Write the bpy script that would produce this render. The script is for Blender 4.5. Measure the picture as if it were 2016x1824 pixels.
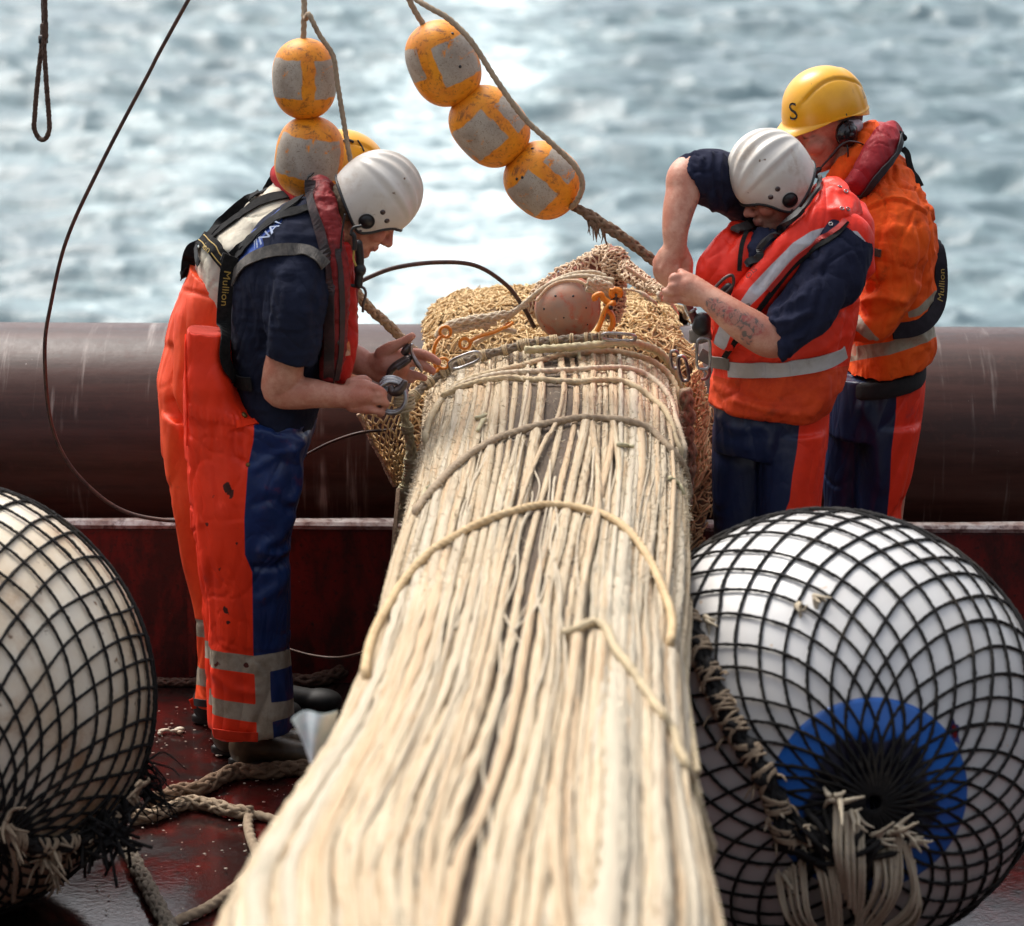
import bpy, math, random
import numpy as np
from mathutils import Vector, Matrix
from mathutils.bvhtree import BVHTree

random.seed(7); RNG = np.random.default_rng(7)
for o in list(bpy.data.objects): bpy.data.objects.remove(o)
scene = bpy.context.scene
COL = scene.collection

# ------------------------------------------------------------------ camera
CAMZ = 3.0; PITCH = math.radians(15.2); FPX = 5716.0; ROLL = 0.0049
cF = np.array([0, math.cos(PITCH), -math.sin(PITCH)])
_U = np.array([0, math.sin(PITCH), math.cos(PITCH)]); _R = np.array([1., 0, 0])
cR = _R + ROLL * _U; cR /= np.linalg.norm(cR)
cU = _U - ROLL * _R; cU /= np.linalg.norm(cU)
cC = np.array([0, 0, CAMZ])
cam_d = bpy.data.cameras.new("camera"); cam = bpy.data.objects.new("camera", cam_d); COL.objects.link(cam)
mm = Matrix.Identity(4)
for i in range(3):
    mm[i][0] = cR[i]; mm[i][1] = cU[i]; mm[i][2] = -cF[i]; mm[i][3] = cC[i]
cam.matrix_world = mm
cam_d.sensor_width = 36.0; cam_d.lens = FPX / 2016 * 36.0
cam_d.clip_start = 0.1; cam_d.clip_end = 9000
cam_d.dof.use_dof = True; cam_d.dof.focus_distance = 8.15; cam_d.dof.aperture_fstop = 3.1
scene.camera = cam

# ------------------------------------------------------------------ light
SUN_EL, SUN_AZ = math.radians(56), math.radians(-35)     # azimuth from +Y towards +X: light comes from astern, over the port side
world = bpy.data.worlds.new("World"); scene.world = world; world.use_nodes = True
wn = world.node_tree; wn.nodes.clear()
wo = wn.nodes.new("ShaderNodeOutputWorld"); wb = wn.nodes.new("ShaderNodeBackground")
sk = wn.nodes.new("ShaderNodeTexSky"); sk.sky_type = 'NISHITA'; sk.sun_disc = False
sk.sun_elevation = SUN_EL; sk.sun_rotation = SUN_AZ; sk.air_density = 1.0; sk.dust_density = 4.0; sk.ozone_density = 1.0
hs = wn.nodes.new("ShaderNodeHueSaturation"); hs.inputs['Saturation'].default_value = 0.38
wn.links.new(sk.outputs[0], hs.inputs['Color']); wn.links.new(hs.outputs[0], wb.inputs[0]); wn.links.new(wb.outputs[0], wo.inputs[0])
wb.inputs[1].default_value = 0.145
sd = bpy.data.lights.new("sun", 'SUN'); sd.energy = 1.35; sd.angle = math.radians(24); sd.color = (1.0, 0.95, 0.88)
sun = bpy.data.objects.new("sun", sd); COL.objects.link(sun)
sdir = Vector((math.sin(SUN_AZ) * math.cos(SUN_EL), math.cos(SUN_AZ) * math.cos(SUN_EL), math.sin(SUN_EL)))
sun.rotation_euler = sdir.to_track_quat('Z', 'Y').to_euler()
sun.location = (0, 0, 30)
scene.view_settings.view_transform = 'Standard'; scene.view_settings.look = 'None'
scene.view_settings.exposure = 1.0; scene.view_settings.gamma = 1.0
scene.render.engine = 'CYCLES'
scene.cycles.use_denoising = True
try: scene.cycles.denoiser = 'OPENIMAGEDENOISE'
except Exception: pass
scene.cycles.max_bounces = 6; scene.cycles.diffuse_bounces = 3; scene.cycles.glossy_bounces = 3

# ------------------------------------------------------------------ picture measurements -> metres
S = 4096 / 2016.0
FR = dict(d=(0, 0, S), A=(500, 500, 1400/1964), B=(500, 1500, 1400/1596), C=(2500, 200, 1400/1964), D=(2500, 1100, 1400/2016),
          E=(1350, 900, 1600/2016), L=(0, 1800, 1300/1244), G=(2500, 1900, 1596/1612), H=(900, 0, 1700/2016), I=(900, 1900, 2000/2016),
          J=(700, 500, 1000/2016), K=(1250, 1250, 600/2016), R=(2600, 900, 500/1824), M=(2850, 500, 650/2016), N=(3050, 200, 750/1824),
          O=(1400, 900, 600/1824), Q=(2000, 900, 700/2016))
def fx(fr, pts):
    """points read off an enlargement -> pixels of the 2016 px wide picture; extra columns pass through"""
    x0, y0, k = FR[fr]; a = np.array(pts, float).copy()
    a[..., 0] = (x0 + a[..., 0] * k) / S; a[..., 1] = (y0 + a[..., 1] * k) / S
    return a
def ray(px, py):
    px = np.asarray(px, float); py = np.asarray(py, float)
    return cF + ((px - 1008) / FPX)[..., None] * cR + ((912 - py) / FPX)[..., None] * cU
def w(px, py, Y):
    d = ray(px, py); t = np.asarray(Y, float) / d[..., 1]
    return cC + d * t[..., None]
def wz(px, py, Z):
    d = ray(px, py); t = (np.asarray(Z, float) - CAMZ) / d[..., 2]
    return cC + d * t[..., None]
def proj(V):
    q = np.asarray(V) - cC; z = q @ cF
    return 1008 + FPX * (q @ cR) / z, 912 - FPX * (q @ cU) / z
def scl(Y, py=900):
    return FPX / (float(Y) / ray(1008, py)[1])

# ------------------------------------------------------------------ numpy helpers
def _h(ix, iy, iz, seed):
    n = (ix * 374761393 + iy * 668265263 + iz * 2147483647 % 1013904223 + iz * 97531 + seed * 1274126177) & 0xffffffff
    n = ((n ^ (n >> 13)) * 1274126177) & 0xffffffff
    return ((n ^ (n >> 16)) & 0xffff) / 32767.5 - 1.0
def vnoise(p, seed=0):
    p = np.asarray(p, float); i = np.floor(p).astype(np.int64); f = p - i; f = f * f * f * (f * (f * 6 - 15) + 10)
    r = 0
    for a in (0, 1):
        for b in (0, 1):
            for c in (0, 1):
                wgt = (f[:, 0] if a else 1 - f[:, 0]) * (f[:, 1] if b else 1 - f[:, 1]) * (f[:, 2] if c else 1 - f[:, 2])
                r = r + wgt * _h(i[:, 0] + a, i[:, 1] + b, i[:, 2] + c, seed)
    return r
def fbm(p, oct=3, seed=0):
    r = 0; a = 1.0; p = np.asarray(p, float)
    for k in range(oct):
        r = r + a * vnoise(p * (2 ** k), seed + k); a *= 0.5
    return r
def unit(v): return v / np.maximum(np.linalg.norm(v, axis=-1, keepdims=True), 1e-12)
def cat(pts, n):
    """Catmull-Rom through rows of pts, n rows, evenly spaced along the xyz/xy length"""
    P = np.asarray(pts, float)
    if len(P) == 2: return P[0] + np.linspace(0, 1, n)[:, None] * (P[1] - P[0])
    E = np.vstack([2 * P[0] - P[1], P, 2 * P[-1] - P[-2]]); out = []
    for i in range(1, len(E) - 2):
        t = np.linspace(0, 1, 24, endpoint=False)[:, None]
        a, b, c, d = E[i-1], E[i], E[i+1], E[i+2]
        out.append(.5 * ((2*b) + (-a + c)*t + (2*a - 5*b + 4*c - d)*t*t + (-a + 3*b - 3*c + d)*t**3))
    out.append(P[-1:]); Q = np.vstack(out)
    k = min(3, Q.shape[1])
    s = np.r_[0, np.cumsum(np.linalg.norm(np.diff(Q[:, :k], axis=0), axis=1))]
    u = np.linspace(0, s[-1], n)
    return np.stack([np.interp(u, s, Q[:, j]) for j in range(Q.shape[1])], 1)
def frames(P, closed=False, ref=None):
    T = unit(np.gradient(P, axis=0)) if not closed else unit(np.roll(P, -1, 0) - np.roll(P, 1, 0))
    if ref is not None:
        A = unit(np.cross(T, ref)); return T, A, np.cross(A, T)
    a = np.array([0, 0, 1.]) if abs(T[0][2]) < .9 else np.array([1., 0, 0])
    A = np.zeros_like(P); v = unit(np.cross(T[0], a))
    for i in range(len(P)):
        v = v - T[i] * np.dot(v, T[i]); v = v / max(np.linalg.norm(v), 1e-9); A[i] = v
    return T, A, np.cross(T, A)
def grid_faces(n, m, wrap=True, closed=False, off=0):
    i = np.arange(n if closed else n - 1); j = np.arange(m if wrap else m - 1)
    I, J = np.meshgrid(i, j, indexing='ij'); I2 = (I + 1) % n; J2 = (J + 1) % m
    return (np.stack([I*m+J, I*m+J2, I2*m+J2, I2*m+J], -1).reshape(-1, 4)) + off
class MB:
    """collects pieces of one mesh; tc = (length along, random, across)"""
    def __init__(s): s.V = []; s.Q = []; s.T = []; s.tc = []; s.n = 0
    def add(s, V, Q=None, T=None, tc=None):
        V = np.asarray(V, float); s.V.append(V)
        if Q is not None and len(Q): s.Q.append(np.asarray(Q, np.int64) + s.n)
        if T is not None and len(T): s.T.append(np.asarray(T, np.int64) + s.n)
        s.tc.append(np.zeros((len(V), 3)) if tc is None else tc); s.n += len(V); return s
    def arr(s):
        V = np.vstack(s.V) if s.V else np.zeros((0, 3))
        Q = np.vstack(s.Q) if s.Q else np.zeros((0, 4), np.int64)
        T = np.vstack(s.T) if s.T else np.zeros((0, 3), np.int64)
        return V, Q, T, (np.vstack(s.tc) if s.tc else None)
    def tube(s, P, r, seg=8, closed=False, lobes=0, amp=.18, pitch=.05, braid=False, flat=(1, 1), ref=None, rnd=None, cap=True, step=None, jit=0):
        P = np.asarray(P, float)
        r = np.broadcast_to(np.asarray(r, float), (len(P),)).copy()
        if step:
            L = np.sum(np.linalg.norm(np.diff(P, axis=0), axis=1)); n = max(4, int(L / step))
            q = cat(np.c_[P, r], n); P, r = q[:, :3], q[:, 3]
        if braid: return s.plait(P, r, pitch, jit)
        T, A, B = frames(P, closed, ref); n = len(P)
        ln = np.r_[0, np.cumsum(np.linalg.norm(np.diff(P, axis=0), axis=1))]
        th = np.linspace(0, 2*np.pi, seg, endpoint=False)
        TH = th[None, :] + np.zeros((n, 1)); LN = ln[:, None] + np.zeros((1, seg))
        R = r[:, None] * np.ones((1, seg))
        if lobes and not braid:
            R = R * (1 - amp + amp * 1.6 * (np.abs(np.cos(lobes * .5 * (TH - 2*np.pi*LN/pitch))) ** .7 - .35))
        if jit: R = R * (1 + jit * RNG.standard_normal(R.shape))
        V = P[:, None, :] + R[..., None] * (np.cos(TH)[..., None] * A[:, None, :] * flat[0] + np.sin(TH)[..., None] * B[:, None, :] * flat[1])
        rv = random.random() if rnd is None else rnd
        tc = np.stack([LN, np.full_like(LN, rv), TH], -1).reshape(-1, 3)
        Q = grid_faces(n, seg, True, closed); Vv = V.reshape(-1, 3); Tt = None
        if cap and not closed:
            Vv = np.vstack([Vv, P[0] - T[0]*r[0]*.3, P[-1] + T[-1]*r[-1]*.3]); k = n*seg
            j = np.arange(seg); j2 = (j+1) % seg
            Tt = np.vstack([np.stack([j2, j, np.full(seg, k)], 1), np.stack([(n-1)*seg+j, (n-1)*seg+j2, np.full(seg, k+1)], 1)])
            tc = np.vstack([tc, tc[0], tc[-3]])
        return s.add(Vv, Q, Tt, tc)
    def plait(s, P, r, pitch, jit=.04, ns=4):
        """round braid: ns strands winding each way, passing over and under"""
        L = np.sum(np.linalg.norm(np.diff(P, axis=0), axis=1)); rm = float(np.mean(r)); n = int(np.clip(L/(rm*.30), 12, 700)); q = cat(np.c_[P, r], n); P, r = q[:, :3], q[:, 3]
        T, A, B = frames(P); ln = np.linspace(0, L, n); p = rm*9
        for d in (-1, 1):
            for k in range(ns):
                th = d*2*np.pi*ln/p + 2*np.pi*k/ns + (.4 if d > 0 else 0)
                ro = r*(.60 + .11*d*np.sin(ns*2*np.pi*ln/p*1.0 + np.pi*k))
                Q = P + ro[:, None]*(np.cos(th)[:, None]*A + np.sin(th)[:, None]*B)
                s.tube(Q, r*.40*(1 + jit*RNG.standard_normal(n)), 6)
        return s.tube(P, r*.62, 8)
    def ell(s, c, r, R=None, nu=20, nv=12, sup=1.0):
        u = np.linspace(0, 2*np.pi, nu, endpoint=False); v = np.linspace(0, np.pi, nv+1)[1:-1]
        U, Vv = np.meshgrid(u, v); f = lambda x: np.sign(x)*np.abs(x)**sup
        P = np.stack([f(np.cos(U))*f(np.sin(Vv)), f(np.sin(U))*f(np.sin(Vv)), f(np.cos(Vv))], -1).reshape(-1, 3)
        P = np.vstack([P, [0, 0, 1], [0, 0, -1]]) * np.asarray(r, float)
        if R is not None: P = P @ np.asarray(R).T
        n = nv - 1; Q = grid_faces(n, nu)[:, ::-1]; j = np.arange(nu); j2 = (j+1) % nu; k = n*nu
        T = np.vstack([np.stack([j, j2, np.full(nu, k)], 1), np.stack([(n-1)*nu+j2, (n-1)*nu+j, np.full(nu, k+1)], 1)])
        tc = np.zeros((len(P), 3)); tc[:, 1] = random.random()
        return s.add(P + np.asarray(c, float), Q, T, tc)
    def box(s, c, h, R=None):
        h = np.asarray(h, float)
        P = np.array([[x, y, z] for x in (-1, 1) for y in (-1, 1) for z in (-1, 1)], float) * h
        if R is not None: P = P @ np.asarray(R).T
        return s.add(P + np.asarray(c, float), [[0, 1, 3, 2], [4, 6, 7, 5], [0, 4, 5, 1], [2, 3, 7, 6], [0, 2, 6, 4], [1, 5, 7, 3]])
    def rings(s, RG, cap=True, tc=None):
        RG = np.asarray(RG); n, m = RG.shape[:2]; V = RG.reshape(-1, 3); T = None
        if cap:
            V = np.vstack([V, RG[0].mean(0), RG[-1].mean(0)]); k = n*m; j = np.arange(m); j2 = (j+1) % m
            T = np.vstack([np.stack([j2, j, np.full(m, k)], 1), np.stack([(n-1)*m+j, (n-1)*m+j2, np.full(m, k+1)], 1)])
        return s.add(V, grid_faces(n, m), T)
    def ribbon(s, P, Nn, wd, th=.003, step=None, rnd=None):
        P = np.asarray(P, float); Nn = unit(np.asarray(Nn, float)); wd = np.broadcast_to(np.asarray(wd, float), (len(P),))
        T = unit(np.gradient(P, axis=0)); A = unit(np.cross(T, Nn)); Nn = np.cross(A, T)
        x = wd[:, None] * .5
        RG = np.stack([P - A*x, P - A*x*.96 + Nn*th, P + A*x*.96 + Nn*th, P + A*x], 1)
        n = len(P); V = RG.reshape(-1, 3); ln = np.r_[0, np.cumsum(np.linalg.norm(np.diff(P, axis=0), axis=1))]
        tc = np.stack([np.repeat(ln, 4), np.full(4*n, random.random() if rnd is None else rnd), np.tile([-1, -.96, .96, 1], n)], 1)
        Q = np.vstack([grid_faces(n, 4), [[3, 2, 1, 0], [4*n-4, 4*n-3, 4*n-2, 4*n-1]]])
        return s.add(V, Q, None, tc)

ROOT = {}          # accumulated origin of each parent
def link_mesh(name, V, Q, T, mat, parent=None, tc=None, attrs=None, smooth=True, loc=None):
    me = bpy.data.meshes.new(name); base = np.zeros(3)
    if parent is not None: base = ROOT[parent.name]
    elif loc is not None: base = np.asarray(loc, float)
    V = V - base
    nl = len(Q)*4 + len(T)*3
    me.vertices.add(len(V)); me.vertices.foreach_set('co', V.astype(np.float32).ravel())
    me.loops.add(nl); me.loops.foreach_set('vertex_index', np.r_[Q.ravel(), T.ravel()].astype(np.int32))
    me.polygons.add(len(Q) + len(T))
    me.polygons.foreach_set('loop_start', np.r_[np.arange(len(Q))*4, len(Q)*4 + np.arange(len(T))*3].astype(np.int32))
    me.polygons.foreach_set('use_smooth', np.full(len(Q)+len(T), smooth))
    me.update(calc_edges=True); me.validate()
    if tc is not None:
        at = me.attributes.new('tc', 'FLOAT_VECTOR', 'POINT'); at.data.foreach_set('vector', tc.astype(np.float32).ravel())
    for k, v in (attrs or {}).items():
        at = me.attributes.new(k, 'FLOAT', 'POINT'); at.data.foreach_set('value', v.astype(np.float32))
    if mat: me.materials.append(mat)
    o = bpy.data.objects.new(name, me); COL.objects.link(o)
    if parent is not None: o.parent = parent
    else: o.location = base
    ROOT[o.name] = base
    return o
def build(mb, name, mat, parent=None, smooth=True, attrs=None, loc=None):
    V, Q, T, tc = mb.arr()
    if parent is None and loc is None: loc = np.array([V[:, 0].mean(), V[:, 1].mean(), V[:, 2].min()])
    return link_mesh(name, V, Q, T, mat, parent, tc, attrs, smooth, loc)
def tag(o, label=None, cat_=None, group=None, kind=None):
    if label: o['label'] = label
    if cat_: o['category'] = cat_
    if group: o['group'] = group
    if kind: o['kind'] = kind
    return o
def thing(name, label, cat_, loc, group=None):
    o = bpy.data.objects.new(name, None); COL.objects.link(o); o.location = loc; o.empty_display_size = .1
    ROOT[o.name] = np.asarray(loc, float); return tag(o, label, cat_, group)
def shift(o, **k): return o

def remesh(mb, voxel, sm=4, fac=.5):
    V, Q, T, _ = mb.arr()
    me = bpy.data.meshes.new("t"); me.from_pydata(V.tolist(), [], Q.tolist() + T.tolist())
    o = bpy.data.objects.new("t", me); COL.objects.link(o)
    m = o.modifiers.new("r", 'REMESH'); m.mode = 'VOXEL'; m.voxel_size = voxel; m.adaptivity = 0
    if sm:
        k = o.modifiers.new("s", 'SMOOTH'); k.factor = fac; k.iterations = sm
    dg = bpy.context.evaluated_depsgraph_get(); ev = o.evaluated_get(dg); r = ev.to_mesh()
    n = len(r.vertices); co = np.empty(n*3, np.float32); r.vertices.foreach_get('co', co)
    tot = np.empty(len(r.polygons), np.int32); r.polygons.foreach_get('loop_total', tot)
    li = np.empty(len(r.loops), np.int32); r.loops.foreach_get('vertex_index', li)
    st = np.r_[0, np.cumsum(tot)[:-1]]
    q = st[tot == 4]; t = st[tot == 3]
    Qo = np.stack([li[q+i] for i in range(4)], 1) if len(q) else np.zeros((0, 4), np.int64)
    To = np.stack([li[t+i] for i in range(3)], 1) if len(t) else np.zeros((0, 3), np.int64)
    ev.to_mesh_clear(); bpy.data.objects.remove(o); bpy.data.meshes.remove(me)
    return co.reshape(-1, 3).astype(float), Qo.astype(np.int64), To.astype(np.int64)
def normals(V, Q, T):
    N = np.zeros_like(V)
    for F in (Q, T):
        if len(F):
            a, b, c = V[F[:, 0]], V[F[:, 1]], V[F[:, 2]]
            fn = np.cross(b-a, c-a) if F.shape[1] == 3 else np.cross(c-a, V[F[:, 3]]-b)
            for k in range(F.shape[1]): np.add.at(N, F[:, k], fn)
    return unit(N)
def bvh_of(V, Q, T): return BVHTree.FromPolygons(V.tolist(), Q.tolist() + T.tolist())
def bvh_many(lst):
    Vs, Fs, n = [], [], 0
    for V, Q, T in lst:
        Vs += V.tolist(); Fs += (Q+n).tolist() + (T+n).tolist(); n += len(V)
    return BVHTree.FromPolygons(Vs, Fs)
def on(bvh, pts, off=.004, Ydef=7.8, n=None):
    """points of a surface seen at the given pixels, lifted off along its normal"""
    p = np.asarray(pts, float)[:, :2]
    if n: p = cat(p, n)
    out = []; nn = []
    ds = ray(p[:, 0], p[:, 1])
    hits = [bvh.ray_cast(Vector(cC), Vector(d).normalized()) for d in ds]
    lastY = None
    ys = [h[0][1] if h[0] is not None else None for h in hits]
    good = [i for i, y in enumerate(ys) if y is not None]
    for i, h in enumerate(hits):
        if h[0] is not None:
            nr = np.array(h[1]);
            if nr @ ds[i] > 0: nr = -nr
            out.append(np.array(h[0]) + nr*off); nn.append(nr)
        else:
            Y = Ydef if not good else ys[min(good, key=lambda g: abs(g-i))]
            out.append(w(p[i, 0], p[i, 1], Y)); nn.append(-unit(ds[i]))
    O = np.array(out); Nn = np.array(nn)
    if len(O) > 4:
        for _ in range(2):
            O[1:-1] = .5*O[1:-1] + .25*(O[:-2] + O[2:]); Nn[1:-1] = .5*Nn[1:-1] + .25*(Nn[:-2] + Nn[2:])
    return O, unit(Nn)
def sd_poly(px, py, poly):
    """signed distance to a polygon, positive inside, in pixels"""
    d = np.full(px.shape, 1e9); ins = np.zeros(px.shape, bool); n = len(poly)
    for i in range(n):
        x1, y1 = poly[i][:2]; x2, y2 = poly[(i+1) % n][:2]
        ex, ey = x2-x1, y2-y1; t = np.clip(((px-x1)*ex + (py-y1)*ey) / max(ex*ex+ey*ey, 1e-9), 0, 1)
        d = np.minimum(d, np.hypot(px-x1-t*ex, py-y1-t*ey))
        c = ((y1 > py) != (y2 > py)) & (px < (x2-x1)*(py-y1)/((y2-y1) if abs(y2-y1) > 1e-9 else 1e-9) + x1)
        ins ^= c
    return np.where(ins, d, -d)
def sd_line(px, py, line):
    d = np.full(px.shape, 1e9)
    for i in range(len(line)-1):
        x1, y1 = line[i][:2]; x2, y2 = line[i+1][:2]
        ex, ey = x2-x1, y2-y1; t = np.clip(((px-x1)*ex + (py-y1)*ey) / max(ex*ex+ey*ey, 1e-9), 0, 1)
        d = np.minimum(d, np.hypot(px-x1-t*ex, py-y1-t*ey))
    return d
# ------------------------------------------------------------------ materials
def C4(c): return (c[0], c[1], c[2], 1.0)
class NT:
    def __init__(s, name):
        s.m = bpy.data.materials.new(name); s.m.use_nodes = True; s.t = s.m.node_tree; s.b = s.t.nodes['Principled BSDF']
        s.tex = None
    def n(s, typ, **k):
        x = s.t.nodes.new(typ)
        for a, v in k.items(): setattr(x, a, v)
        return x
    def put(s, sock, v):
        if v is None: return
        if hasattr(v, 'is_output'): s.t.links.new(v, sock)
        else: sock.default_value = v
    def coord(s, kind='Object', stretch=None):
        if kind == 'tc':
            o = s.n('ShaderNodeAttribute', attribute_name='tc').outputs['Vector']
        else:
            o = s.n('ShaderNodeTexCoord').outputs[kind]
        if stretch:
            mp = s.n('ShaderNodeMapping'); s.t.links.new(o, mp.inputs[0]); mp.inputs['Scale'].default_value = stretch; o = mp.outputs[0]
        return o
    def noise(s, vec, scale, detail=4, rough=.6, dist=0):
        x = s.n('ShaderNodeTexNoise'); s.put(x.inputs['Vector'], vec); x.inputs['Scale'].default_value = scale
        x.inputs['Detail'].default_value = detail; x.inputs['Roughness'].default_value = rough; x.inputs['Distortion'].default_value = dist
        return x.outputs['Fac']
    def ramp(s, f, a, b, interp=True):
        x = s.n('ShaderNodeMapRange'); s.put(x.inputs[0], f); x.inputs[1].default_value = a; x.inputs[2].default_value = b
        x.interpolation_type = 'SMOOTHSTEP' if interp else 'LINEAR'; return x.outputs[0]
    def rng(s, f, a, b, c, d):
        x = s.n('ShaderNodeMapRange'); s.put(x.inputs[0], f)
        for i, v in enumerate((a, b, c, d)): x.inputs[1+i].default_value = v
        return x.outputs[0]
    def mix(s, f, a, b):
        x = s.n('ShaderNodeMix', data_type='RGBA'); s.put(x.inputs[0], f)
        s.put(x.inputs[6], C4(a) if isinstance(a, tuple) else a); s.put(x.inputs[7], C4(b) if isinstance(b, tuple) else b); return x.outputs[2]
    def math(s, op, a, b=None):
        x = s.n('ShaderNodeMath', operation=op); s.put(x.inputs[0], a); s.put(x.inputs[1], b); return x.outputs[0]
    def attr(s, name): return s.n('ShaderNodeAttribute', attribute_name=name).outputs['Fac']
    def rand(s): return s.n('ShaderNodeObjectInfo').outputs['Random']
    def bump(s, h, strength=.4, dist=.002, prev=None):
        x = s.n('ShaderNodeBump'); s.put(x.inputs['Height'], h); x.inputs['Strength'].default_value = strength; x.inputs['Distance'].default_value = dist
        if prev is not None: s.put(x.inputs['Normal'], prev)
        return x.outputs[0]
    def out(s, col=None, rough=None, nrm=None, metal=None, spec=None, **k):
        if col is not None: s.put(s.b.inputs['Base Color'], C4(col) if isinstance(col, tuple) else col)
        s.put(s.b.inputs['Roughness'], rough); s.put(s.b.inputs['Normal'], nrm); s.put(s.b.inputs['Metallic'], metal)
        s.put(s.b.inputs['Specular IOR Level'], spec)
        for a, v in k.items(): s.put(s.b.inputs[a.replace('_', ' ')], v)
        return s.m
def surf(name, c1, c2=None, sc=20, rough=.6, bumps=((300, .3, .001),), dirt=None, layers=(), metal=None, spec=.5, kind='Object', stretch=None,
         spots=None, lo=.35, hi=.65, **kw):
    """general surface: two-tone noise, dirt patches, small spots, masked layers, several bumps"""
    m = NT(name); co = m.coord(kind, stretch); c2 = c2 or c1; damt = kw.pop('dirt_amt', .8); cr = kw.pop('crease', None)
    col = m.mix(m.ramp(m.noise(co, sc, 5, .65), lo, hi), c1, c2); rg = rough
    for i, (at, lc, lr) in enumerate(layers):
        f = m.ramp(m.attr(at), -.0012, .0012)
        if isinstance(lc, tuple) and len(lc) == 2: lcc = m.mix(m.ramp(m.noise(co, sc*1.5, 5, .7), .35, .68), lc[0], lc[1])
        else: lcc = lc
        col = m.mix(f, col, lcc)
        if lr is not None:
            x = m.n('ShaderNodeMix', data_type='FLOAT'); m.put(x.inputs[0], f); m.put(x.inputs[2], rg); m.put(x.inputs[3], lr); rg = x.outputs[0]
    if dirt:
        dc, a, b, dsc = dirt; col = m.mix(m.math('MULTIPLY', m.ramp(m.noise(co, dsc, 8, .7, .3), a, b), damt), col, dc)
    if spots:
        dc, a, b, dsc = spots; col = m.mix(m.ramp(m.noise(co, dsc, 3, .55), a, b), col, dc)
    nr = None
    for bs, st, di in bumps: nr = m.bump(m.noise(co, bs, 4, .6), st, di, nr)
    for c in (cr or ()):
        x = m.noise(m.coord(kind, c[3]), c[0], 2, .5, 1.4); x = m.math('ABSOLUTE', m.math('SUBTRACT', x, .5)); x = m.ramp(x, .0, .16, False)
        nr = m.bump(x, c[1], c[2], nr)
    return m.out(col, rg, nr, metal, spec, **kw)
def ropemat(name, c1, c2, c3=None, sc=60, rough=.85, fib=900):
    m = NT(name); co = m.coord(); tc = m.coord('tc', (14, 3.7, .35)); tf = m.coord('tc', (60, 5, 9))
    col = m.mix(m.ramp(m.noise(tc, 1.5, 5, .7), .3, .7), c1, c2)
    if c3: col = m.mix(m.ramp(m.noise(co, sc, 5, .7), .5, .72), col, c3)
    nr = m.bump(m.noise(tf, 3, 3, .6), .5, .002); nr = m.bump(m.noise(co, fib, 2, .5), .35, .001, nr)
    return m.out(col, rough, nr, spec=.25)
def simple(name, c, rough=.5, metal=0., spec=.5, c2=None, sc=40, b=.15):
    return surf(name, c, c2 or tuple(x*.75 for x in c), sc, rough, ((sc*6, b, .001),), metal=metal, spec=spec)

ORANGE = (0.90, 0.075, 0.018); NAVY = (0.011, 0.016, 0.042); BLUE = (0.012, 0.035, 0.125); TAPE = ((0.42, 0.37, 0.29), (0.24, 0.19, 0.13))
M_ = {}
M_['black_rubber'] = simple('black_rubber', (.012, .012, .013), .45)
M_['black_web'] = surf('black_webbing', (.009, .009, .0095), (.018, .0175, .017), 60, .8, ((900, .5, .001),), spec=.12)
M_['worn_web'] = surf('worn_grey_webbing', (.055, .05, .045), (.12, .105, .09), 40, .75, ((900, .4, .001),), dirt=((.02, .018, .016), .5, .7, 30))
M_['gold_print'] = simple('gold_print', (.45, .30, .06), .6)
M_['skin'] = None
M_['wire'] = simple('rusty_wire', (.035, .022, .02), .5, .3, c2=(.09, .045, .03))
M_['steel'] = surf('worn_steel', (.42, .42, .43), (.22, .2, .19), 30, .32, ((200, .15, .001),), metal=.95)
M_['dark_steel'] = surf('dark_steel', (.14, .12, .115), (.07, .05, .045), 30, .38, ((150, .3, .001),), metal=.8, dirt=((.10, .045, .025), .55, .75, 20))
M_['yellow_hat'] = surf('yellow_hat', (.82, .40, .012), (.74, .34, .01), 8, .32, ((40, .04, .002),), dirt=((.25, .10, .02), .62, .74, 30), dirt_amt=.55, spots=((.07, .035, .01), .71, .74, 45))
M_['white_hat'] = surf('white_hat', (.66, .62, .56), (.60, .55, .48), 6, .38, ((30, .05, .002),), dirt=((.33, .20, .09), .50, .74, 11), dirt_amt=.6, spots=((.15, .075, .03), .675, .735, 34))
M_['cream_rope'] = ropemat('cream_rope', (.62, .50, .31), (.50, .40, .26), (.40, .33, .24))
M_['pale_rope'] = ropemat('pale_rope', (.66, .57, .42), (.55, .45, .32), (.44, .38, .30))
M_['tan_rope'] = ropemat('tan_rope', (.56, .39, .21), (.64, .48, .28), (.42, .30, .17))
M_['olive_rope'] = ropemat('olive_rope', (.56, .49, .28), (.48, .44, .31), (.36, .33, .22))
M_['grey_rope'] = ropemat('grey_rope', (.24, .20, .16), (.33, .28, .21), (.15, .12, .09))
M_['brown_rope'] = ropemat('brown_rope', (.17, .105, .065), (.25, .165, .105), (.09, .055, .035))
M_['wet_rope'] = ropemat('wet_rope', (.07, .04, .03), (.13, .08, .055), (.035, .02, .015), rough=.55)
M_['beige_rope'] = ropemat('beige_rope', (.34, .25, .17), (.44, .34, .23), (.22, .16, .11))
M_['black_rope'] = ropemat('black_twine', (.010, .0098, .010), (.022, .02, .019), (.045, .038, .03), sc=9)
M_['grey_twine'] = ropemat('sunbleached_twine', (.02, .019, .018), (.05, .045, .04))
M_['net_cream'] = ropemat('net_twine', (.82, .61, .33), (.66, .45, .23), (.50, .31, .16), sc=8)
M_['net_pink'] = ropemat('pink_twine', (.74, .57, .40), (.62, .45, .30), (.46, .31, .20), sc=8)
M_['orange_metal'] = surf('orange_paint', (.70, .24, .015), (.62, .19, .012), 30, .45, ((120, .2, .001),), spots=((.05, .03, .02), .66, .72, 90))

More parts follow.
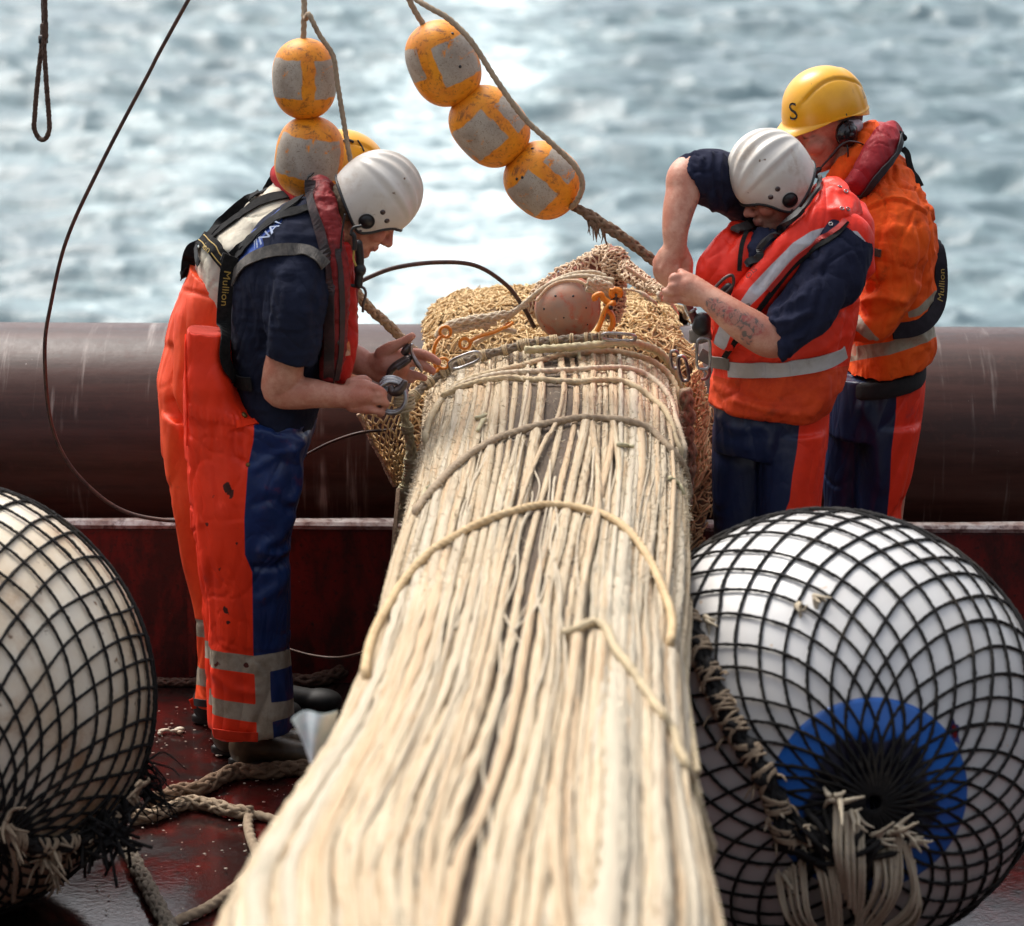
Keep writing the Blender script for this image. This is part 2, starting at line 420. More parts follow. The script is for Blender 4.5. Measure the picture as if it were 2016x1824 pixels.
def skin_mat():
    m = NT('skin'); co = m.coord()
    col = m.mix(m.ramp(m.noise(co, 18, 6, .7), .36, .64), (.63, .335, .235), (.50, .195, .125))
    col = m.mix(m.math('MULTIPLY', m.ramp(m.noise(co, 420, 2, .5), .62, .72), .5), col, (.30, .12, .075))
    for a, c in (('red', (.46, .11, .075)), ('stub', (.20, .115, .085)), ('lip', (.38, .10, .085)), ('dark', (.05, .03, .025)), ('hair', (.085, .06, .043))):
        col = m.mix(m.attr(a), col, c)
    tt = m.attr('tat')
    ink = m.mix(m.ramp(m.noise(co, 75, 5, .65, 1.2), .46, .56), (.45, .20, .15), m.mix(m.ramp(m.noise(co, 30, 2, .5), .5, .56), (.085, .095, .09), (.40, .085, .08)))
    col = m.mix(m.math('MULTIPLY', tt, .85), col, ink)
    nr = m.bump(m.noise(co, 160, 3, .6), .4, .0015); nr = m.bump(m.noise(co, 40, 3, .6), .2, .003, nr)
    return m.out(col, .5, nr, spec=.4, Subsurface_Weight=.06, Subsurface_Radius=(.012, .005, .003), Subsurface_Scale=.6)
M_['skin'] = skin_mat()
# ================================================================== SETTING
def sea():
    ang = np.r_[np.linspace(-1.25, -.30, 60, endpoint=False), np.linspace(-.30, .30, 520), np.linspace(.30, 1.25, 61)[1:]]
    yy = np.r_[np.linspace(9.8, 20, 40, endpoint=False), 20 * np.exp(np.linspace(0, math.log(75/20.), 460, endpoint=False)), 75*np.exp(np.linspace(0, math.log(6000/75.), 80))]
    A, Y = np.meshgrid(ang, yy); X = Y * np.tan(A)
    p = np.stack([X.ravel(), Y.ravel(), np.zeros(X.size)], 1)
    fade = np.clip(1.3 - p[:, 1]/300, 0, 1)
    def rid(sx, sy, sd, o=3): return fbm(np.stack([p[:, 0]*sx, p[:, 1]*sy, np.full(len(p), sd*3.3)], 1), o, sd)
    z = .30*rid(.06, .17, 1) + .20*(1 - 2*np.abs(rid(.11, .38, 2))) + .11*(1 - 2*np.abs(rid(.45, 1.2, 3))) + .055*(1 - 2*np.abs(rid(1.3, 2.6, 4, 2)))
    # churned wake straight astern
    k = np.clip((p[:, 1]-20)/60, 0, 1)
    wl = -.55 - 2.6*(1-k)**1.6; wr = .012*p[:, 1] - .10
    s = lambda t: 1/(1+np.exp(-t))
    wake = s((p[:, 0]-wl-.8*rid(.3, .1, 9))*1.1) * s((wr - p[:, 0] + .35*rid(.8, .3, 8))*3.2)
    side = np.exp(-((p[:, 0] - (-2.6 - .03*p[:, 1]))/2.6)**2) * .55
    crest = np.clip((z - .20)*1.5, 0, 1)
    z = z*(1 - .55*wake) + wake*.10*rid(1.1, .8, 12)
    p[:, 2] = -3.0 + z*fade
    m = NT('sea_water'); co = m.coord()
    wk = m.attr('wake'); sd_ = m.attr('side'); cr = m.attr('crest')
    st = m.coord(stretch=(.55, .95, 1.)); st2 = m.coord(stretch=(1., .5, 1.))
    n1 = m.noise(st, 1.0, 7, .68, .8); n2 = m.noise(st2, .32, 5, .6, .4); n3 = m.noise(co, 3.2, 6, .72, .6)
    fo = m.math('ADD', m.math('MULTIPLY', n1, .5), m.math('MULTIPLY', n3, .5))
    th = m.math('ADD', fo, m.math('MULTIPLY', wk, .23)); th = m.math('ADD', th, m.math('MULTIPLY', sd_, .07))
    th = m.math('ADD', th, m.math('MULTIPLY', cr, .07)); th = m.math('ADD', th, m.math('MULTIPLY', m.math('SUBTRACT', n2, .5), .22))
    foam = m.ramp(th, .60, .84); aer = m.ramp(th, .48, .78)
    deep = m.mix(n2, (.105, .150, .170), (.125, .185, .195))
    col = m.mix(aer, deep, (.32, .43, .44)); col = m.mix(foam, col, (.70, .74, .73))
    rough = m.rng(foam, 0, 1, .36, .9)
    nr = m.bump(m.noise(m.coord(stretch=(.8, 1.3, 1)), 1.6, 6, .62, .5), .36, .09); nr = m.bump(m.noise(co, 9, 4, .6), .5, .03, nr)
    mat = m.out(col, rough, nr, spec=.5, IOR=1.33)
    o = link_mesh('sea', p, grid_faces(len(yy), len(ang), wrap=False)[:, ::-1], np.zeros((0, 3), np.int64), mat, None, None,
                  dict(wake=wake, side=side, crest=crest), True, np.array([0, 0, -3.]))
    tag(o, kind='structure')
sea()

def deck():
    xs = np.linspace(-7, 7, 150); ys = np.linspace(-3, 8.46, 130)
    X, Y = np.meshgrid(xs, ys); p = np.stack([X.ravel(), Y.ravel(), np.zeros(X.size)], 1)
    p[:, 2] = .004*fbm(p*[1.1, 1.1, 1], 2, 5) - .006
    m = NT('wet_deck'); co = m.coord()
    n1 = m.noise(co, 2.6, 6, .62, .4); n2 = m.noise(co, 14, 7, .7); n3 = m.noise(co, 60, 4, .65)
    col = m.mix(m.ramp(n1, .40, .62), (.016, .008, .007), (.095, .011, .009))
    col = m.mix(m.ramp(n2, .50, .66), col, (.022, .016, .015)); col = m.mix(m.ramp(n3, .60, .72), col, (.045, .032, .028))
    col = m.mix(m.math('MULTIPLY', m.ramp(m.noise(co, 110, 3, .6), .735, .765), m.ramp(m.noise(co, 5, 3, .6), .45, .62)), col, (.45, .41, .37))
    rough = m.rng(m.ramp(n1, .36, .60), 0, 1, .20, .045)
    nr = m.bump(n2, .07, .004); nr = m.bump(m.noise(co, 70, 4, .65, .6), .16, .0025, nr)
    o = link_mesh('deck', p, grid_faces(130, 150, wrap=False)[:, ::-1], np.zeros((0, 3), np.int64), m.out(col, rough, nr, spec=.5), None, None, None, True, np.zeros(3))
    tag(o, kind='structure')
deck()

def bulwark():
    root = thing('bulwark', 'low dark red rusted steel bulwark with a worn bright top edge along the stern', 'bulwark', (0, 8.5, 0))
    m = NT('red_hull_paint'); co = m.coord(); cs = m.coord(stretch=(1, 1, .45))
    n1 = m.noise(cs, 7, 8, .72, .4); n2 = m.noise(co, 60, 6, .7)
    col = m.mix(m.ramp(n1, .40, .60), (.170, .0135, .011), (.050, .010, .009)); col = m.mix(m.ramp(n2, .52, .68), col, (.022, .010, .009))
    col = m.mix(m.ramp(m.noise(co, 130, 3, .6), .71, .75), col, (.33, .20, .15))
    nr = m.bump(n2, .5, .004); nr = m.bump(m.noise(co, 9, 4, .6), .3, .01, nr)
    red = m.out(col, .42, nr, spec=.5)
    b = MB()
    xs = np.linspace(-4.5, 4.5, 61)
    prof = np.array([[8.500, -.02], [8.500, .470], [8.505, .480], [8.536, .480], [8.536, -.02]])
    b.rings(np.stack([np.c_[np.full(5, x), prof] for x in xs], 0)); build(b, 'wall_plate', red, root, smooth=False)
    b = MB(); prof = np.array([[8.488, .481], [8.486, .493], [8.494, .502], [8.528, .504], [8.536, .495], [8.536, .481]])
    b.rings(np.stack([np.c_[np.full(6, x), prof + .0025*vnoise(np.array([[x*3, 1, 1]]*6)+prof[:, :1]*40, 3)[:, None]] for x in np.linspace(-4.5, 4.5, 240)], 0))
    lip = surf('worn_lip', (.46, .42, .40), (.20, .12, .10), 14, .4, ((120, .4, .002),), dirt=((.06, .02, .017), .50, .62, 24), metal=.2)
    build(b, 'top_edge', lip, root, smooth=False)
    for x in (-2.6, -.98, 2.75):
        b = MB(); b.box((x, 8.478, .215), (.012, .020, .20)); build(b, 'stiffener', red, root, smooth=False)
bulwark()

def roller():
    yc, zc, r = 9.05, .589, .40
    m = NT('roller_steel'); co = m.coord(); cs = m.coord(stretch=(9, .5, .5)); cx = m.coord(stretch=(.5, 6, 6))
    n1 = m.noise(cs, 2.2, 6, .65); n2 = m.noise(co, 26, 6, .7); n3 = m.noise(cx, 3, 5, .65)
    col = m.mix(m.ramp(n3, .35, .65), (.032, .012, .008), (.062, .024, .017)); col = m.mix(m.ramp(n2, .5, .72), col, (.055, .020, .014))
    col = m.mix(m.math('MULTIPLY', m.ramp(n1, .54, .72), m.ramp(m.noise(co, 3.1, 3, .6), .46, .62)), col, (.33, .28, .25))
    col = m.mix(m.ramp(m.noise(co, 55, 2, .5), .775, .80), col, (.30, .26, .24))
    nr = m.bump(n2, .22, .003); nr = m.bump(n3, .15, .004, nr)
    mat = m.out(col, m.rng(n2, .3, .7, .34, .46), nr, metal=.0, spec=.26)
    b = MB(); xs = np.linspace(-3.6, 3.6, 73)
    b.tube(np.stack([xs, np.full(73, yc), np.full(73, zc)], 1), r, 160)
    V = b.V[0]; o = build(b, 'stern_roller', mat, None, loc=(0, yc, zc-r))
    tag(o, 'broad dark brown steel roller lying behind the red bulwark, drip-stained', 'roller')
    # stern ramp bed under the roller
    b = MB(); b.box((0, 9.15, -.45), (4.5, .53, .42))
    o = build(b, 'stern_bed', simple('dark_bed', (.012, .008, .008), .6), None, smooth=False, loc=(0, 9.15, -.87)); tag(o, kind='structure')
    for sx in (-1, 1):
        b = MB(); b.box((sx*3.95, 8.95, .42), (.34, .4, .45)); b.tube(np.array([[sx*3.62, yc, zc], [sx*3.5, yc, zc]]), .2, 40)
        o = build(b, 'roller_bearing', simple('bearing', (.05, .012, .012), .5), None, smooth=False)
        tag(o, 'dark red bearing block holding the %s end of the stern roller' % ('port' if sx < 0 else 'starboard'), 'bearing')
roller()

def ship():
    """unseen ship parts added to block sky light: tall deckhouse ahead of the working deck and high side bulwarks; they shade the fronts of things"""
    pt = surf('dark_green_paint', (.05, .055, .05), (.03, .034, .032), 2, .6)
    root = thing('shade_deckhouse', 'unseen dark deckhouse at the forward end of the working deck', 'shade_deckhouse', (0, -7.5, 0))
    b = MB(); b.box((0, -8.5, 4.5), (6.5, 1.0, 4.5)); build(b, 'house_wall', pt, root, smooth=False)
    b = MB(); b.box((0, -6.8, 6.2), (6.5, .68, .10)); build(b, 'bridge_wing', pt, root, smooth=False)
    for x in (-4, -2, 0, 2, 4):
        b = MB(); b.box((x, -7.49, 7.4), (.6, .02, .4)); build(b, 'window', simple('dark_glass', (.02, .025, .03), .1), root, smooth=False)
    for sx in (-1, 1):
        b = MB(); b.box((sx*4.7, 0.6, 1.4), (.10, 8.0, 1.4)); b.box((sx*4.7, 0.6, 2.85), (.16, 8.0, .045))
        tag(build(b, 'shade_bulwark', pt, None, smooth=False), 'high dark unseen bulwark along the %s side, added to shade the deck' % ('port' if sx < 0 else 'starboard'), 'bulwark')
ship()
# ================================================================== NET BUNDLE running forward from the roller
ZT = lambda Y: np.interp(Y, [0, 2, 4, 8.0, 8.5], [1.32, 1.27, 1.195, 1.085, 1.06])
_ed = np.array([[640, 846, 1322], [720, 846, 1328], [850, 832, 1345], [1000, 800, 1354], [1100, 776, 1352], [1200, 750, 1346], [1300, 722, 1347],
                [1400, 688, 1350], [1500, 638, 1360], [1600, 572, 1372], [1700, 502, 1386], [1824, 425, 1410]])
_Yt = np.linspace(8.5, 4.0, 40); _pe = np.array([proj(np.array([[0, y, ZT(y)-.13]]))[1][0] for y in _Yt])
_xl = np.array([w(np.interp(p, _ed[:, 0], _ed[:, 1]), p, y)[0] for p, y in zip(_pe, _Yt)])
_xr = np.array([w(np.interp(p, _ed[:, 0], _ed[:, 2]), p, y)[0] for p, y in zip(_pe, _Yt)])
def edges(Y):
    Y = np.asarray(Y, float); i = np.argsort(_Yt)
    return (np.interp(Y, _Yt[i], _xl[i]) + np.minimum(Y-4.0, 0)*.07, np.interp(Y, _Yt[i], _xr[i]) - np.minimum(Y-4.0, 0)*.03)
def bsec(th, Y, k=1.0, hh=.20):
    xl, xr = edges(Y); xc = (xl+xr)/2; hw = (xr-xl)/2
    c, s = np.cos(th), np.sin(th); e = .72
    return np.stack([xc - k*hw*np.sign(c)*np.abs(c)**e, np.asarray(Y, float) + 0*th, ZT(Y) - hh + k*hh*np.sign(s)*np.abs(s)**e], -1)
def strand_mat():
    m = NT('bundle_twine'); tc = m.coord('tc', (2.2, 9.7, 1.6)); co = m.coord(stretch=(70, 1.2, 70)); cf = m.coord(stretch=(1, .35, 1)); rn = m.rand()
    f = m.noise(tc, 1.0, 5, .7)
    col = m.mix(m.ramp(f, .32, .68), (.66, .56, .40), (.50, .385, .25))
    col = m.mix(m.ramp(m.noise(tc, 2.3, 4, .7), .48, .66), col, (.44, .29, .17))
    col = m.mix(m.math('MULTIPLY', m.ramp(rn, .6, .95), .6), col, (.60, .42, .26)); col = m.mix(m.math('MULTIPLY', m.ramp(rn, .30, .05), .6), col, (.56, .51, .41))
    col = m.mix(m.math('MULTIPLY', m.ramp(m.noise(cf, 5, 5, .7), .55, .72), .6), col, (.36, .32, .24))
    nr = m.bump(m.noise(co, 6, 4, .7), .6, .004); nr = m.bump(m.noise(m.coord(), 260, 3, .7), .8, .003, nr)
    return m.out(col, .9, nr, spec=.15)
M_['strand'] = strand_mat()
def bundle():
    root = thing('net_bundle', 'thick taut bundle of cream net twine stretched forward from the roller', 'net bundle', (0, 6, 0))
    Ys = np.linspace(8.46, 1.2, 110); th = np.linspace(0, 2*np.pi, 44, endpoint=False)
    b = MB(); RG = np.stack([bsec(th, np.full(44, y), .93) for y in Ys], 0); b.rings(RG)
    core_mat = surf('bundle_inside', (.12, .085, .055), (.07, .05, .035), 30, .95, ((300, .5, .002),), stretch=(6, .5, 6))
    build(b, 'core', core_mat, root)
    parts = [b.arr()[:3]]
    n = 96
    yy = np.r_[np.linspace(8.47, 6.0, 300, endpoint=False), np.linspace(6.0, 1.3, 110)]; M = len(yy)
    far = np.clip((yy-6.2)/2, 0, 1)
    nz = lambda f, i, s: vnoise(np.stack([yy*f, np.full(M, i), np.zeros(M)], 1), s)
    for i in range(n):
        layer = 0 if i < 74 else 1
        u = ((i+.5)/74 if layer == 0 else RNG.uniform(.06, .94))
        base = np.pi*(-.14 + 1.28*(1-u)); sp = np.pi*1.28/74
        wob = (nz(.9, i*.37, 11)*sp*.9 + nz(.35, i*.09, 12)*sp*2.2)*(1.0 - .45*far)
        r0 = RNG.uniform(.0070, .0112) if layer == 0 else RNG.uniform(.0050, .0080)
        big = (RNG.random() < .3)
        rr = r0*(1 + .25*nz(2.2, i*5.1, 13)) * (1 + (1.1 if big else .3)*np.clip((6.6-yy)/2.6, 0, 1))
        lift = .955 + .035*layer + .032*nz(1.1, i*1.7, 14)*(1+.6*(1-far))
        yk = yy + RNG.uniform(-.05, .03)
        P = bsec(base + wob, yk, 1.0); C = bsec(base + wob, yk, 0.0); P = C + (P-C)*lift[:, None]
        tw = RNG.random() < .6
        b = MB(); b.tube(P, rr, 14, lobes=(3 if tw else 8), amp=(.26 if tw else .30), pitch=RNG.choice([-1, 1])*(RNG.uniform(.05, .075) if tw else RNG.uniform(1.2, 3.)), flat=(1.2, .9), jit=.05, ref=np.array([0, 0, 1.]))
        build(b, 'strand', M_['strand'], root); parts.append(b.arr()[:3])
    b = MB()
    for i in range(130):
        u = RNG.uniform(-.03, 1.03); y0, y1 = (RNG.uniform(6.0, 7.5), 1.3) if i < 70 else (lambda c, l: (min(c+l, 8.4), c-l))(RNG.uniform(3.5, 7.4), RNG.uniform(.2, .9))
        ys = np.linspace(y0, y1, 130); K = lambda f, sd: vnoise(np.stack([ys*f, np.full(130, i*.77), np.ones(130)], 1), sd)
        th = np.pi*(1-u) + K(.8, 15)*.10 + K(2.4, 16)*.03
        P = bsec(th, ys, 1.0); C = bsec(th, ys, 0.0); P = C + (P-C)*(.992 + .012*K(1.6, 17))[:, None]
        b.tube(P, RNG.uniform(.0016, .0036)*(1+.3*K(3, 18)), 6, lobes=0, jit=.1)
    build(b, 'loose_twine', M_['strand'], root)['kind'] = 'stuff'
    return root, bvh_many(parts)
BUNDLE, BV = bundle()
def over(bvh, fr, pts, r, off=None, n=60, Yd=8.3):
    P, N = on(bvh, fx(fr, pts), (r*.7 if off is None else off), Yd, n)
    for _ in range(3): P[1:-1] = .5*P[1:-1] + .25*(P[:-2]+P[2:])
    return P, N
def rope(fr_pts, name, r, mat, label=None, cat_='rope', group=None, Y=None, braid=False, lobes=3, pitch=None, parent=None, seg=12, amp=.2, step=None, jit=.03, P=None):
    if P is None:
        a = fx(*fr_pts) if isinstance(fr_pts[0], str) else np.asarray(fr_pts, float)
        Yv = a[:, 2] if a.shape[1] > 2 else np.full(len(a), Y)
        P = w(a[:, 0], a[:, 1], Yv)
    b = MB(); b.tube(cat(P, max(12, len(P)*8)), r, seg, lobes=(0 if braid else lobes), braid=braid, amp=amp, pitch=pitch or r*7, step=step or r*.55, jit=jit)
    o = build(b, name, mat, parent)
    if label: tag(o, label, cat_, group)
    return o
GB = 'lashings wrapped over the net bundle'
bind = [
 ('E', [(455, 1085), (470, 990), (520, 890), (620, 812), (780, 762), (1000, 705), (1200, 665), (1350, 652), (1500, 655), (1600, 692), (1680, 765), (1720, 900), (1745, 1100)], .0100, 'cream_rope'),
 ('E', [(450, 1060), (490, 950), (560, 855), (700, 792), (900, 762), (1150, 752), (1400, 735), (1500, 745), (1640, 835), (1700, 965), (1730, 1130)], .0095, 'pale_rope'),
 ('E', [(540, 880), (640, 820), (750, 800), (900, 787), (1150, 810), (1400, 800), (1500, 830), (1620, 915), (1680, 1005), (1722, 1160)], .0098, 'cream_rope'),
 ('E', [(400, 1470), (500, 1335), (700, 1145), (900, 1062), (1100, 1012), (1280, 988), (1450, 1003), (1580, 1052), (1680, 1152), (1750, 1262), (1772, 1340)], .0105, 'beige_rope'),
 ('I', [(565, 820), (600, 690), (700, 470), (850, 310), (1000, 225), (1200, 155), (1350, 133), (1500, 163), (1620, 235), (1720, 385), (1790, 560), (1800, 690)], .0105, 'tan_rope'),
 ('I', [(1370, 665), (1440, 632), (1500, 604), (1545, 640), (1570, 715), (1620, 785), (1720, 925), (1820, 1090), (1900, 1310), (1960, 1500)], .0100, 'cream_rope'),
]
for fr, pts, r, mt in bind:
    P, N = over(BV, fr, pts, r, r*1.15)
    if len(pts) > 4:
        e0 = P[0] + np.array([.015, .0, -.045]); e1 = P[-1] + np.array([-.015, .0, -.045]); P = np.vstack([e0 + [.08, .0, -.04], e0, P, e1, e1 + [-.08, .0, -.04]])
    rope(None, 'binding_rope', r, M_[mt], parent=BUNDLE, P=P, amp=.22)
P, N = over(BV, 'E', [(1755, 1100), (1765, 1250), (1772, 1400), (1760, 1500)], .012, n=30)
a = fx('I', [(1855, 60), (1862, 250), (1858, 420), (1850, 640), (1858, 860), (1905, 1200)])
P = np.vstack([w(a[:, 0], a[:, 1], np.array([7.3, 6.9, 6.5, 6.1, 5.7, 5.1]))])
rope(None, 'binding_rope', .0075, M_['cream_rope'], parent=BUNDLE, P=P)
# short frayed ends caught under the lashings
for (x, y, dx, dy) in [(700, 985, 45, -18), (1410, 1120, 80, 10), (735, 990, -25, 60), (980, 690, -6, 40), (1215, 640, 12, 50), (480, 1330, -60, 60), (1680, 1290, 60, 80)]:
    P, N = on(BV, cat(fx('E', [(x, y), (x+dx*.6, y+dy*.3), (x+dx, y+dy)]), 10), .007, 8.0); b = MB(); b.tube(P, np.linspace(.007, .005, 10), 8, lobes=3, pitch=.05, jit=.06); build(b, 'frayed_end', M_['olive_rope'], BUNDLE)
# fine fuzz of broken fibres along the far, sharply seen part
def fuzz(P0, N0, n, ln, wd, name, mat, parent):
    idx = RNG.integers(0, len(P0), n); p = P0[idx]; d = unit(N0[idx] + RNG.standard_normal((n, 3))*.9)
    l = ln*RNG.uniform(.4, 1.2, n)[:, None]; sd_ = unit(np.cross(d, RNG.standard_normal((n, 3))))*wd
    mid = p + d*l*.55 + RNG.standard_normal((n, 3))*ln*.12; tip = mid + unit(d + RNG.standard_normal((n, 3))*.9)*l*.5
    V = np.stack([p-sd_, p+sd_, mid+sd_*.8, mid-sd_*.8, tip], 1).reshape(-1, 3); i = np.arange(n)*5
    b = MB(); b.add(V, np.stack([i, i+1, i+2, i+3], 1), np.stack([i+3, i+2, i+4], 1)); o = build(b, name, mat, parent); o['kind'] = 'stuff'; return o
u = RNG.uniform(-.05, 1.05, 12000); yy = 8.45 - 2.6*RNG.random(12000)**1.3
fp = bsec(np.pi*u, yy, 1.01); fn = unit(fp - bsec(np.pi*u, yy, .4))
fuzz(fp, fn, 8500, .016, .0009, 'fibre_fuzz', M_['pale_rope'], BUNDLE)

# ------------------------------------------------------------------ net pile lying over the roller
def netting(b, S, na, nb, r, jn=.006, ja=.25, seg=5, off=.004, sag=0., zig=.5, rows=None):
    """rows of zigzag twine meeting at knots; S(a,b)->points,normals"""
    for k in range(nb):
        a = np.linspace(0, 1, na*3+1); j = np.arange(na*3+1)
        tri = np.abs(((j/3 + (k % 2)) % 2) - 1)
        bb = (k + zig + (tri-.5)*1.05)/nb + ja/nb*vnoise(np.stack([j*.33, np.full(len(j), k*3.1), np.zeros(len(j))], 1), 21)*.6
        aa = a + ja/na*vnoise(np.stack([j*.41, np.full(len(j), k*1.9), np.ones(len(j))], 1), 22)
        P, N = S(np.clip(aa, 0, 1), np.clip(bb, 0, 1))
        P = P + N*(off + jn*np.abs(vnoise(np.stack([j*.7, np.full(len(j), k*2.3), np.zeros(len(j))], 1), 23)))[:, None]
        b.tube(P, r*RNG.uniform(.85, 1.2), seg, jit=.06)
def num_normals(f, a, b, flip=1):
    e = 1e-3; P = f(a, b); da = f(np.clip(a+e, 0, 1), b) - f(np.clip(a-e, 0, 1), b); db = f(a, np.clip(b+e, 0, 1)) - f(a, np.clip(b-e, 0, 1))
    return P, unit(np.cross(da, db))*flip
PROF = np.array([[8.40, .10], [8.40, .30], [8.40, .55], [8.41, .78], [8.46, .95], [8.58, 1.045], [8.78, 1.07], [9.0, 1.085], [9.22, 1.07], [9.42, .98], [9.53, .78], [9.56, .45], [9.56, .15]])
PR = cat(PROF, 200)
def pile(a, b):
    a = np.asarray(a, float); b = np.asarray(b, float); i = b*199
    y = np.interp(i, np.arange(200), PR[:, 0]); z = np.interp(i, np.arange(200), PR[:, 1])
    xl = np.interp(z, [.1, .5, .8, .97, 1.06], [-.31, -.32, -.325, -.31, -.27]); xr = np.interp(z, [.1, .3, .6, .85, 1.0, 1.08], [.44, .55, .61, .60, .565, .50])
    x = xl + (xr-xl)*a; e = np.abs(2*a-1)**7
    z = z - .05*e*np.clip((z-.6)*3, 0, 1) - .03*np.clip(.5-a, 0, 1)*np.clip((z-.9)*8, 0, 1); y = y + .09*e*np.where(y < 8.9, 1, -1)
    q = np.stack([x*7, y*7, z*7], 1); q2 = np.stack([x*18, y*18, z*18], 1)
    nn = .022*vnoise(q, 31) + .014*(1-2*np.abs(vnoise(q2*np.array([.5, 1, 1]), 32)))
    return np.stack([x + nn*.5, y - nn*.7, z + nn], 1)
NET = thing('trawl_net', 'heap of knotted yellowish cream trawl netting draped over the stern roller', 'fishing net', (.14, 8.9, .1))
def trawl():
    a, b2 = np.meshgrid(np.linspace(0, 1, 90), np.linspace(0, 1, 140)); V = pile(a.ravel(), b2.ravel())
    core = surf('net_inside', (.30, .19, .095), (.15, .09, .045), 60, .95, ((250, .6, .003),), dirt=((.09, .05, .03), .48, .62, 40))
    Q = grid_faces(140, 90, wrap=False)
    link_mesh('net_folds', V, Q, np.zeros((0, 3), np.int64), core, NET)
    f = lambda a, b: num_normals(pile, a, b, 1)
    P, N = f(np.array([.5]), np.array([.5])); fl = 1 if N[0][2] > 0 else -1
    f = lambda a, b: num_normals(pile, a, b, fl)
    b = MB(); netting(b, f, 62, 165, .0026, .010, .9, 5, .001, zig=.5); netting(b, f, 44, 84, .0026, .016, 1.0, 5, .004, zig=.5); build(b, 'netting', M_['net_cream'], NET)
    # loose loops standing up along the top
    b = MB()
    for i in range(260):
        a0, b0 = RNG.random(), RNG.uniform(.33, .66); P, N = f(np.array([a0]), np.array([b0])); P, N = P[0], N[0]
        t = unit(np.cross(N, RNG.standard_normal(3))); h = RNG.uniform(.008, .022); wd = RNG.uniform(.005, .011)
        b.tube(cat(np.array([P - t*wd, P - t*wd*1.2 + N*h*.6, P + N*h, P + t*wd*1.2 + N*h*.6, P + t*wd]), 12), .0029, 5)
    build(b, 'loose_loop', M_['net_cream'], NET)['kind'] = 'stuff'
    return f
PILE = trawl()
def hanging():
    tl, tr, br, bl = [w(*fx('E', [p])[0], 8.30) for p in [(118, 945), (345, 770), (350, 1320), (300, 1310)]]
    def S(a, b):
        a = np.asarray(a)[:, None]; b = np.asarray(b)[:, None]
        P = (1-b)*((1-a)*tl + a*tr) + b*((1-a)*bl + a*br)
        P = P + np.array([0, -.03, 0])*np.sin(np.pi*a)*np.sin(np.pi*b) + .008*vnoise(P*14, 41)[:, None]*np.array([1, 1, .6])
        return P, np.tile([0, -1., .1], (len(P), 1))
    b = MB(); netting(b, S, 12, 16, .0034, .006, .5, 6); build(b, 'hanging_panel', M_['net_cream'], NET)
    e = np.linspace(0, 1, 30); P, _ = S(np.zeros(30), e); b = MB(); b.tube(P, .010, 10, braid=True, pitch=.05, amp=.25, step=.004)
    build(b, 'selvedge_rope', M_['brown_rope'] if 0 else M_['net_pink'], NET)
    # right-hand flank hanging down beside the bundle
    q = [w(*fx('E', [p])[0], 8.26) for p in [(1745, 780), (1850, 720), (1895, 1190), (1765, 1390)]]
    def S2(a, b):
        a = np.asarray(a)[:, None]; b = np.asarray(b)[:, None]
        P = (1-b)*((1-a)*q[0] + a*q[1]) + b*((1-a)*q[3] + a*q[2]); P = P + .012*vnoise(P*11, 43)[:, None]*np.array([1, 1, .4]) + np.array([0, .12, 0])*a**2
        return P, np.tile([.2, -1., .1], (len(P), 1))
    b = MB(); netting(b, S2, 9, 34, .0034, .012, .8, 5); netting(b, S2, 7, 26, .0034, .018, .9, 5, .012); build(b, 'hanging_panel', M_['net_cream'], NET)
    a_ = fx('E', [(1750, 830), (1765, 930), (1760, 1050), (1775, 1180), (1762, 1300), (1758, 1400)])
    b = MB(); b.tube(cat(w(a_[:, 0], a_[:, 1], 8.2), 60), .017*(1+.35*np.abs(np.sin(np.linspace(0, 20, 60)))), 14, braid=True, pitch=.07, amp=.3, jit=.08); build(b, 'selvedge_rope', M_['beige_rope'], NET)
hanging()

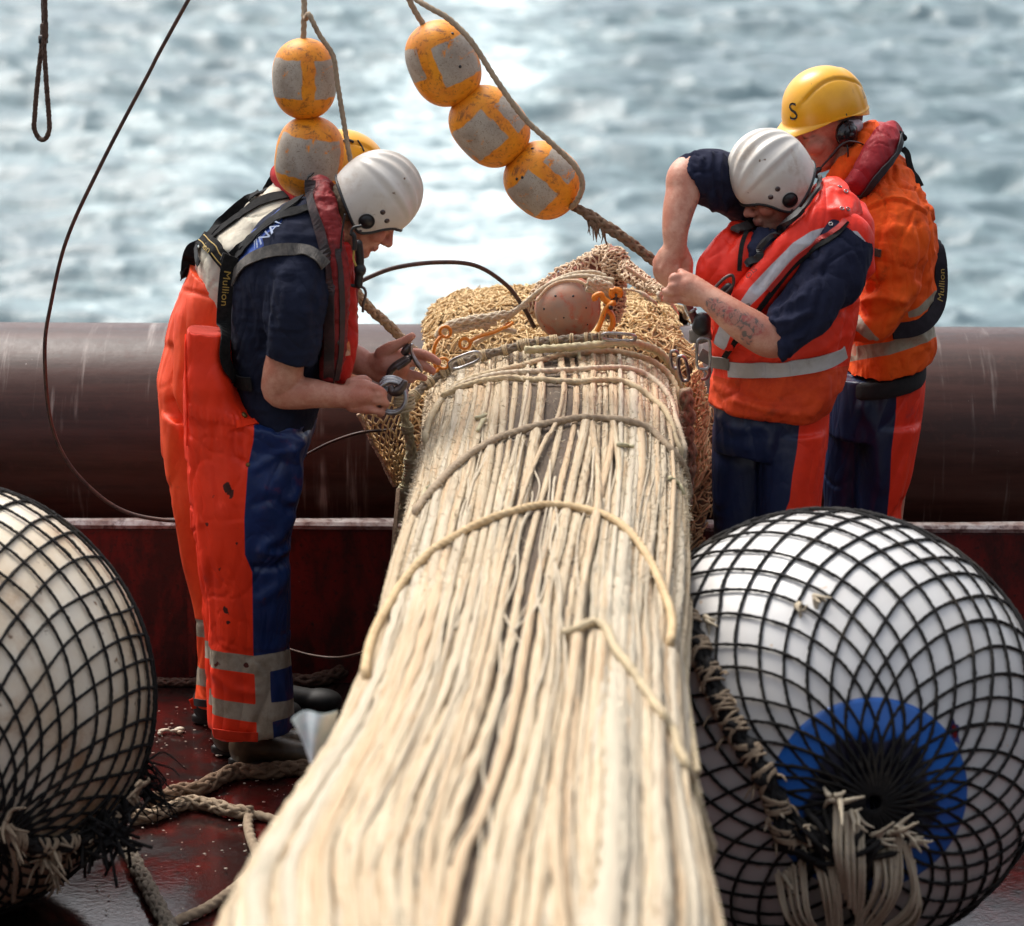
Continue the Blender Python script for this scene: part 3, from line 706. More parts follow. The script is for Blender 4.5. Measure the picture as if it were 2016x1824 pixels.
# ------------------------------------------------------------------ float ball in its net sleeve
def ball():
    c = w(*fx('Q', [(780, 962)])[0], 8.44); r = .0985
    root = thing('net_float', 'dull brick red ball float with small holes, on the far end of the bundle', 'float', c - [0, 0, r])
    m = surf('old_float', (.44, .23, .15), (.34, .25, .19), 16, .55, ((90, .25, .002), (400, .3, .001)), dirt=((.46, .085, .03), .46, .60, 6), dirt_amt=.95,
             spots=((.62, .5, .42), .68, .74, 38))
    b = MB(); b.ell(c, (r, r, r), None, 56, 36); build(b, 'shell', m, root)
    holes = fx('Q', [(640, 820), (843, 822), (507, 970), (993, 957), (735, 1070), (510, 1170), (1007, 1150), (960, 705)])
    bv = bvh_of(*b.arr()[:3]); P, N = on(bv, holes, .0006)
    for i in range(len(P)):
        d = ray(*holes[i][:2]); h = bv.ray_cast(Vector(cC), Vector(d).normalized())
        if h[0] is None: continue
        p, n = np.array(h[0]), np.array(h[1]); b = MB(); b.tube(np.array([p - n*.003, p + n*.0009]), .0036 if i < 3 else .0026, 14)
        build(b, 'hole', M_['black_rubber'], root)
    # net sleeve
    sl = thing('net_sleeve', 'pinkish brown net sleeve bunched up into a peak round the red ball float', 'fishing net', w(*fx('Q', [(1100, 800)])[0], 8.5))
    k = .1709/680
    L1 = fx('Q', [(330, 1010), (480, 860), (720, 690), (950, 590), (1130, 480), (1260, 360), (1320, 262)]); Rr = np.array([60, 130, 170, 190, 190, 140, 70])*k*1.0
    P1 = np.c_[w(L1[:, 0], L1[:, 1], 8.56), Rr]
    L2 = fx('Q', [(1310, 280), (1335, 430), (1330, 620), (1325, 800), (1320, 960), (1290, 1100)]); P2 = np.c_[w(L2[:, 0], L2[:, 1], 8.48), np.array([60, 125, 110, 90, 85, 60])*k]
    L3 = fx('Q', [(1400, 480), (1500, 560), (1620, 640), (1740, 705), (1830, 740), (1905, 760)]); P3 = np.c_[w(L3[:, 0], L3[:, 1], np.linspace(8.48, 8.0, 6)), np.array([75, 80, 70, 48, 40, 30])*k]
    def sleeve(PP, name, na, nb, r, jn, mat, core):
        q = cat(PP, 60); T, A, B = frames(q[:, :3])
        def S(a, b):
            i = np.asarray(b)*59; th = np.asarray(a)*2*np.pi
            g = lambda X: np.stack([np.interp(i, np.arange(60), X[:, j]) for j in range(X.shape[1])], 1)
            c_, a_, b_ = g(q), g(A), g(B); N = unit(np.cos(th)[:, None]*a_ + np.sin(th)[:, None]*b_)
            rr = c_[:, 3]*(1 + .16*vnoise(c_[:, :3]*25 + N*2, 51))
            return c_[:, :3] + N*rr[:, None], N
        a, b2 = np.meshgrid(np.linspace(0, 1, 24, endpoint=False), np.linspace(0, 1, 40)); P, _ = S(a.ravel(), b2.ravel())
        bb = MB(); bb.rings((q[np.round(b2*59).astype(int).ravel(), :3]*.12 + P*.88).reshape(40, 24, 3)); build(bb, 'folds', core, sl)
        bb = MB(); netting(bb, S, na, nb, r, jn, .7, 5, .001); build(bb, name, mat, sl)
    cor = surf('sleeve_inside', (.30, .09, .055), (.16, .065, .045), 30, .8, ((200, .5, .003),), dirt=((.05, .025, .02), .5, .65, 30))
    sleeve(P1, 'netting', 22, 26, .0030, .010, M_['net_pink'], cor); sleeve(P2, 'netting', 16, 34, .0030, .012, M_['net_pink'], cor)
    sleeve(P3, 'netting', 12, 30, .0030, .009, M_['net_pink'], cor)
    for fr, pts, r, Y in (('Q', [(60, 1090), (250, 930), (440, 770), (620, 660), (820, 600), (1000, 590), (1200, 620), (1310, 640)], .0075, 8.40),
                          ('Q', [(20, 1130), (230, 970), (420, 800), (640, 640), (860, 560), (1080, 545), (1220, 590)], .0065, 8.42),
                          ('Q', [(420, 880), (560, 720), (720, 650), (900, 650), (1000, 700)], .005, 8.36),
                          ('Q', [(1440, 480), (1600, 590), (1760, 690), (1890, 735)], .006, 8.2), ('Q', [(1420, 740), (1560, 760), (1700, 800), (1820, 800)], .004, 8.25)):
        rope((fr, pts), 'gathering_rope', r, M_['pale_rope'] if r > .006 else M_['net_pink'], Y=Y, parent=sl)
    b = MB()
    for s, (x0, y0) in enumerate([(1010, 650), (1040, 700), (1000, 720), (1080, 640), (1120, 690)]):
        a_ = fx('Q', [(x0, y0), (x0+90, y0+30), (x0+180, y0+70), (x0+190, y0+130)]); b.tube(cat(w(a_[:, 0], a_[:, 1], 8.33), 40), .012, 10, braid=True, pitch=.04, amp=.3, jit=.05)
    build(b, 'eye_splice', M_['pale_rope'], sl)
    for pts, rs in (([(1560, 760), (1640, 790), (1720, 850), (1780, 890), (1815, 935)], (.004, .011, .011, .009, .001)), ([(1830, 780), (1850, 840), (1860, 880)], (.016, .018, .012)),
                    ([(1890, 870), (1960, 900), (2010, 960), (2060, 1040)], (.012, .012, .01, .003))):
        a_ = fx('Q', pts); b = MB(); q = cat(np.c_[w(a_[:, 0], a_[:, 1], 8.0), np.array(rs)], 26); b.tube(q[:, :3], q[:, 3], 9, lobes=4, pitch=.07, amp=.3, flat=(1, .6), jit=.06); build(b, 'frayed_tail', M_['pale_rope'], sl)
    # orange couplings
    GS = 'orange coupling links among the net'
    def bar(mb, pts, Y, r, flat=(1, 1)):
        a_ = fx('Q', pts); mb.tube(cat(w(a_[:, 0], a_[:, 1], Y), 20), r, 12, flat=flat)
    root = thing('coupling_link', 'orange painted steel coupling hook hanging beside the red ball float', 'shackle', w(*fx('Q', [(1230, 1000)])[0], 8.3), GS)
    b = MB(); bar(b, [(1310, 745), (1380, 770), (1370, 830)], 8.3, .010); bar(b, [(1300, 740), (1290, 800), (1310, 830)], 8.3, .010); build(b, 'shackle_eye', M_['orange_metal'], root)
    b = MB(); bar(b, [(1345, 800), (1320, 880)], 8.3, .0085); build(b, 'pin', M_['dark_steel'], root)
    b = MB(); a_ = fx('Q', [(1100, 870), (1090, 830), (1160, 800), (1190, 850), (1260, 900), (1330, 900)]); b.tube(cat(w(a_[:, 0], a_[:, 1], 8.29), 40), .009, 10); build(b, 'shackle_bow', M_['orange_metal'], root)
    b = MB(); bar(b, [(1310, 890), (1230, 950), (1190, 1040), (1160, 1130), (1120, 1225)], 8.28, .0105, (1.1, .7)); bar(b, [(1220, 960), (1290, 1040), (1300, 1150), (1260, 1215)], 8.29, .012, (1.1, .7)); build(b, 'hook_body', M_['orange_metal'], root)
    b = MB(); p = w(*fx('Q', [(1275, 958)])[0], 8.265); b.tube(np.array([p, p + [0, .01, 0]]), .006, 16); build(b, 'rivet', M_['black_rubber'], root)
    for (pts, lab, Y) in (([(330, 1000), (370, 1020), (420, 1055)], None, 8.3),): pass
    def link(fr, pts, lab, Y, r=.008):
        root = thing('coupling_link', lab, 'shackle', w(*fx(fr, [pts[0]])[0], Y), GS)
        a_ = fx(fr, pts); q = cat(w(a_[:, 0], a_[:, 1], Y), 30); b = MB(); b.tube(q, r, 12, flat=(1.2, .7)); build(b, 'link_bar', M_['orange_metal'], root)
        for s in (0, -1):
            t = np.linspace(0, 2*np.pi, 20, endpoint=False); e = unit(q[s] - q[s + (1 if s == 0 else -1)])
            u_ = unit(np.array([e[0], e[1]*.2, e[2]])); v_ = np.array([0, -1., 0]) if s else unit(np.cross(u_, [0, 1., 0]))
            b = MB(); b.tube(q[s] + u_*.012 + .016*(np.cos(t)[:, None]*u_ + np.sin(t)[:, None]*v_), r*.6, 8, closed=True); build(b, 'eye', M_['orange_metal'], root)
    link('E', [(530, 555), (500, 590), (485, 640), (490, 690)], 'orange coupling link at the outer corner of the net heap, upright below a braided rope', 8.32)
    link('E', [(660, 590), (720, 560), (790, 540), (840, 515)], 'orange coupling chain lying across the net heap just before the red ball float', 8.38)
    link('E', [(520, 715), (500, 740), (470, 765), (455, 790)], 'orange coupling bar by the outstretched fingers of the worker in navy', 8.26, .007)
    return root
ball()
P = []
for fr, pts, r, mt, bd in (('E', [(505, 570), (530, 530), (590, 500), (680, 480), (780, 465), (850, 450)], .014, 'pale_rope', True),
                       ('E', [(560, 540), (650, 520), (740, 500), (800, 490)], .011, 'pale_rope', True),
                       ('E', [(690, 600), (760, 560), (830, 530), (900, 540)], .008, 'pale_rope', False), ('E', [(740, 530), (800, 470), (880, 440), (960, 400)], .008, 'pale_rope', True)):
    a = fx(fr, pts); Pk = w(a[:, 0], a[:, 1], 8.40)
    rope(None, 'eye_rope', r, M_[mt], parent=NET, P=Pk, braid=bd, pitch=.05)

# ------------------------------------------------------------------ head rope with seizing and rings across the end of the bundle
def headrope():
    root = thing('head_rope', 'grey braided rope whipped with cream twine, lying across the end of the net bundle', 'rope', w(*fx('E', [(900, 620)])[0], 8.3))
    pts = [(335, 915), (380, 870), (450, 800), (570, 722), (700, 668), (850, 630), (950, 602), (1100, 583), (1250, 572), (1430, 560)]
    a = fx('E', pts); P = cat(w(a[:, 0], a[:, 1], np.r_[8.18, 8.2, 8.24, 8.28, 8.30, 8.30, 8.30, 8.30, 8.30, 8.31]), 120)
    b = MB(); b.tube(P, .0135, 14, braid=True, pitch=.05, amp=.18, step=.004); build(b, 'rope_core', M_['grey_rope'], root)
    T, A, B = frames(P)
    for u0, n in ((.06, 7), (.16, 5), (.25, 6), (.33, 3), (.42, 5), (.52, 3), (.60, 6), (.66, 2), (.73, 4), (.80, 2), (.87, 3), (.95, 8)):
        b = MB()
        for k in range(n):
            i = int(np.clip(u0*119 + (k-n/2)*1.1, 1, 118)); t = np.linspace(0, 2*np.pi, 16, endpoint=False); tl = RNG.uniform(-.5, .5)
            b.tube(P[i] + .0150*(np.cos(t)[:, None]*A[i] + np.sin(t)[:, None]*B[i]) + .006*tl*np.cos(t)[:, None]*T[i], .0032, 6, closed=True)
        build(b, 'seizing', M_['cream_rope'], root)
    a = fx('E', [(945, 632), (1100, 622), (1300, 606), (1450, 592), (1560, 612), (1650, 660), (1700, 740), (1730, 870), (1752, 1010)])
    Pq, N = on(BV, cat(a, 60), .014, 8.25)
    for i in range(60):
        if i < 34: Pq[i] = w(*cat(a, 60)[i], 8.25)
    for _ in range(6): Pq[1:-1] = .5*Pq[1:-1]+.25*(Pq[:-2]+Pq[2:])
    rope(None, 'hairy_rope', .0125, M_['olive_rope'], parent=root, P=Pq, jit=.1, amp=.25)
    # gathering rope hanging down at the left, heavily whipped
    a = fx('E', [(338, 915), (343, 990), (360, 1060), (372, 1150), (362, 1250), (340, 1330), (330, 1420), (322, 1500)]); P = cat(w(a[:, 0], a[:, 1], 8.12), 90)
    r = .014*(1 + .55*np.clip(np.sin(np.linspace(-1, 19, 90)), 0, 1)*np.linspace(.2, 1, 90)); r[:14] = .0125
    b = MB(); b.tube(P, r, 16, braid=True, pitch=.045, amp=.22, step=.004, jit=.09); build(b, 'whipped_rope', M_['olive_rope'], root)
    for (y0, y1) in ((1020, 1050), (1180, 1300), (1320, 1360), (1440, 1480)):
        b = MB(); T, A, B = frames(P)
        for i in range(int((y0-915)/585*89), int((y1-915)/585*89), 1):
            i = min(i, 88); t = np.linspace(0, 2*np.pi, 14, endpoint=False); b.tube(P[i] + r[i]*1.06*(np.cos(t)[:, None]*A[i] + np.sin(t)[:, None]*B[i]) + .008*RNG.uniform(-1, 1)*np.sin(t)[:, None]*T[i], .0034, 6, closed=True)
        build(b, 'seizing', M_['olive_rope'], root)
    fuzz(P[RNG.integers(0, 90, 3000)] + .014*unit(RNG.standard_normal((3000, 3))), unit(RNG.standard_normal((3000, 3))), 900, .016, .0006, 'rope_fuzz', M_['olive_rope'], root)
    for pts, rr, mt in (([(322, 1490), (318, 1560)], .0, None),):
        pass
    a = fx('I', [(700, 60), (688, 200), (668, 400), (625, 610), (575, 800)]); rope(None, 'tail_rope', .0075, M_['brown_rope'], parent=root, P=w(a[:, 0], a[:, 1], np.array([8.1, 7.9, 7.7, 7.4, 7.1])))
    a = fx('I', [(730, 150), (712, 300), (670, 470), (610, 660), (570, 780)]); rope(None, 'tail_rope', .0070, M_['grey_rope'], parent=root, P=w(a[:, 0], a[:, 1], np.array([8.0, 7.8, 7.6, 7.3, 7.05])))
    # oval rings
    GR = 'bright steel rings seized to the head rope'
    def ring(fr, c, ax, ay, rot, Y, r, lab, tilt=.4):
        cx = fx(fr, [c])[0]; C = w(cx[0], cx[1], Y); k = FR[fr][2]/S/scl(Y, cx[1]); t = np.linspace(0, 2*np.pi, 56, endpoint=False)
        e = .62; px = ax*k*np.sign(np.cos(t))*np.abs(np.cos(t))**e; pz = ay*k*np.sign(np.sin(t))*np.abs(np.sin(t))**e
        co, si = math.cos(rot), math.sin(rot); X = px*co - pz*si; Z = px*si + pz*co
        b = MB(); b.tube(C + np.stack([X, -tilt*Z, Z], 1), r, 12, closed=True); o = build(b, 'ring', M_['steel'], None); tag(o, lab, 'ring', GR); return C
    ring('E', (643, 684), 82, 30, .42, 8.22, .0048, 'long oval steel ring seized to the slanting stretch of the grey head rope')
    ring('E', (1418, 566), 84, 20, -.06, 8.24, .0048, 'flat oval steel ring on the head rope just beyond the orange coupling hook')
    ring('E', (1700, 680), 20, 50, .15, 8.12, .0048, 'upper of two narrow steel rings on the bundle flank by the belt pouch')
    ring('E', (1742, 725), 22, 72, .22, 8.08, .0050, 'longer, lower of two narrow steel rings on the bundle flank by the belt pouch')
headrope()

# ------------------------------------------------------------------ big netted buoys
def buoy(c, R, Lf, pole_px, N, cc, label, ballmat, capmat=None, cap_b=.445, rs=.0043, lon0=0., twist_mat='black_rope'):
    root = thing('netted_buoy', label, 'buoy', c - [0, 0, R], 'huge inflated buoys in black net')
    d = unit(ray(*pole_px)); oc = cC - c; bq = d @ oc; t = -bq - math.sqrt(max(bq*bq - oc @ oc + R*R, 0)); a = unit(cC + d*t - c)
    e1 = unit(np.cross(a, [0, 0, 1.])); e2 = np.cross(a, e1)
    def Sp(lon, be, off=0.):
        R_ = R + off; L_ = Lf + off
        return c + (np.sin(be)*R_)[..., None]*(np.cos(lon)[..., None]*e1 + np.sin(lon)[..., None]*e2) + (np.cos(be)*L_)[..., None]*a
    lon = np.linspace(0, 2*np.pi, 120, endpoint=False); be = np.linspace(cap_b-.02 if capmat else .01, np.pi-.01, 90); B_, L_ = np.meshgrid(be, lon, indexing='ij')
    b = MB(); b.rings(Sp(L_, B_), cap=not capmat); build(b, 'shell', ballmat, root); q_ = MB(); B0, L0 = np.meshgrid(np.linspace(.01, np.pi-.01, 80), lon, indexing='ij'); q_.rings(Sp(L0, B0)); bv = bvh_of(*q_.arr()[:3])
    if capmat:
        be2 = np.linspace(.01, cap_b, 30); B2, L2 = np.meshgrid(be2, lon, indexing='ij'); RG = Sp(L2, B2, .0035)
        RG = RG - a*(.05*np.clip(1-B2/.30, 0, 1)**1.2*(1 + .8*np.sin(9*L2 + 2*np.sin(3*L2))*np.clip(B2/.1, 0, 1)))[..., None]
        RG[-1] = Sp(lon, np.full(120, cap_b+.004), -.003)
        b = MB(); b.rings(RG); V, Q, T, tc = b.arr()
        bb = np.r_[B2.ravel(), .01, cap_b]
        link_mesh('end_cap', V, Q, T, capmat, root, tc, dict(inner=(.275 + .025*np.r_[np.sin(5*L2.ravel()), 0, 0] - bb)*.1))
    b = MB()
    for fam in (-1, 1):
        for i in range(N):
            bq = np.linspace(.035, np.pi-.05, 190)
            sw = cc*(bq - np.pi/2)
            wob = .035*vnoise(np.stack([bq*3, np.full(190, i*1.3), np.full(190, fam*5.)], 1), 61)
            l = lon0 + 2*np.pi*i/N + fam*sw + wob
            off = .004 + .003*(fam > 0)
            P = Sp(l, bq, off); b.tube(P, rs*(1 + .1*vnoise(np.stack([bq*14, np.full(190, i*1.), np.zeros(190)], 1), 62)), 7, lobes=2, amp=.2, pitch=.030, step=.0085, jit=.13, rnd=random.random())
    build(b, 'net', M_[twist_mat], root)
    return root, bv, Sp, a, c
white_vinyl = surf('white_vinyl', (.66, .65, .63), (.60, .58, .55), 3, .33, ((6, .05, .01),), dirt=((.50, .42, .34), .58, .78, 5), dirt_amt=.35, spots=((.55, .42, .30), .72, .76, 30))
stained_vinyl = surf('stained_vinyl', (.78, .70, .56), (.66, .53, .37), 3.5, .42, ((8, .06, .01), (120, .1, .001)), dirt=((.36, .19, .08), .48, .70, 4.0), dirt_amt=.8, spots=((.22, .13, .07), .66, .74, 26))
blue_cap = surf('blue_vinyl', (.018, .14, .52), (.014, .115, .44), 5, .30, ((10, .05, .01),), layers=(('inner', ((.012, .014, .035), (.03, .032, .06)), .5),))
c1 = w(1626, 1450, 6.62)
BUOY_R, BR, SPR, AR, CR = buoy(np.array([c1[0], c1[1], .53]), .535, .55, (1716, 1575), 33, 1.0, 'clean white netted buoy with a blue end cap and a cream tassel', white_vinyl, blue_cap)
c2 = w(-126, 1385, 6.81)
BUOY_L, BL, SPL, AL, CL = buoy(np.array([c2[0], c2[1], .535]), .535, .56, (-20, 1640), 33, .98, 'yellow-stained netted buoy with torn twine round its mouth, lying by the orange trousers', stained_vinyl, lon0=.3)
def lacing(root, bv, fr, pts, n, r, wr):
    P, N = on(bv, cat(fx(fr, pts), 70), r*.8, 6.2)
    b = MB(); b.tube(P, r*(1 + .25*np.sin(np.linspace(0, n*6.28, 70))), 12, braid=True, pitch=.06, amp=.3, step=.008, jit=.12); build(b, 'lacing_rope', M_['black_rope'], root)
    T = unit(np.gradient(P, axis=0)); A = unit(np.cross(T, N))
    for k in range(n):
        b = MB(); i0 = int((k+.5)/n*69)
        for q in range(6):
            i = int(np.clip(i0 + (q-3)*.30, 0, 69)); t = np.linspace(-.2, np.pi+.2, 14); sl = RNG.uniform(-.02, .02)
            b.tube(P[i] + wr*1.02*(np.cos(t)[:, None]*A[i] + np.sin(t)[:, None]*N[i]*.9) + T[i]*(np.cos(t)*sl + (q-3)*.0045)[:, None], .0036, 6, jit=.06)
        for q in range(3):
            e = P[i0] + A[i0]*wr*RNG.choice([-1, 1]); d = unit(A[i0]*RNG.uniform(-1.5, 1.5) + N[i0]*.8 - np.array([0, 0, .5])); b.tube(cat(np.array([e, e + d*.02, e + d*.035 - np.array([0, 0, .012])]), 8), np.linspace(.004, .0015, 8), 6)
        build(b, 'twine_wrap', M_['beige_rope'], root)
lacing(BUOY_R, BR, 'G', [(215, 470), (270, 590), (330, 740), (390, 890), (450, 1010), (520, 1120), (580, 1220), (620, 1320), (650, 1420), (690, 1500)], 10, .024, .027)
def tassel():
    root = BUOY_R
    def pt(x, y, off):
        q = fx('G', [(x, y)])[0]; h = BR.ray_cast(Vector(cC), Vector(ray(q[0], q[1])).normalized())
        if h[0] is None: return w(q[0], q[1], 6.15 + off)
        p = np.array(h[0]); n = np.array(h[1]); n = n if n @ ray(q[0], q[1]) < 0 else -n; return p + n*off
    def strands(src, mid, dst, n, spread, r=.0037, off=(.02, .06, .05), mat='pale_rope'):
        b = MB()
        n = int(n*1.4)
        for k in range(n):
            u = (k+.5)/n; j = lambda s: RNG.uniform(-s, s)
            p0 = pt(np.interp(u, [0, 1], [src[0], src[2]]) + j(6), np.interp(u, [0, 1], [src[1], src[3]]) + j(12), off[0])
            p1 = pt(np.interp(u, [0, 1], [mid[0], mid[2]]) + j(8), np.interp(u, [0, 1], [mid[1], mid[3]]) + j(10), off[1] + j(.012))
            p2 = pt(np.interp(u, [0, 1], [dst[0], dst[2]]) + j(8), np.interp(u, [0, 1], [dst[1], dst[3]]) + j(8), off[2])
            b.tube(cat(np.array([p0, p1, p2]), 40), r*RNG.uniform(.8, 1.2), 8, lobes=4, amp=.2, pitch=.09, jit=.04)
        build(b, 'tassel', M_[mat], root)
    strands((612, 1590, 730, 1535), (660, 1700, 760, 1680), (735, 1800, 800, 1790), 11, 0)
    strands((745, 1480, 850, 1455), (800, 1620, 870, 1620), (815, 1775, 870, 1785), 10, 0)
    strands((842, 1330, 960, 1400), (850, 1470, 950, 1560), (868, 1600, 945, 1760), 8, 0, .0058)
    strands((985, 1460, 1110, 1440), (985, 1600, 1080, 1620), (905, 1780, 975, 1790), 13, 0)
    strands((1110, 1450, 1150, 1530), (1120, 1640, 1155, 1700), (965, 1800, 1060, 1830), 11, 0)
    strands((740, 1790, 950, 1790), (700, 1850, 990, 1850), (660, 1930, 1020, 1930), 22, 0, .006, (.05, .07, .04))
    b = MB()
    for k in range(16):
        p = pt(RNG.uniform(770, 930), RNG.uniform(1770, 1830), .06); b.ell(p, RNG.uniform(.010, .020, 3), None, 12, 8)
    build(b, 'tassel_knot', M_['pale_rope'], root)
    for (x, y, s) in [(850, 1300, 1.6), (720, 1400, 1), (660, 1440, 1), (740, 1470, 1), (915, 1345, .8), (1000, 1440, 1.2), (1060, 1420, 1.1), (1140, 1460, 1), (1090, 1400, .8), (640, 1595, .9), (590, 1320, 1), (600, 1370, .9), (700, 540, .8), (765, 505, .7), (340, 590, .9)]:
        b = MB()
        for q in range(6):
            p = pt(x + RNG.uniform(-14, 14)*s, y + RNG.uniform(-10, 10)*s, .025 if y > 800 else .012); d = RNG.standard_normal(3)*.012*s + np.array([.012*s, -.01, -.004]); b.tube(cat(np.array([p, p + d*.7 + RNG.standard_normal(3)*.004, p + d*1.6]), 10), np.linspace(.0062, .002, 10)*(.6+.4*s), 7, jit=.08)
        build(b, 'twine_tuft', M_['pale_rope'], root)
    b = MB()     # black gathered net at the mouth
    for k in range(26):
        x0, y0 = RNG.uniform(600, 1140), RNG.uniform(1330, 1560); p0 = pt(x0, y0, .012); p1 = pt((x0+870)/2, (y0+1500)/2, .03 + RNG.uniform(0, .03)); p2 = pt(RNG.uniform(720, 1000), RNG.uniform(1500, 1700), .02)
        b.tube(cat(np.array([p0, p1, p2]), 26), .007*RNG.uniform(.7, 1.2), 7, lobes=2, pitch=.03, jit=.1)
    build(b, 'net_gather', M_['black_rope'], root)
    b = MB()     # small printed emblem
    p = pt(1330, 1040, .001); n = unit(p - CR); e = unit(np.cross([0, 0, 1.], n)); f = np.cross(n, e)
    t = np.linspace(0, 2*np.pi, 26, endpoint=False); b.rings(np.stack([p + n*.0004 + k*(.013*np.cos(t)[:, None]*e + .028*np.sin(t)[:, None]*f)*(1+.25*np.sin(5*t))[:, None] for k in (.98, .999)], 0), cap=True)
    build(b, 'emblem', simple('blue_ink', (.12, .13, .42), .4), root)
    b = MB(); b.rings(np.stack([p + n*.0012 + f*.002 + k*(.007*np.cos(t)[:, None]*e + .016*np.sin(t)[:, None]*f) for k in (.5, .999)], 0)); build(b, 'emblem', simple('red_ink', (.55, .03, .03), .4), root)
tassel()
def mouth():
    root = BUOY_L
    def pt(x, y, off):
        q = fx('L', [(x, y)])[0]; h = BL.ray_cast(Vector(cC), Vector(ray(q[0], q[1])).normalized())
        if h[0] is None: return w(q[0], q[1], 6.5)
        p = np.array(h[0]); n = np.array(h[1]); n = n if n @ ray(q[0], q[1]) < 0 else -n; return p + n*off
    lacing(root, BL, 'L', [(30, 1470), (120, 1500), (200, 1500), (280, 1480), (350, 1450), (420, 1400), (470, 1340), (500, 1290)], 6, .020, .022)
    for (x, y, s) in [(20, 1415, 1.4), (150, 1530, 1.2), (190, 1510, 1.2), (340, 1460, 1.2), (390, 1440, 1.2), (420, 1420, 1), (540, 1275, 1.0), (200, 1600, .8)]:
        b = MB()
        for q in range(7):
            p = pt(x + RNG.uniform(-12, 12), y + RNG.uniform(-9, 9), .02); d = RNG.standard_normal(3)*.016*s + np.array([.004, -.012, -.01])
            b.tube(cat(np.array([p, p + d*.7 + RNG.standard_normal(3)*.006, p + d*1.7]), 10), np.linspace(.0065, .002, 10), 7, jit=.08)
        build(b, 'twine_tuft', M_['beige_rope'], root)
    b = MB(); a = [pt(10, 1440, .02), pt(30, 1500, .03), pt(45, 1580, .03), pt(46, 1640, .02), pt(40, 1700, .02)]
    b.tube(cat(np.array(a), 30), .0065, 8, lobes=3, pitch=.05); a = [pt(190, 1540, .02), pt(195, 1600, .03), pt(215, 1630, .03)]; b.tube(cat(np.array(a), 20), .004, 7)
    build(b, 'twine_end', M_['beige_rope'], root)
    b = MB()     # black frayed net ends trailing on the deck side
    for k in range(60):
        q = fx('L', [(RNG.uniform(490, 580), RNG.uniform(1180, 1330))])[0]; p = w(q[0], q[1], 6.75); d = np.array([RNG.uniform(.01, .09), RNG.uniform(-.05, .05), RNG.uniform(-.09, .0)])
        b.tube(cat(np.array([p - d*.6, p, p + d*.6 + RNG.standard_normal(3)*.01, p + d + RNG.standard_normal(3)*.012]), 14), np.linspace(.0042, .0012, 14), 6, jit=.1)
    build(b, 'net_gather', M_['black_rope'], root); b = MB()
    for k in range(70):
        x = RNG.uniform(250, 500); q = fx('L', [(x, RNG.uniform(1400, 1520))])[0]; p = w(q[0], q[1], 6.5); d = RNG.standard_normal(3)*.035
        b.tube(cat(np.array([p - d, p + RNG.standard_normal(3)*.01, p + d + [0, 0, -.02]]), 14), .0042, 6, jit=.1)
    build(b, 'net_gather', M_['black_rope'], root)
mouth()

# ------------------------------------------------------------------ yellow hanging floats
def float_(fr, top, bot, hw, patches, label, Y, roll=0., holes=()):
    a = fx(fr, [top, bot]); A, B = w(a[0, 0], a[0, 1], Y), w(a[1, 0], a[1, 1], Y); ax = unit(A-B); h = np.linalg.norm(A-B)/2; c = (A+B)/2; r = hw*FR[fr][2]/S/scl(Y, a[0, 1])
    e1 = unit(np.cross(ax, [0, 1., 0])); e2 = np.cross(ax, e1)      # e2 along the view
    if e2[1] > 0: e2 = -e2
    t = np.linspace(-1, 1, 72); th = np.linspace(-np.pi, np.pi, 96, endpoint=False)
    tt = np.sin(t*np.pi/2); prof = r*np.clip(1 - np.abs(tt)**2.55, 0, 1)**.47; prof = np.maximum(prof, .010)
    zz = tt*h
    RG = c + zz[:, None, None]*ax + prof[:, None, None]*(np.sin(th)[None, :, None]*e1 + np.cos(th)[None, :, None]*e2)
    TT, TH = np.meshgrid(zz, th, indexing='ij'); f = np.full(TT.shape, -1.)
    edge = .0035*vnoise(np.stack([TT.ravel()*60, TH.ravel()*6, np.zeros(TT.size)], 1), 71).reshape(TT.shape)
    for (z0, z1, t0, t1) in patches:
        dz = np.minimum(TT - z0*h, z1*h - TT); dt = np.minimum(TH - t0, t1 - TH)*r; f = np.maximum(f, np.minimum(dz, dt) + edge)
    b = MB(); b.rings(RG); V, Q, T, tc = b.arr()
    o = link_mesh('yellow_float', V, Q, T, None, None, tc, dict(tape=np.r_[f.ravel(), -1, -1]), True, c)
    o.data.materials.append(M_['float']); tag(o, label, 'float', 'worn yellow floats threaded on ropes')
    for (x, y) in holes:
        q = fx(fr, [(x, y)])[0]; bv = bvh_of(V, Q, T); hh = bv.ray_cast(Vector(cC), Vector(ray(q[0], q[1])).normalized())
        if hh[0] is not None:
            p, n = np.array(hh[0]), np.array(hh[1]); n = n if n @ ray(q[0], q[1]) < 0 else -n; b = MB(); b.tube(np.array([p-n*.002, p+n*.0008]), .0042, 12); build(b, 'hole', M_['black_rubber'], o)
    return o
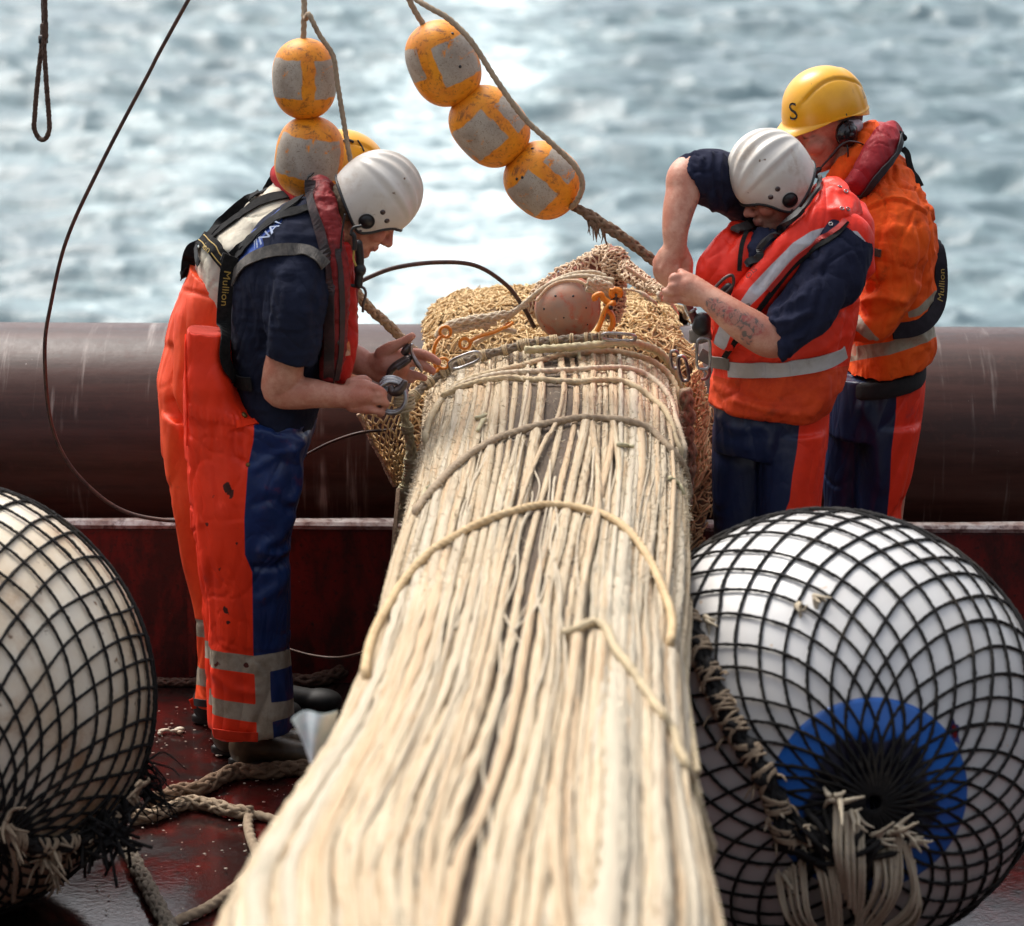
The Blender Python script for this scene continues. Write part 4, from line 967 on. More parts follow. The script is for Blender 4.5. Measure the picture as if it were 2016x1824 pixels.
def float_mat():
    m = NT('float_foam'); co = m.coord(); n1 = m.noise(co, 12, 6, .7); n2 = m.noise(co, 60, 7, .75, .4)
    col = m.mix(m.ramp(n1, .32, .66), (.86, .32, .012), (.72, .21, .010)); col = m.mix(m.math('MULTIPLY', m.ramp(n2, .50, .66), .8), col, (.30, .085, .015))
    col = m.mix(m.math('MULTIPLY', m.ramp(m.noise(co, 20, 7, .75, .6), .56, .68), .8), col, (.11, .04, .015))
    tp = m.math('MULTIPLY', m.ramp(m.attr('tape'), -.002, .002), m.ramp(m.noise(co, 16, 7, .75, .8), .64, .56))
    tcol = m.mix(m.ramp(n1, .35, .65), (.44, .375, .30), (.32, .26, .20)); tcol = m.mix(m.ramp(n2, .58, .72), tcol, (.26, .17, .11))
    tcol = m.mix(m.ramp(m.noise(co, 140, 4, .7, 1.5), .56, .64), tcol, (.22, .16, .11))
    col = m.mix(tp, col, tcol)
    nr = m.bump(m.noise(co, 45, 4, .6), .2, .004); nr = m.bump(n2, .35, .002, nr)
    return m.out(col, .5, nr, spec=.4)
M_['float'] = float_mat()
YF = 7.96
float_('H', (372, 182), (382, 566), 153, [(-.42, .52, -2.1, -.42), (-.40, .55, .02, 1.35)], 'yellow float, upper of the pair above the worker in navy, two grey tape patches', YF)
float_('H', (428, 553), (372, 938), 163, [(-.42, .55, -1.15, 1.2)], 'yellow float, lower of the pair, one broad grey tape band, partly behind the collar', YF)
float_('H', (952, 110), (1118, 492), 168, [(-.45, .50, -1.35, .12), (-.10, .62, .55, 1.5)], 'yellow float, topmost in the slanting string of three', 7.95, holes=[(1080, 160), (1115, 317)])
float_('H', (1116, 452), (1392, 748), 170, [(-.40, .50, -.28, 1.25), (-.5, .35, -1.5, -.62)], 'yellow float, middle of the slanting string of three', 7.95)
float_('H', (1366, 736), (1652, 976), 172, [(-.40, .55, -.10, 1.2), (-.45, .40, -1.5, -.5)], 'yellow float, lowest in the slanting string of three, wrapped by the rope', 7.95, holes=[(1458, 705), (1384, 850), (1410, 843)])
# ropes carrying them
GF = 'ropes carrying the yellow floats'
up = lambda fr, p, Y, dz: w(*fx(fr, [p])[0], Y) + np.array([0, 0, dz])
P = np.vstack([up('H', (375, 0), YF, 1.6), up('H', (375, 0), YF, .3), w(*fx('H', [(376, 60)])[0], YF), w(*fx('H', [(373, 120)])[0], YF), w(*fx('H', [(372, 190)])[0], YF)])
rope(None, 'hanging_rope', .0085, M_['beige_rope'], 'twisted rope running straight down into the upper float of the pair', 'rope', GF, P=P)
a = fx('H', [(375, 10), (400, 70), (450, 170), (512, 265), (534, 400), (560, 560), (588, 740)]); P = w(a[:, 0], a[:, 1], YF-.10)
P[0] = w(a[0, 0], a[0, 1], YF-.02); P[-1][1] += .02; P = np.vstack([P[0] + [0, .01, 1.2], P[0] + [0, .005, .5], P, P[-1] + [.02, .05, -.12]])
rope(None, 'hanging_rope', .0075, M_['beige_rope'], 'thin rope slanting past the side of the two hanging floats', 'rope', GF, P=P)
a = fx('H', [(868, -10), (905, 60), (948, 128)]); P = w(a[:, 0], a[:, 1], 7.95); P = np.vstack([P[0] + (P[0]-P[1])*40, P[0] + (P[0]-P[1])*6, P])
rope(None, 'hanging_rope', .0088, M_['beige_rope'], 'short rope coming down into the topmost float of the string of three', 'rope', GF, P=P)
a = fx('H', [(900, -8), (960, 32), (1060, 90), (1170, 200), (1290, 385), (1420, 562), (1560, 690), (1660, 790), (1696, 870), (1672, 950), (1640, 985)])
P = w(a[:, 0], a[:, 1], np.r_[7.9, 7.87, 7.86, 7.84, 7.83, 7.83, 7.83, 7.83, 7.84, 7.86, 7.9]); P = np.vstack([P[0] + (P[0]-P[1])*50, P[0] + (P[0]-P[1])*6, P])
rope(None, 'hanging_rope', .0085, M_['beige_rope'], 'long rope lying along the string of three floats and round the lowest one', 'rope', GF, P=P)
a = fx('H', [(1640, 975), (1700, 1005), (1790, 1062), (1900, 1135), (2016, 1225), (2110, 1290)]); P = w(a[:, 0], a[:, 1], np.linspace(7.92, 7.86, 6))
b = MB(); b.tube(cat(P, 60), np.interp(np.arange(60), [0, 6, 12, 22, 40, 59], [.011, .014, .0165, .0165, .0145, .014]), 14, braid=True, pitch=.055, amp=.28, step=.004, jit=.06)
tag(build(b, 'braided_rope', M_['brown_rope'], None), 'thick brown braided rope from the lowest float to the fist of the tattooed worker', 'rope')
b = MB()
for k in range(26):
    p = P[1] + (P[2]-P[1])*RNG.uniform(.2, 1.1) + [0, -.012, -.008]; d = np.array([RNG.uniform(-.01, .02), 0, -RNG.uniform(.02, .055)]); b.tube(cat(np.array([p, p+d*.6+RNG.standard_normal(3)*.004, p+d]), 8), np.linspace(.004, .001, 8), 6)
o = build(b, 'rope_fray', M_['brown_rope'], None); o.parent = bpy.data.objects['braided_rope']; o.matrix_parent_inverse = Matrix.Translation(-Vector(ROOT['braided_rope']))
a = fx('d', [(690, 560), (712, 590), (735, 614), (765, 640), (797, 674), (830, 705)])
rope(None, 'braided_rope', .0150, M_['beige_rope'], 'thick grey-brown braided rope going down behind the outstretched hand', 'rope', P=w(a[:, 0], a[:, 1], np.linspace(8.14, 8.36, 6)), braid=True, pitch=.055, amp=.26)

# ------------------------------------------------------------------ wires and loose ropes
a = fx('d', [(85, -6), (84, 40), (83, 82), (75, 150), (69, 220), (68, 258), (79, 274), (93, 270), (97, 245), (91, 160), (87, 90), (87, 40), (88, -6)])
P = w(a[:, 0], a[:, 1], np.r_[np.full(7, 8.0), np.full(6, 7.97)]); P = np.vstack([P[0] + [0, 0, 1.4], P, P[-1] + [0, 0, 1.4]])
root = thing('rope_loop', 'dark brown rope loop hanging empty against the sea', 'rope', P.mean(0)); rope(None, 'loop_rope', .0072, M_['wet_rope'], parent=root, P=P, braid=True, pitch=.03)
b = MB(); q = w(85, 78, 7.985); b.tube(np.array([q + [0, 0, -.010], q + [0, 0, .010]]), .0135, 14); build(b, 'tape_band', M_['black_rubber'], root)
def wire(pts, Y, r, label, ext=None):
    a = fx('d', pts); P = w(a[:, 0], a[:, 1], Y); P = P if ext is None else np.vstack([P[0] + ext, P]); b = MB(); b.tube(cat(P, 160), r, 10, lobes=6, amp=.06, pitch=.06); o = build(b, 'wire_cable', M_['wire'], None); tag(o, label, 'cable')
wire([(373, -4), (290, 150), (200, 322), (132, 470), (100, 600), (88, 690), (98, 820), (130, 905), (190, 972), (252, 1010), (330, 1025), (385, 1022)], np.linspace(8.0, 7.96, 12), .0058, 'long rusty wire sweeping down in a wide curve past the orange trousers', [.7, 0, 1.2])
wire([(690, 566), (725, 547), (780, 527), (860, 517), (935, 523), (995, 560), (1030, 605), (1052, 645)], np.r_[8.1, 8.15, 8.2, 8.3, 8.36, 8.4, 8.42, 8.44], .0068, 'black wire arching from the chest of the worker in navy to the red ball float')
wire([(592, 902), (650, 872), (712, 852), (775, 847)], np.array([8.33, 8.3, 8.27, 8.27]), .0046, 'thin dark wire rising behind the blue trouser leg to the hanging net')
wire([(560, 1276), (615, 1291), (670, 1295), (730, 1281)], np.array([8.3, 8.25, 8.2, 8.1]), .0042, 'slack grey wire sagging low before the red bulwark')
# deck ropes
def deckrope(fr, pts, r, mt, label, braid=True, zs=None, name='deck_rope'):
    a = fx(fr, pts); P = wz(a[:, 0], a[:, 1], np.full(len(a), r*.85) if zs is None else np.array(zs)); return rope(None, name, r, M_[mt], label, 'rope', P=P, braid=braid, pitch=.065 if braid else None, amp=.28 if braid else .2, step=.006, seg=14)
deckrope('L', [(560, 1345), (620, 1335), (680, 1310), (760, 1298), (830, 1262), (900, 1232), (1000, 1232), (1080, 1222), (1150, 1218), (1230, 1215), (1350, 1200)], .024, 'brown_rope', 'thick brown plaited rope lying in front of the boot')
deckrope('L', [(500, 1408), (580, 1398), (650, 1372), (720, 1350), (800, 1358), (880, 1380), (960, 1392)], .0205, 'beige_rope', 'thick beige plaited rope that divides in two on the wet deck')
deckrope('L', [(955, 1392), (1010, 1404), (1060, 1418), (1140, 1440), (1250, 1470)], .0135, 'beige_rope', 'thinner rope branching off towards the net bundle', False)
deckrope('L', [(955, 1395), (950, 1440), (965, 1500), (985, 1560), (965, 1610), (920, 1660), (850, 1715), (780, 1760), (690, 1800), (600, 1850)], .0145, 'beige_rope', 'beige rope curving back across the red reflection on the deck', False)
deckrope('L', [(440, 1440), (490, 1520), (520, 1590), (560, 1660), (600, 1740), (640, 1810), (690, 1900)], .021, 'wet_rope' if 0 else 'grey_rope', 'muddy hairy rope running from the stained buoy across the deck')
deckrope('B', [(150, 1400), (220, 1402), (300, 1402), (380, 1400)], .014, 'wet_rope', 'dark wet rope lying along the foot of the bulwark')
deckrope('B', [(760, 1395), (850, 1395), (930, 1375), (1000, 1345), (1060, 1310), (1110, 1310)], .022, 'wet_rope', 'dark wet hairy rope coiled behind the workers legs')
# frayed pale tag on the bundle and scraps on the deck
def flag():
    a = fx('I', [(268, 985), (350, 940), (455, 960), (410, 1080), (375, 1180)]); Y = 5.35
    tl, tm, tr, mid, bt = [w(p[0], p[1], Y) for p in a]
    U, V_ = np.meshgrid(np.linspace(0, 1, 22), np.linspace(0, 1, 26))
    top = (1-U)[..., None]*tl + U[..., None]*tr + (np.sin(np.pi*U)*.01)[..., None]*np.array([0, 0, 1.])
    P = top*(1-V_)[..., None] + (bt + (U-.5)[..., None]*np.array([.025, 0, 0]))*V_[..., None]
    P = P + np.array([0, 1., 0])*(.018*np.sin(U*7 + V_*3))[..., None]
    b = MB(); Pf = P - np.array([0, .004, 0]); b.add(P.reshape(-1, 3), grid_faces(26, 22, wrap=False)); b.add(Pf.reshape(-1, 3), grid_faces(26, 22, wrap=False)[:, ::-1])
    o = build(b, 'plastic_rag', simple('white_plastic', (.90, .93, .93), .5, c2=(.72, .84, .84)), None); tag(o, 'blurred scrap of white plastic sticking out from the side of the net bundle', 'rag')
flag()
b = MB()
for k in range(260):
    if k < 150: x, y = RNG.uniform(300, 640), RNG.uniform(1380, 1560)
    else: x, y = RNG.uniform(180, 620), RNG.uniform(1540, 1800)
    p = wz(x, y, .003); s = RNG.uniform(.001, .0035)*(2.2 if RNG.random() < .04 else 1); b.ell(p, np.array([s*RNG.uniform(.8, 2), s, s*.5]), None, 7, 4)
o = build(b, 'shell_litter', simple('litter', (.55, .48, .40), .6, c2=(.30, .22, .16), sc=12), None); o['kind'] = 'stuff'
for (fr, x, y, lab) in (('L', 640, 1078, 'pale shell scrap lying on the deck beside the stained buoy'), ('L', 905, 1215, 'white foam-like scrap against the heel of the brown boot')):
    q = fx(fr, [(x, y)])[0]; p = wz(q[0], q[1], .006); b = MB()
    for k in range(7): b.ell(p + RNG.standard_normal(3)*np.array([.016, .012, .003]), np.array([.014, .009, .006])*RNG.uniform(.5, 1.2, 3), None, 10, 6)
    tag(build(b, 'fish_scrap', simple('scrap', (.6, .54, .42), .5, c2=(.35, .24, .15)), None), lab, 'scrap')
# ================================================================== PEOPLE: helpers
def limb(mb, fr, pts, Y0, n=40, seg=22, flat=(1, 1)):
    a = fx(fr, [p[:2] for p in pts]); P = w(a[:, 0], a[:, 1], Y0 + np.array([p[2] for p in pts])); r = np.array([p[3] for p in pts])
    q = cat(np.c_[P, r], n); mb.tube(q[:, :3], q[:, 3], seg, flat=flat, ref=None if flat == (1, 1) else np.array([0, 1., 0]))
    for k in (0, -1):
        if flat == (1, 1): mb.ell(q[k, :3], (q[k, 3],)*3, None, seg, 12)
    return q
def loftS(mb, fr, secs, Y0, n=48, m=40, e=.86):
    a = fx(fr, [(s[0], s[1]) for s in secs]); b = fx(fr, [(s[2], s[3]) for s in secs]); dy = Y0 + np.array([s[4] for s in secs])
    Lp = w(a[:, 0], a[:, 1], dy); Rp = w(b[:, 0], b[:, 1], dy); q = cat(np.c_[(Lp+Rp)/2, (Rp-Lp)/2, np.array([s[5] for s in secs])], n)
    th = np.linspace(0, 2*np.pi, m, endpoint=False); f = lambda x: np.sign(x)*np.abs(x)**e
    RG = q[:, None, :3] + f(np.cos(th))[None, :, None]*q[:, None, 3:6] + f(np.sin(th))[None, :, None]*q[:, None, 6:7]*np.array([0, 1., 0])
    mb.rings(RG); return RG
def obl(V, Y0, ctr):
    """parallel projection of a garment along one fixed direction on to the plane of its wearer, in picture pixels"""
    d = ray(*ctr); t = (Y0 - V[:, 1])/d[1]; return proj(V + d*t[:, None])
def garment(name, mb, mat, root, Y0, ctr, voxel=.0055, sm=5, paint=(), folds=(), wr=(.0, 12, (1, 1, 1)), wr2=(.0, 30, (1, 1, 1)), side=True, extra=None):
    V, Q, T = remesh(mb, voxel, sm); N = normals(V, Q, T); px, py = obl(V, Y0, ctr); fc = np.clip(-N[:, 1]*2 + .3, 0, 1)
    d = np.zeros(len(V))
    for amp, sc, st in (wr, wr2):
        if amp:
            n_ = vnoise((V - ROOT[root.name])*sc*np.array(st), 81); d += amp*(1 - 2*np.abs(n_) - .3)
            g_ = vnoise((V - ROOT[root.name])*sc*1.3*np.array(st) + 1.2*vnoise((V - ROOT[root.name])*sc*.6, 83)[:, None], 84); d -= amp*1.0*np.exp(-(g_/.085)**2)*np.clip(.4 + vnoise((V - ROOT[root.name])*sc*.5, 85)*1.6, 0, 1)
    for fr, line, amp, wd in folds:
        ln = fx(fr, line); ln = cat(ln, 14); k = np.exp(-(sd_line(px, py, ln)/wd)**2); L = np.hypot(*(ln[-1]-ln[0]))
        e = np.minimum(np.hypot(px-ln[0, 0], py-ln[0, 1]), np.hypot(px-ln[-1, 0], py-ln[-1, 1])); d += amp*k*fc
    V = V + N*d[:, None]
    at = {nm: np.full(len(V), -1.) for nm in ('stripe', 'tape', 'gt', 'red', 'blue', 'low', 'lab', 'panel')}
    for nm, polys in paint:
        f = np.full(len(V), -1.)
        for pl in polys:
            fr, poly = pl[0], pl[1]; s = sd_poly(px, py, fx(fr, poly))/700.
            if len(pl) > 2 and pl[2]: s = np.where(N[:, 1] < .25, s, np.minimum(s, -.004))
            f = np.maximum(f, s)
        at[nm] = f
    if extra: at.update(extra(V, N, px, py))
    o = link_mesh(name, V, Q, T, mat, root, None, at); return o, (V, Q, T)
def Rm(f, roll=0.):
    f = unit(np.asarray(f, float)); u = unit(np.array([0, 0, 1.]) - f*f[2]); l = np.cross(u, f)
    c, s = math.cos(roll), math.sin(roll); u2 = u*c + l*s; l2 = np.cross(u2, f); return np.stack([f, l2, u2], 1)      # columns: forward, left, up
class Head:
    def __init__(s, fr, ear, dy, Y0, f, side, roll=0., k=1.0, e=(-.012, .082, -.012)):
        s.R = Rm(f, roll); s.k = k; q = fx(fr, [ear])[0]; E = w(q[0], q[1], Y0+dy); s.o = E - s.R @ (np.array([e[0], side*e[1], e[2]])*k)
    def __call__(s, p): return s.o + (np.asarray(p, float)*s.k) @ s.R.T
    def loc(s, V): return ((V - s.o) @ s.R)/s.k
    def build(s, mb):
        e = lambda c, r, R=None: mb.ell(s(c), np.array(r)*s.k, s.R if R is None else s.R @ R, 22, 14)
        e((-.012, 0, .035), (.097, .076, .092)); e((.030, 0, -.035), (.060, .058, .082)); e((.034, 0, -.086), (.050, .046, .034)); e((.074, 0, -.103), (.020, .024, .018))
        e((.076, .028, .014), (.016, .028, .010)); e((.076, -.028, .014), (.016, .028, .010)); e((.060, .038, -.032), (.030, .024, .026)); e((.060, -.038, -.032), (.030, .024, .026))
        q = cat(np.array([[.084, 0, .008, .009], [.097, 0, -.014, .010], [.110, 0, -.036, .0135]]), 12); mb.tube(s(q[:, :3]), q[:, 3]*s.k, 14)
        e((.110, 0, -.037), (.014, .014, .0125)); e((.099, .012, -.042), (.012, .009, .009)); e((.099, -.012, -.042), (.012, .009, .009))
        e((.088, 0, -.067), (.0125, .024, .0062)); e((.087, 0, -.077), (.0125, .021, .0066)); e((.078, 0, -.056), (.016, .022, .014))
        for q in (1, -1):
            e((.078, q*.031, -.003), (.011, .015, .009)); e((-.010, q*.079, -.012), (.024, .010, .033))
    def attrs(s, V, stub=.6, lips=1.):
        l = s.loc(V); x, y, z = l.T; near = (np.linalg.norm(l, axis=1) < .2)
        A = {}
        A['lip'] = near*lips*.7*np.exp(-(((z+.072)/.010)**2 + (y/.024)**2 + ((x-.094)/.02)**2)**2)
        A['stub'] = near*stub*np.clip((-.048 - z)/.03, 0, 1)*np.clip((x+.03)/.04, 0, 1)*(1 - np.exp(-(((z+.072)/.012)**2 + (y/.024)**2)**2))*(.75 + .25*vnoise(l*300, 5))
        A['dark'] = near*np.maximum.reduce([.85*np.exp(-(((z-.0 + .003)/.0035)**2 + ((np.abs(y)-.031)/.013)**2)**2)*(x > .06), .9*np.exp(-(((z-.019)/.0065)**2 + ((np.abs(y)-.033)/.020)**2)**2)*(x > .05)])
        A['hair'] = near*np.clip((z*.8 - x*1.0 - .018 + .004*vnoise(l*200, 6))/.012, 0, 1)*(np.abs(y) > .0)*.85*(z > -.09)
        A['red'] = near*.45*np.exp(-(((x-.105)/.03)**2 + ((z+.03)/.03)**2)) + near*.3*np.exp(-((np.abs(y)-.05)/.02)**2 - ((z+.035)/.03)**2)
        return A
def skin_body(mb, root, head, voxel=.0042, stub=.6, tat=None, redf=None, lips=1., hair=None):
    V, Q, T = remesh(mb, voxel, 3, .5); A = head.attrs(V, stub, lips)
    if hair is not None: A['hair'] = A['hair']*hair
    px, py = proj(V)
    A['tat'] = np.zeros(len(V)) if tat is None else tat(V, px, py)
    if redf is not None: A['red'] = np.clip(A['red'] + redf(V, px, py), 0, 1)
    o = link_mesh('body', V, Q, T, M_['skin'], root, None, A); return o, (V, Q, T)
def fingers(mb, fr, chains, Y0):
    for ch in chains: limb(mb, fr, ch, Y0, 22, 12)
def white_helmet(H0, root, side, tilt=0.):
    """caving-style white helmet with fore-and-aft ribs, ear lobes, black edge, ear hole and rivets"""
    ct, st_ = math.cos(tilt), math.sin(tilt); piv = np.array([.012, 0, -.014])
    class HH:
        R = H0.R @ np.array([[ct, 0, st_], [0, 1, 0], [-st_, 0, ct]])
        def __call__(s, p): return H0(piv + (np.asarray(p, float)-piv) @ np.array([[ct, 0, st_], [0, 1, 0], [-st_, 0, ct]]).T)
    H = HH()
    c = np.array([-.016, 0, .050]); A_, B_, Cz = .121, .107, .124
    ph = np.linspace(0, 2*np.pi, 144, endpoint=False); n = 70
    fr = np.cos(ph); ab = np.abs(np.sin(ph))
    aa = np.abs(np.mod(ph+np.pi, 2*np.pi)-np.pi); ze = cat(np.array([[0, -.016], [.5, -.019], [.78, -.040], [1.0, -.082], [1.2, -.102], [1.45, -.100], [1.9, -.086], [2.5, -.070], [np.pi, -.062]]), 200); ze = np.interp(aa, ze[:, 0], ze[:, 1])
    tt = np.linspace(.012, 1, n)[:, None]
    top = np.pi/2; bot = np.where(ze >= 0, np.arcsin(np.clip(ze/Cz, -1, 1)), 0)
    el = top + (bot - top)[None, :]*np.minimum(tt/.72, 1)
    z = Cz*np.sin(el); rr = np.cos(el); ex = np.clip((tt-.72)/.28, 0, 1); z = np.where(ze[None, :] < 0, z + ze[None, :]*ex, Cz*np.sin(top + (bot-top)[None, :]*tt)); rr = np.where(ze[None, :] < 0, rr, np.cos(top + (bot-top)[None, :]*tt))
    rr = rr*(1 - .10*ex**2*(ze[None, :] < -.02)*(np.abs(ze[None, :])/.1))
    X = A_*rr*np.cos(ph); Y = B_*rr*np.sin(ph); P = np.stack([X, Y, z], -1)
    psi = np.arctan2(P[..., 1]/B_, np.maximum(P[..., 2], 0)/Cz + .12*0 + 1e-4); xf = P[..., 0]/A_
    rb = np.zeros(psi.shape)
    for k, p0 in enumerate((-1.12, -.72, -.36, 0, .36, .72, 1.12)): rb += .0052*np.exp(-((psi-p0)/.085)**2) - .0016*np.exp(-((psi-p0-np.sign(p0+.01)*.17)/.07)**2)
    rb *= np.clip(1.08 - np.abs(xf)**3.2*1.25, 0, 1)*np.clip(P[..., 2]/.03, 0, 1)
    nr = unit(P/np.array([A_**2, B_**2, Cz**2])); P = P + nr*rb[..., None]
    V = H(P.reshape(-1, 3) + c).reshape(n, 144, 3); In = H((P*.955)[::-1].reshape(-1, 3) + c).reshape(n, 144, 3)
    hel = thing('helmet', None, None, (0, 0, 0)); hel.parent = root; ROOT[hel.name] = ROOT[root.name]
    mb = MB(); mb.rings(np.concatenate([V, In], 0)); build(mb, 'shell', M_['white_hat'], hel)
    mb = MB(); mb.tube(H(P[-1]*1.004 + c), .0042, 8, closed=True); build(mb, 'edge_trim', M_['black_rubber'], hel)
    vv = V.reshape(-1, 3); bv = bvh_of(vv, grid_faces(n, 144), np.zeros((0, 3), np.int64))
    sideD = H.R[:, 1]*side
    def at(x, z):
        p = H(np.array([x, side*.3, z])); h = bv.ray_cast(Vector(p), Vector(-sideD)); return np.array(h[0]), sideD if np.array(h[1]) @ sideD == 0 else unit(np.array(h[1])*np.sign(np.array(h[1]) @ sideD))
    p, nn = at(.012, -.014); mb = MB(); mb.tube(np.array([p - nn*.004, p + nn*.0022]), .0205, 32); build(mb, 'ear_hole', M_['black_rubber'], hel)
    mb = MB(); t = np.linspace(0, 2*np.pi, 32, endpoint=False); e1 = unit(np.cross(nn, [.3, .1, 1.])); e2 = np.cross(nn, e1)
    mb.tube(p + nn*.0018 + .0205*(np.cos(t)[:, None]*e1 + np.sin(t)[:, None]*e2), .0018, 8, closed=True); build(mb, 'ear_ring', M_['black_rubber'], hel)
    for (x, z) in ((.020, .038), (.048, .030)):
        p, nn = at(x, z); mb = MB(); mb.tube(np.array([p - nn*.002, p + nn*.0014]), .0072, 20); build(mb, 'rivet', M_['dark_steel'], hel)
        mb = MB(); mb.tube(np.array([p, p + nn*.0026]), .0032, 12); build(mb, 'rivet_bore', M_['black_rubber'], hel)
    p, nn = at(.024, -.046); mb = MB(); mb.ell(p, (.004, .004, .004), None, 12, 8); build(mb, 'strap_stud', M_['dark_steel'], hel)
    return hel, bv
def hard_hat(H, root, side=1):
    c = np.array([-.004, 0, .036]); A_, B_, Cz = .121, .104, .126
    ph = np.linspace(-np.pi, np.pi, 160, endpoint=False); n = 60; f = np.cos(ph); front = np.clip(f, 0, 1); back = np.clip(-f, 0, 1)
    ze = -.004 - .012*front**2 - .030*back**2 + .012*np.exp(-((np.abs(ph)-1.5)/.35)**2)
    tt = np.linspace(.01, 1, n)[:, None]; el = np.pi/2*(1-np.minimum(tt/.86, 1)); ex = np.clip((tt-.86)/.14, 0, 1)
    rr = np.cos(el)**.92*(1 + .0*ex); z = Cz*np.sin(el) + ze[None, :]*ex
    pk = .046*np.exp(-(ph/.62)**2)
    step = .0045*np.clip((ex-.10)/.12, 0, 1)*(1 - .6*front) 
    X = (A_*rr + step + pk[None, :]*np.clip((ex-.30)/.70, 0, 1)**.8)*np.cos(ph); Y = (B_*rr + step + .4*pk[None, :]*np.clip((ex-.3)/.7, 0, 1))*np.sin(ph)
    z = z - .014*np.clip((ex-.3)/.7, 0, 1)*np.exp(-(ph/.62)**2)
    P = np.stack([X, Y, z], -1); xf = P[..., 0]/A_; psi = np.arctan2(np.abs(P[..., 1])/B_, np.maximum(P[..., 2]/Cz, 1e-4))
    nr = unit(P/np.array([A_**2, B_**2, Cz**2])); inside = np.clip((.93-tt)/.05, 0, 1)
    # raised crown bounded by an arched groove, and a collar line across the back
    crown = 1/(1+np.exp((psi - .62 - .18*np.clip(xf, -1, 1)**2)*60)); d = .004*crown*np.clip(1.0 - np.clip(xf, -1, 1)**6, 0, 1)
    d = d - .0045*np.exp(-((psi - .64 - .30*xf**2)/.030)**2)*np.clip((.80-np.abs(xf+.05))/.1, 0, 1)
    d = d + .0035/(1+np.exp((xf + .66 - .10*np.cos(psi))*50))
    P = P + nr*(d*inside)[..., None]
    hel = thing('hard_hat', None, None, (0, 0, 0)); hel.parent = root; ROOT[hel.name] = ROOT[root.name]
    V = H(P.reshape(-1, 3) + c).reshape(n, 160, 3); In = H((P*np.array([.965, .965, .965]) - [0, 0, .0015])[::-1].reshape(-1, 3) + c).reshape(n, 160, 3)
    mb = MB(); mb.rings(np.concatenate([V, In], 0)); build(mb, 'shell', M_['yellow_hat'], hel)
    bv = bvh_of(V.reshape(-1, 3), grid_faces(n, 160), np.zeros((0, 3), np.int64))
    # harness cradle showing below the shell at the back
    mb = MB(); t = np.linspace(.55*np.pi, 1.45*np.pi, 50); bnd = np.stack([-.005 + .098*np.cos(t), .083*np.sin(t), .012 - .030*np.clip(-np.cos(t), 0, 1)], 1); Nn = np.stack([np.cos(t), np.sin(t), 0*t], 1)
    mb.ribbon(H(bnd), Nn @ H.R.T, .034, .004); build(mb, 'headband', simple('grey_plastic', (.55, .53, .56), .45), hel)
    return hel, bv
def text_on(s, P, N, h, name, mat, parent, stretch=1.0, center=True, start=0., off0=.0045):
    cu = bpy.data.curves.new('t', 'FONT'); cu.body = s; cu.size = 1.0; cu.resolution_u = 3; ob = bpy.data.objects.new('t', cu); COL.objects.link(ob)
    dg = bpy.context.evaluated_depsgraph_get(); me = ob.evaluated_get(dg).to_mesh(); V = np.array([v.co[:] for v in me.vertices]); F = [tuple(p.vertices) for p in me.polygons]
    ob.evaluated_get(dg).to_mesh_clear(); bpy.data.objects.remove(ob); bpy.data.curves.remove(cu)
    T = np.array([(f[0], f[i], f[i+1]) for f in F for i in range(1, len(f)-1)], np.int64)
    V[:, 1] -= .33; V[:, 0] -= V[:, 0].min(); V *= h/.72; V[:, 0] *= stretch
    ln = np.r_[0, np.cumsum(np.linalg.norm(np.diff(P, axis=0), axis=1))]; off = (ln[-1]-V[:, 0].max())/2 if center else start
    u = V[:, 0] + off; ip = lambda X: np.stack([np.interp(u, ln, X[:, j]) for j in range(3)], 1)
    Tn = unit(np.gradient(P, axis=0)); up = unit(np.cross(N, Tn)); pos = ip(P) + ip(up)*V[:, 1:2] + unit(ip(N))*off0
    return link_mesh(name, pos, np.zeros((0, 4), np.int64), T, mat, parent, None, None, False)
def strap(bv, fr, pts, wd, mat, root, name='webbing_strap', off=.004, Yd=7.8, n=50, th=.003, twist=None):
    P, N = on(bv, cat(fx(fr, pts), n), off, Yd)
    for _ in range(4): P[1:-1] = .5*P[1:-1]+.25*(P[:-2]+P[2:]); N = unit(N)
    N[1:-1] = .5*N[1:-1]+.25*(N[:-2]+N[2:])
    b = MB(); b.ribbon(P, N, wd, th); build(b, name, mat, root, smooth=False); return P, unit(N)
def cloth(name, c, c2, layers=(), rough=.85, weave=.25, wr=.35, dirt=None, spots=None, dirt_amt=.6):
    return surf(name, c, c2, 9, rough, ((900, weave, .0008), (38, wr, .005)), layers=layers, dirt=dirt, spots=spots, spec=.25, dirt_amt=dirt_amt, crease=((4.0, wr*1.0, .016, (1.3, 1, .7)), (9, wr*.35, .005, (.7, 1, 1.2))))
DIRT = (.20, .035, .012)
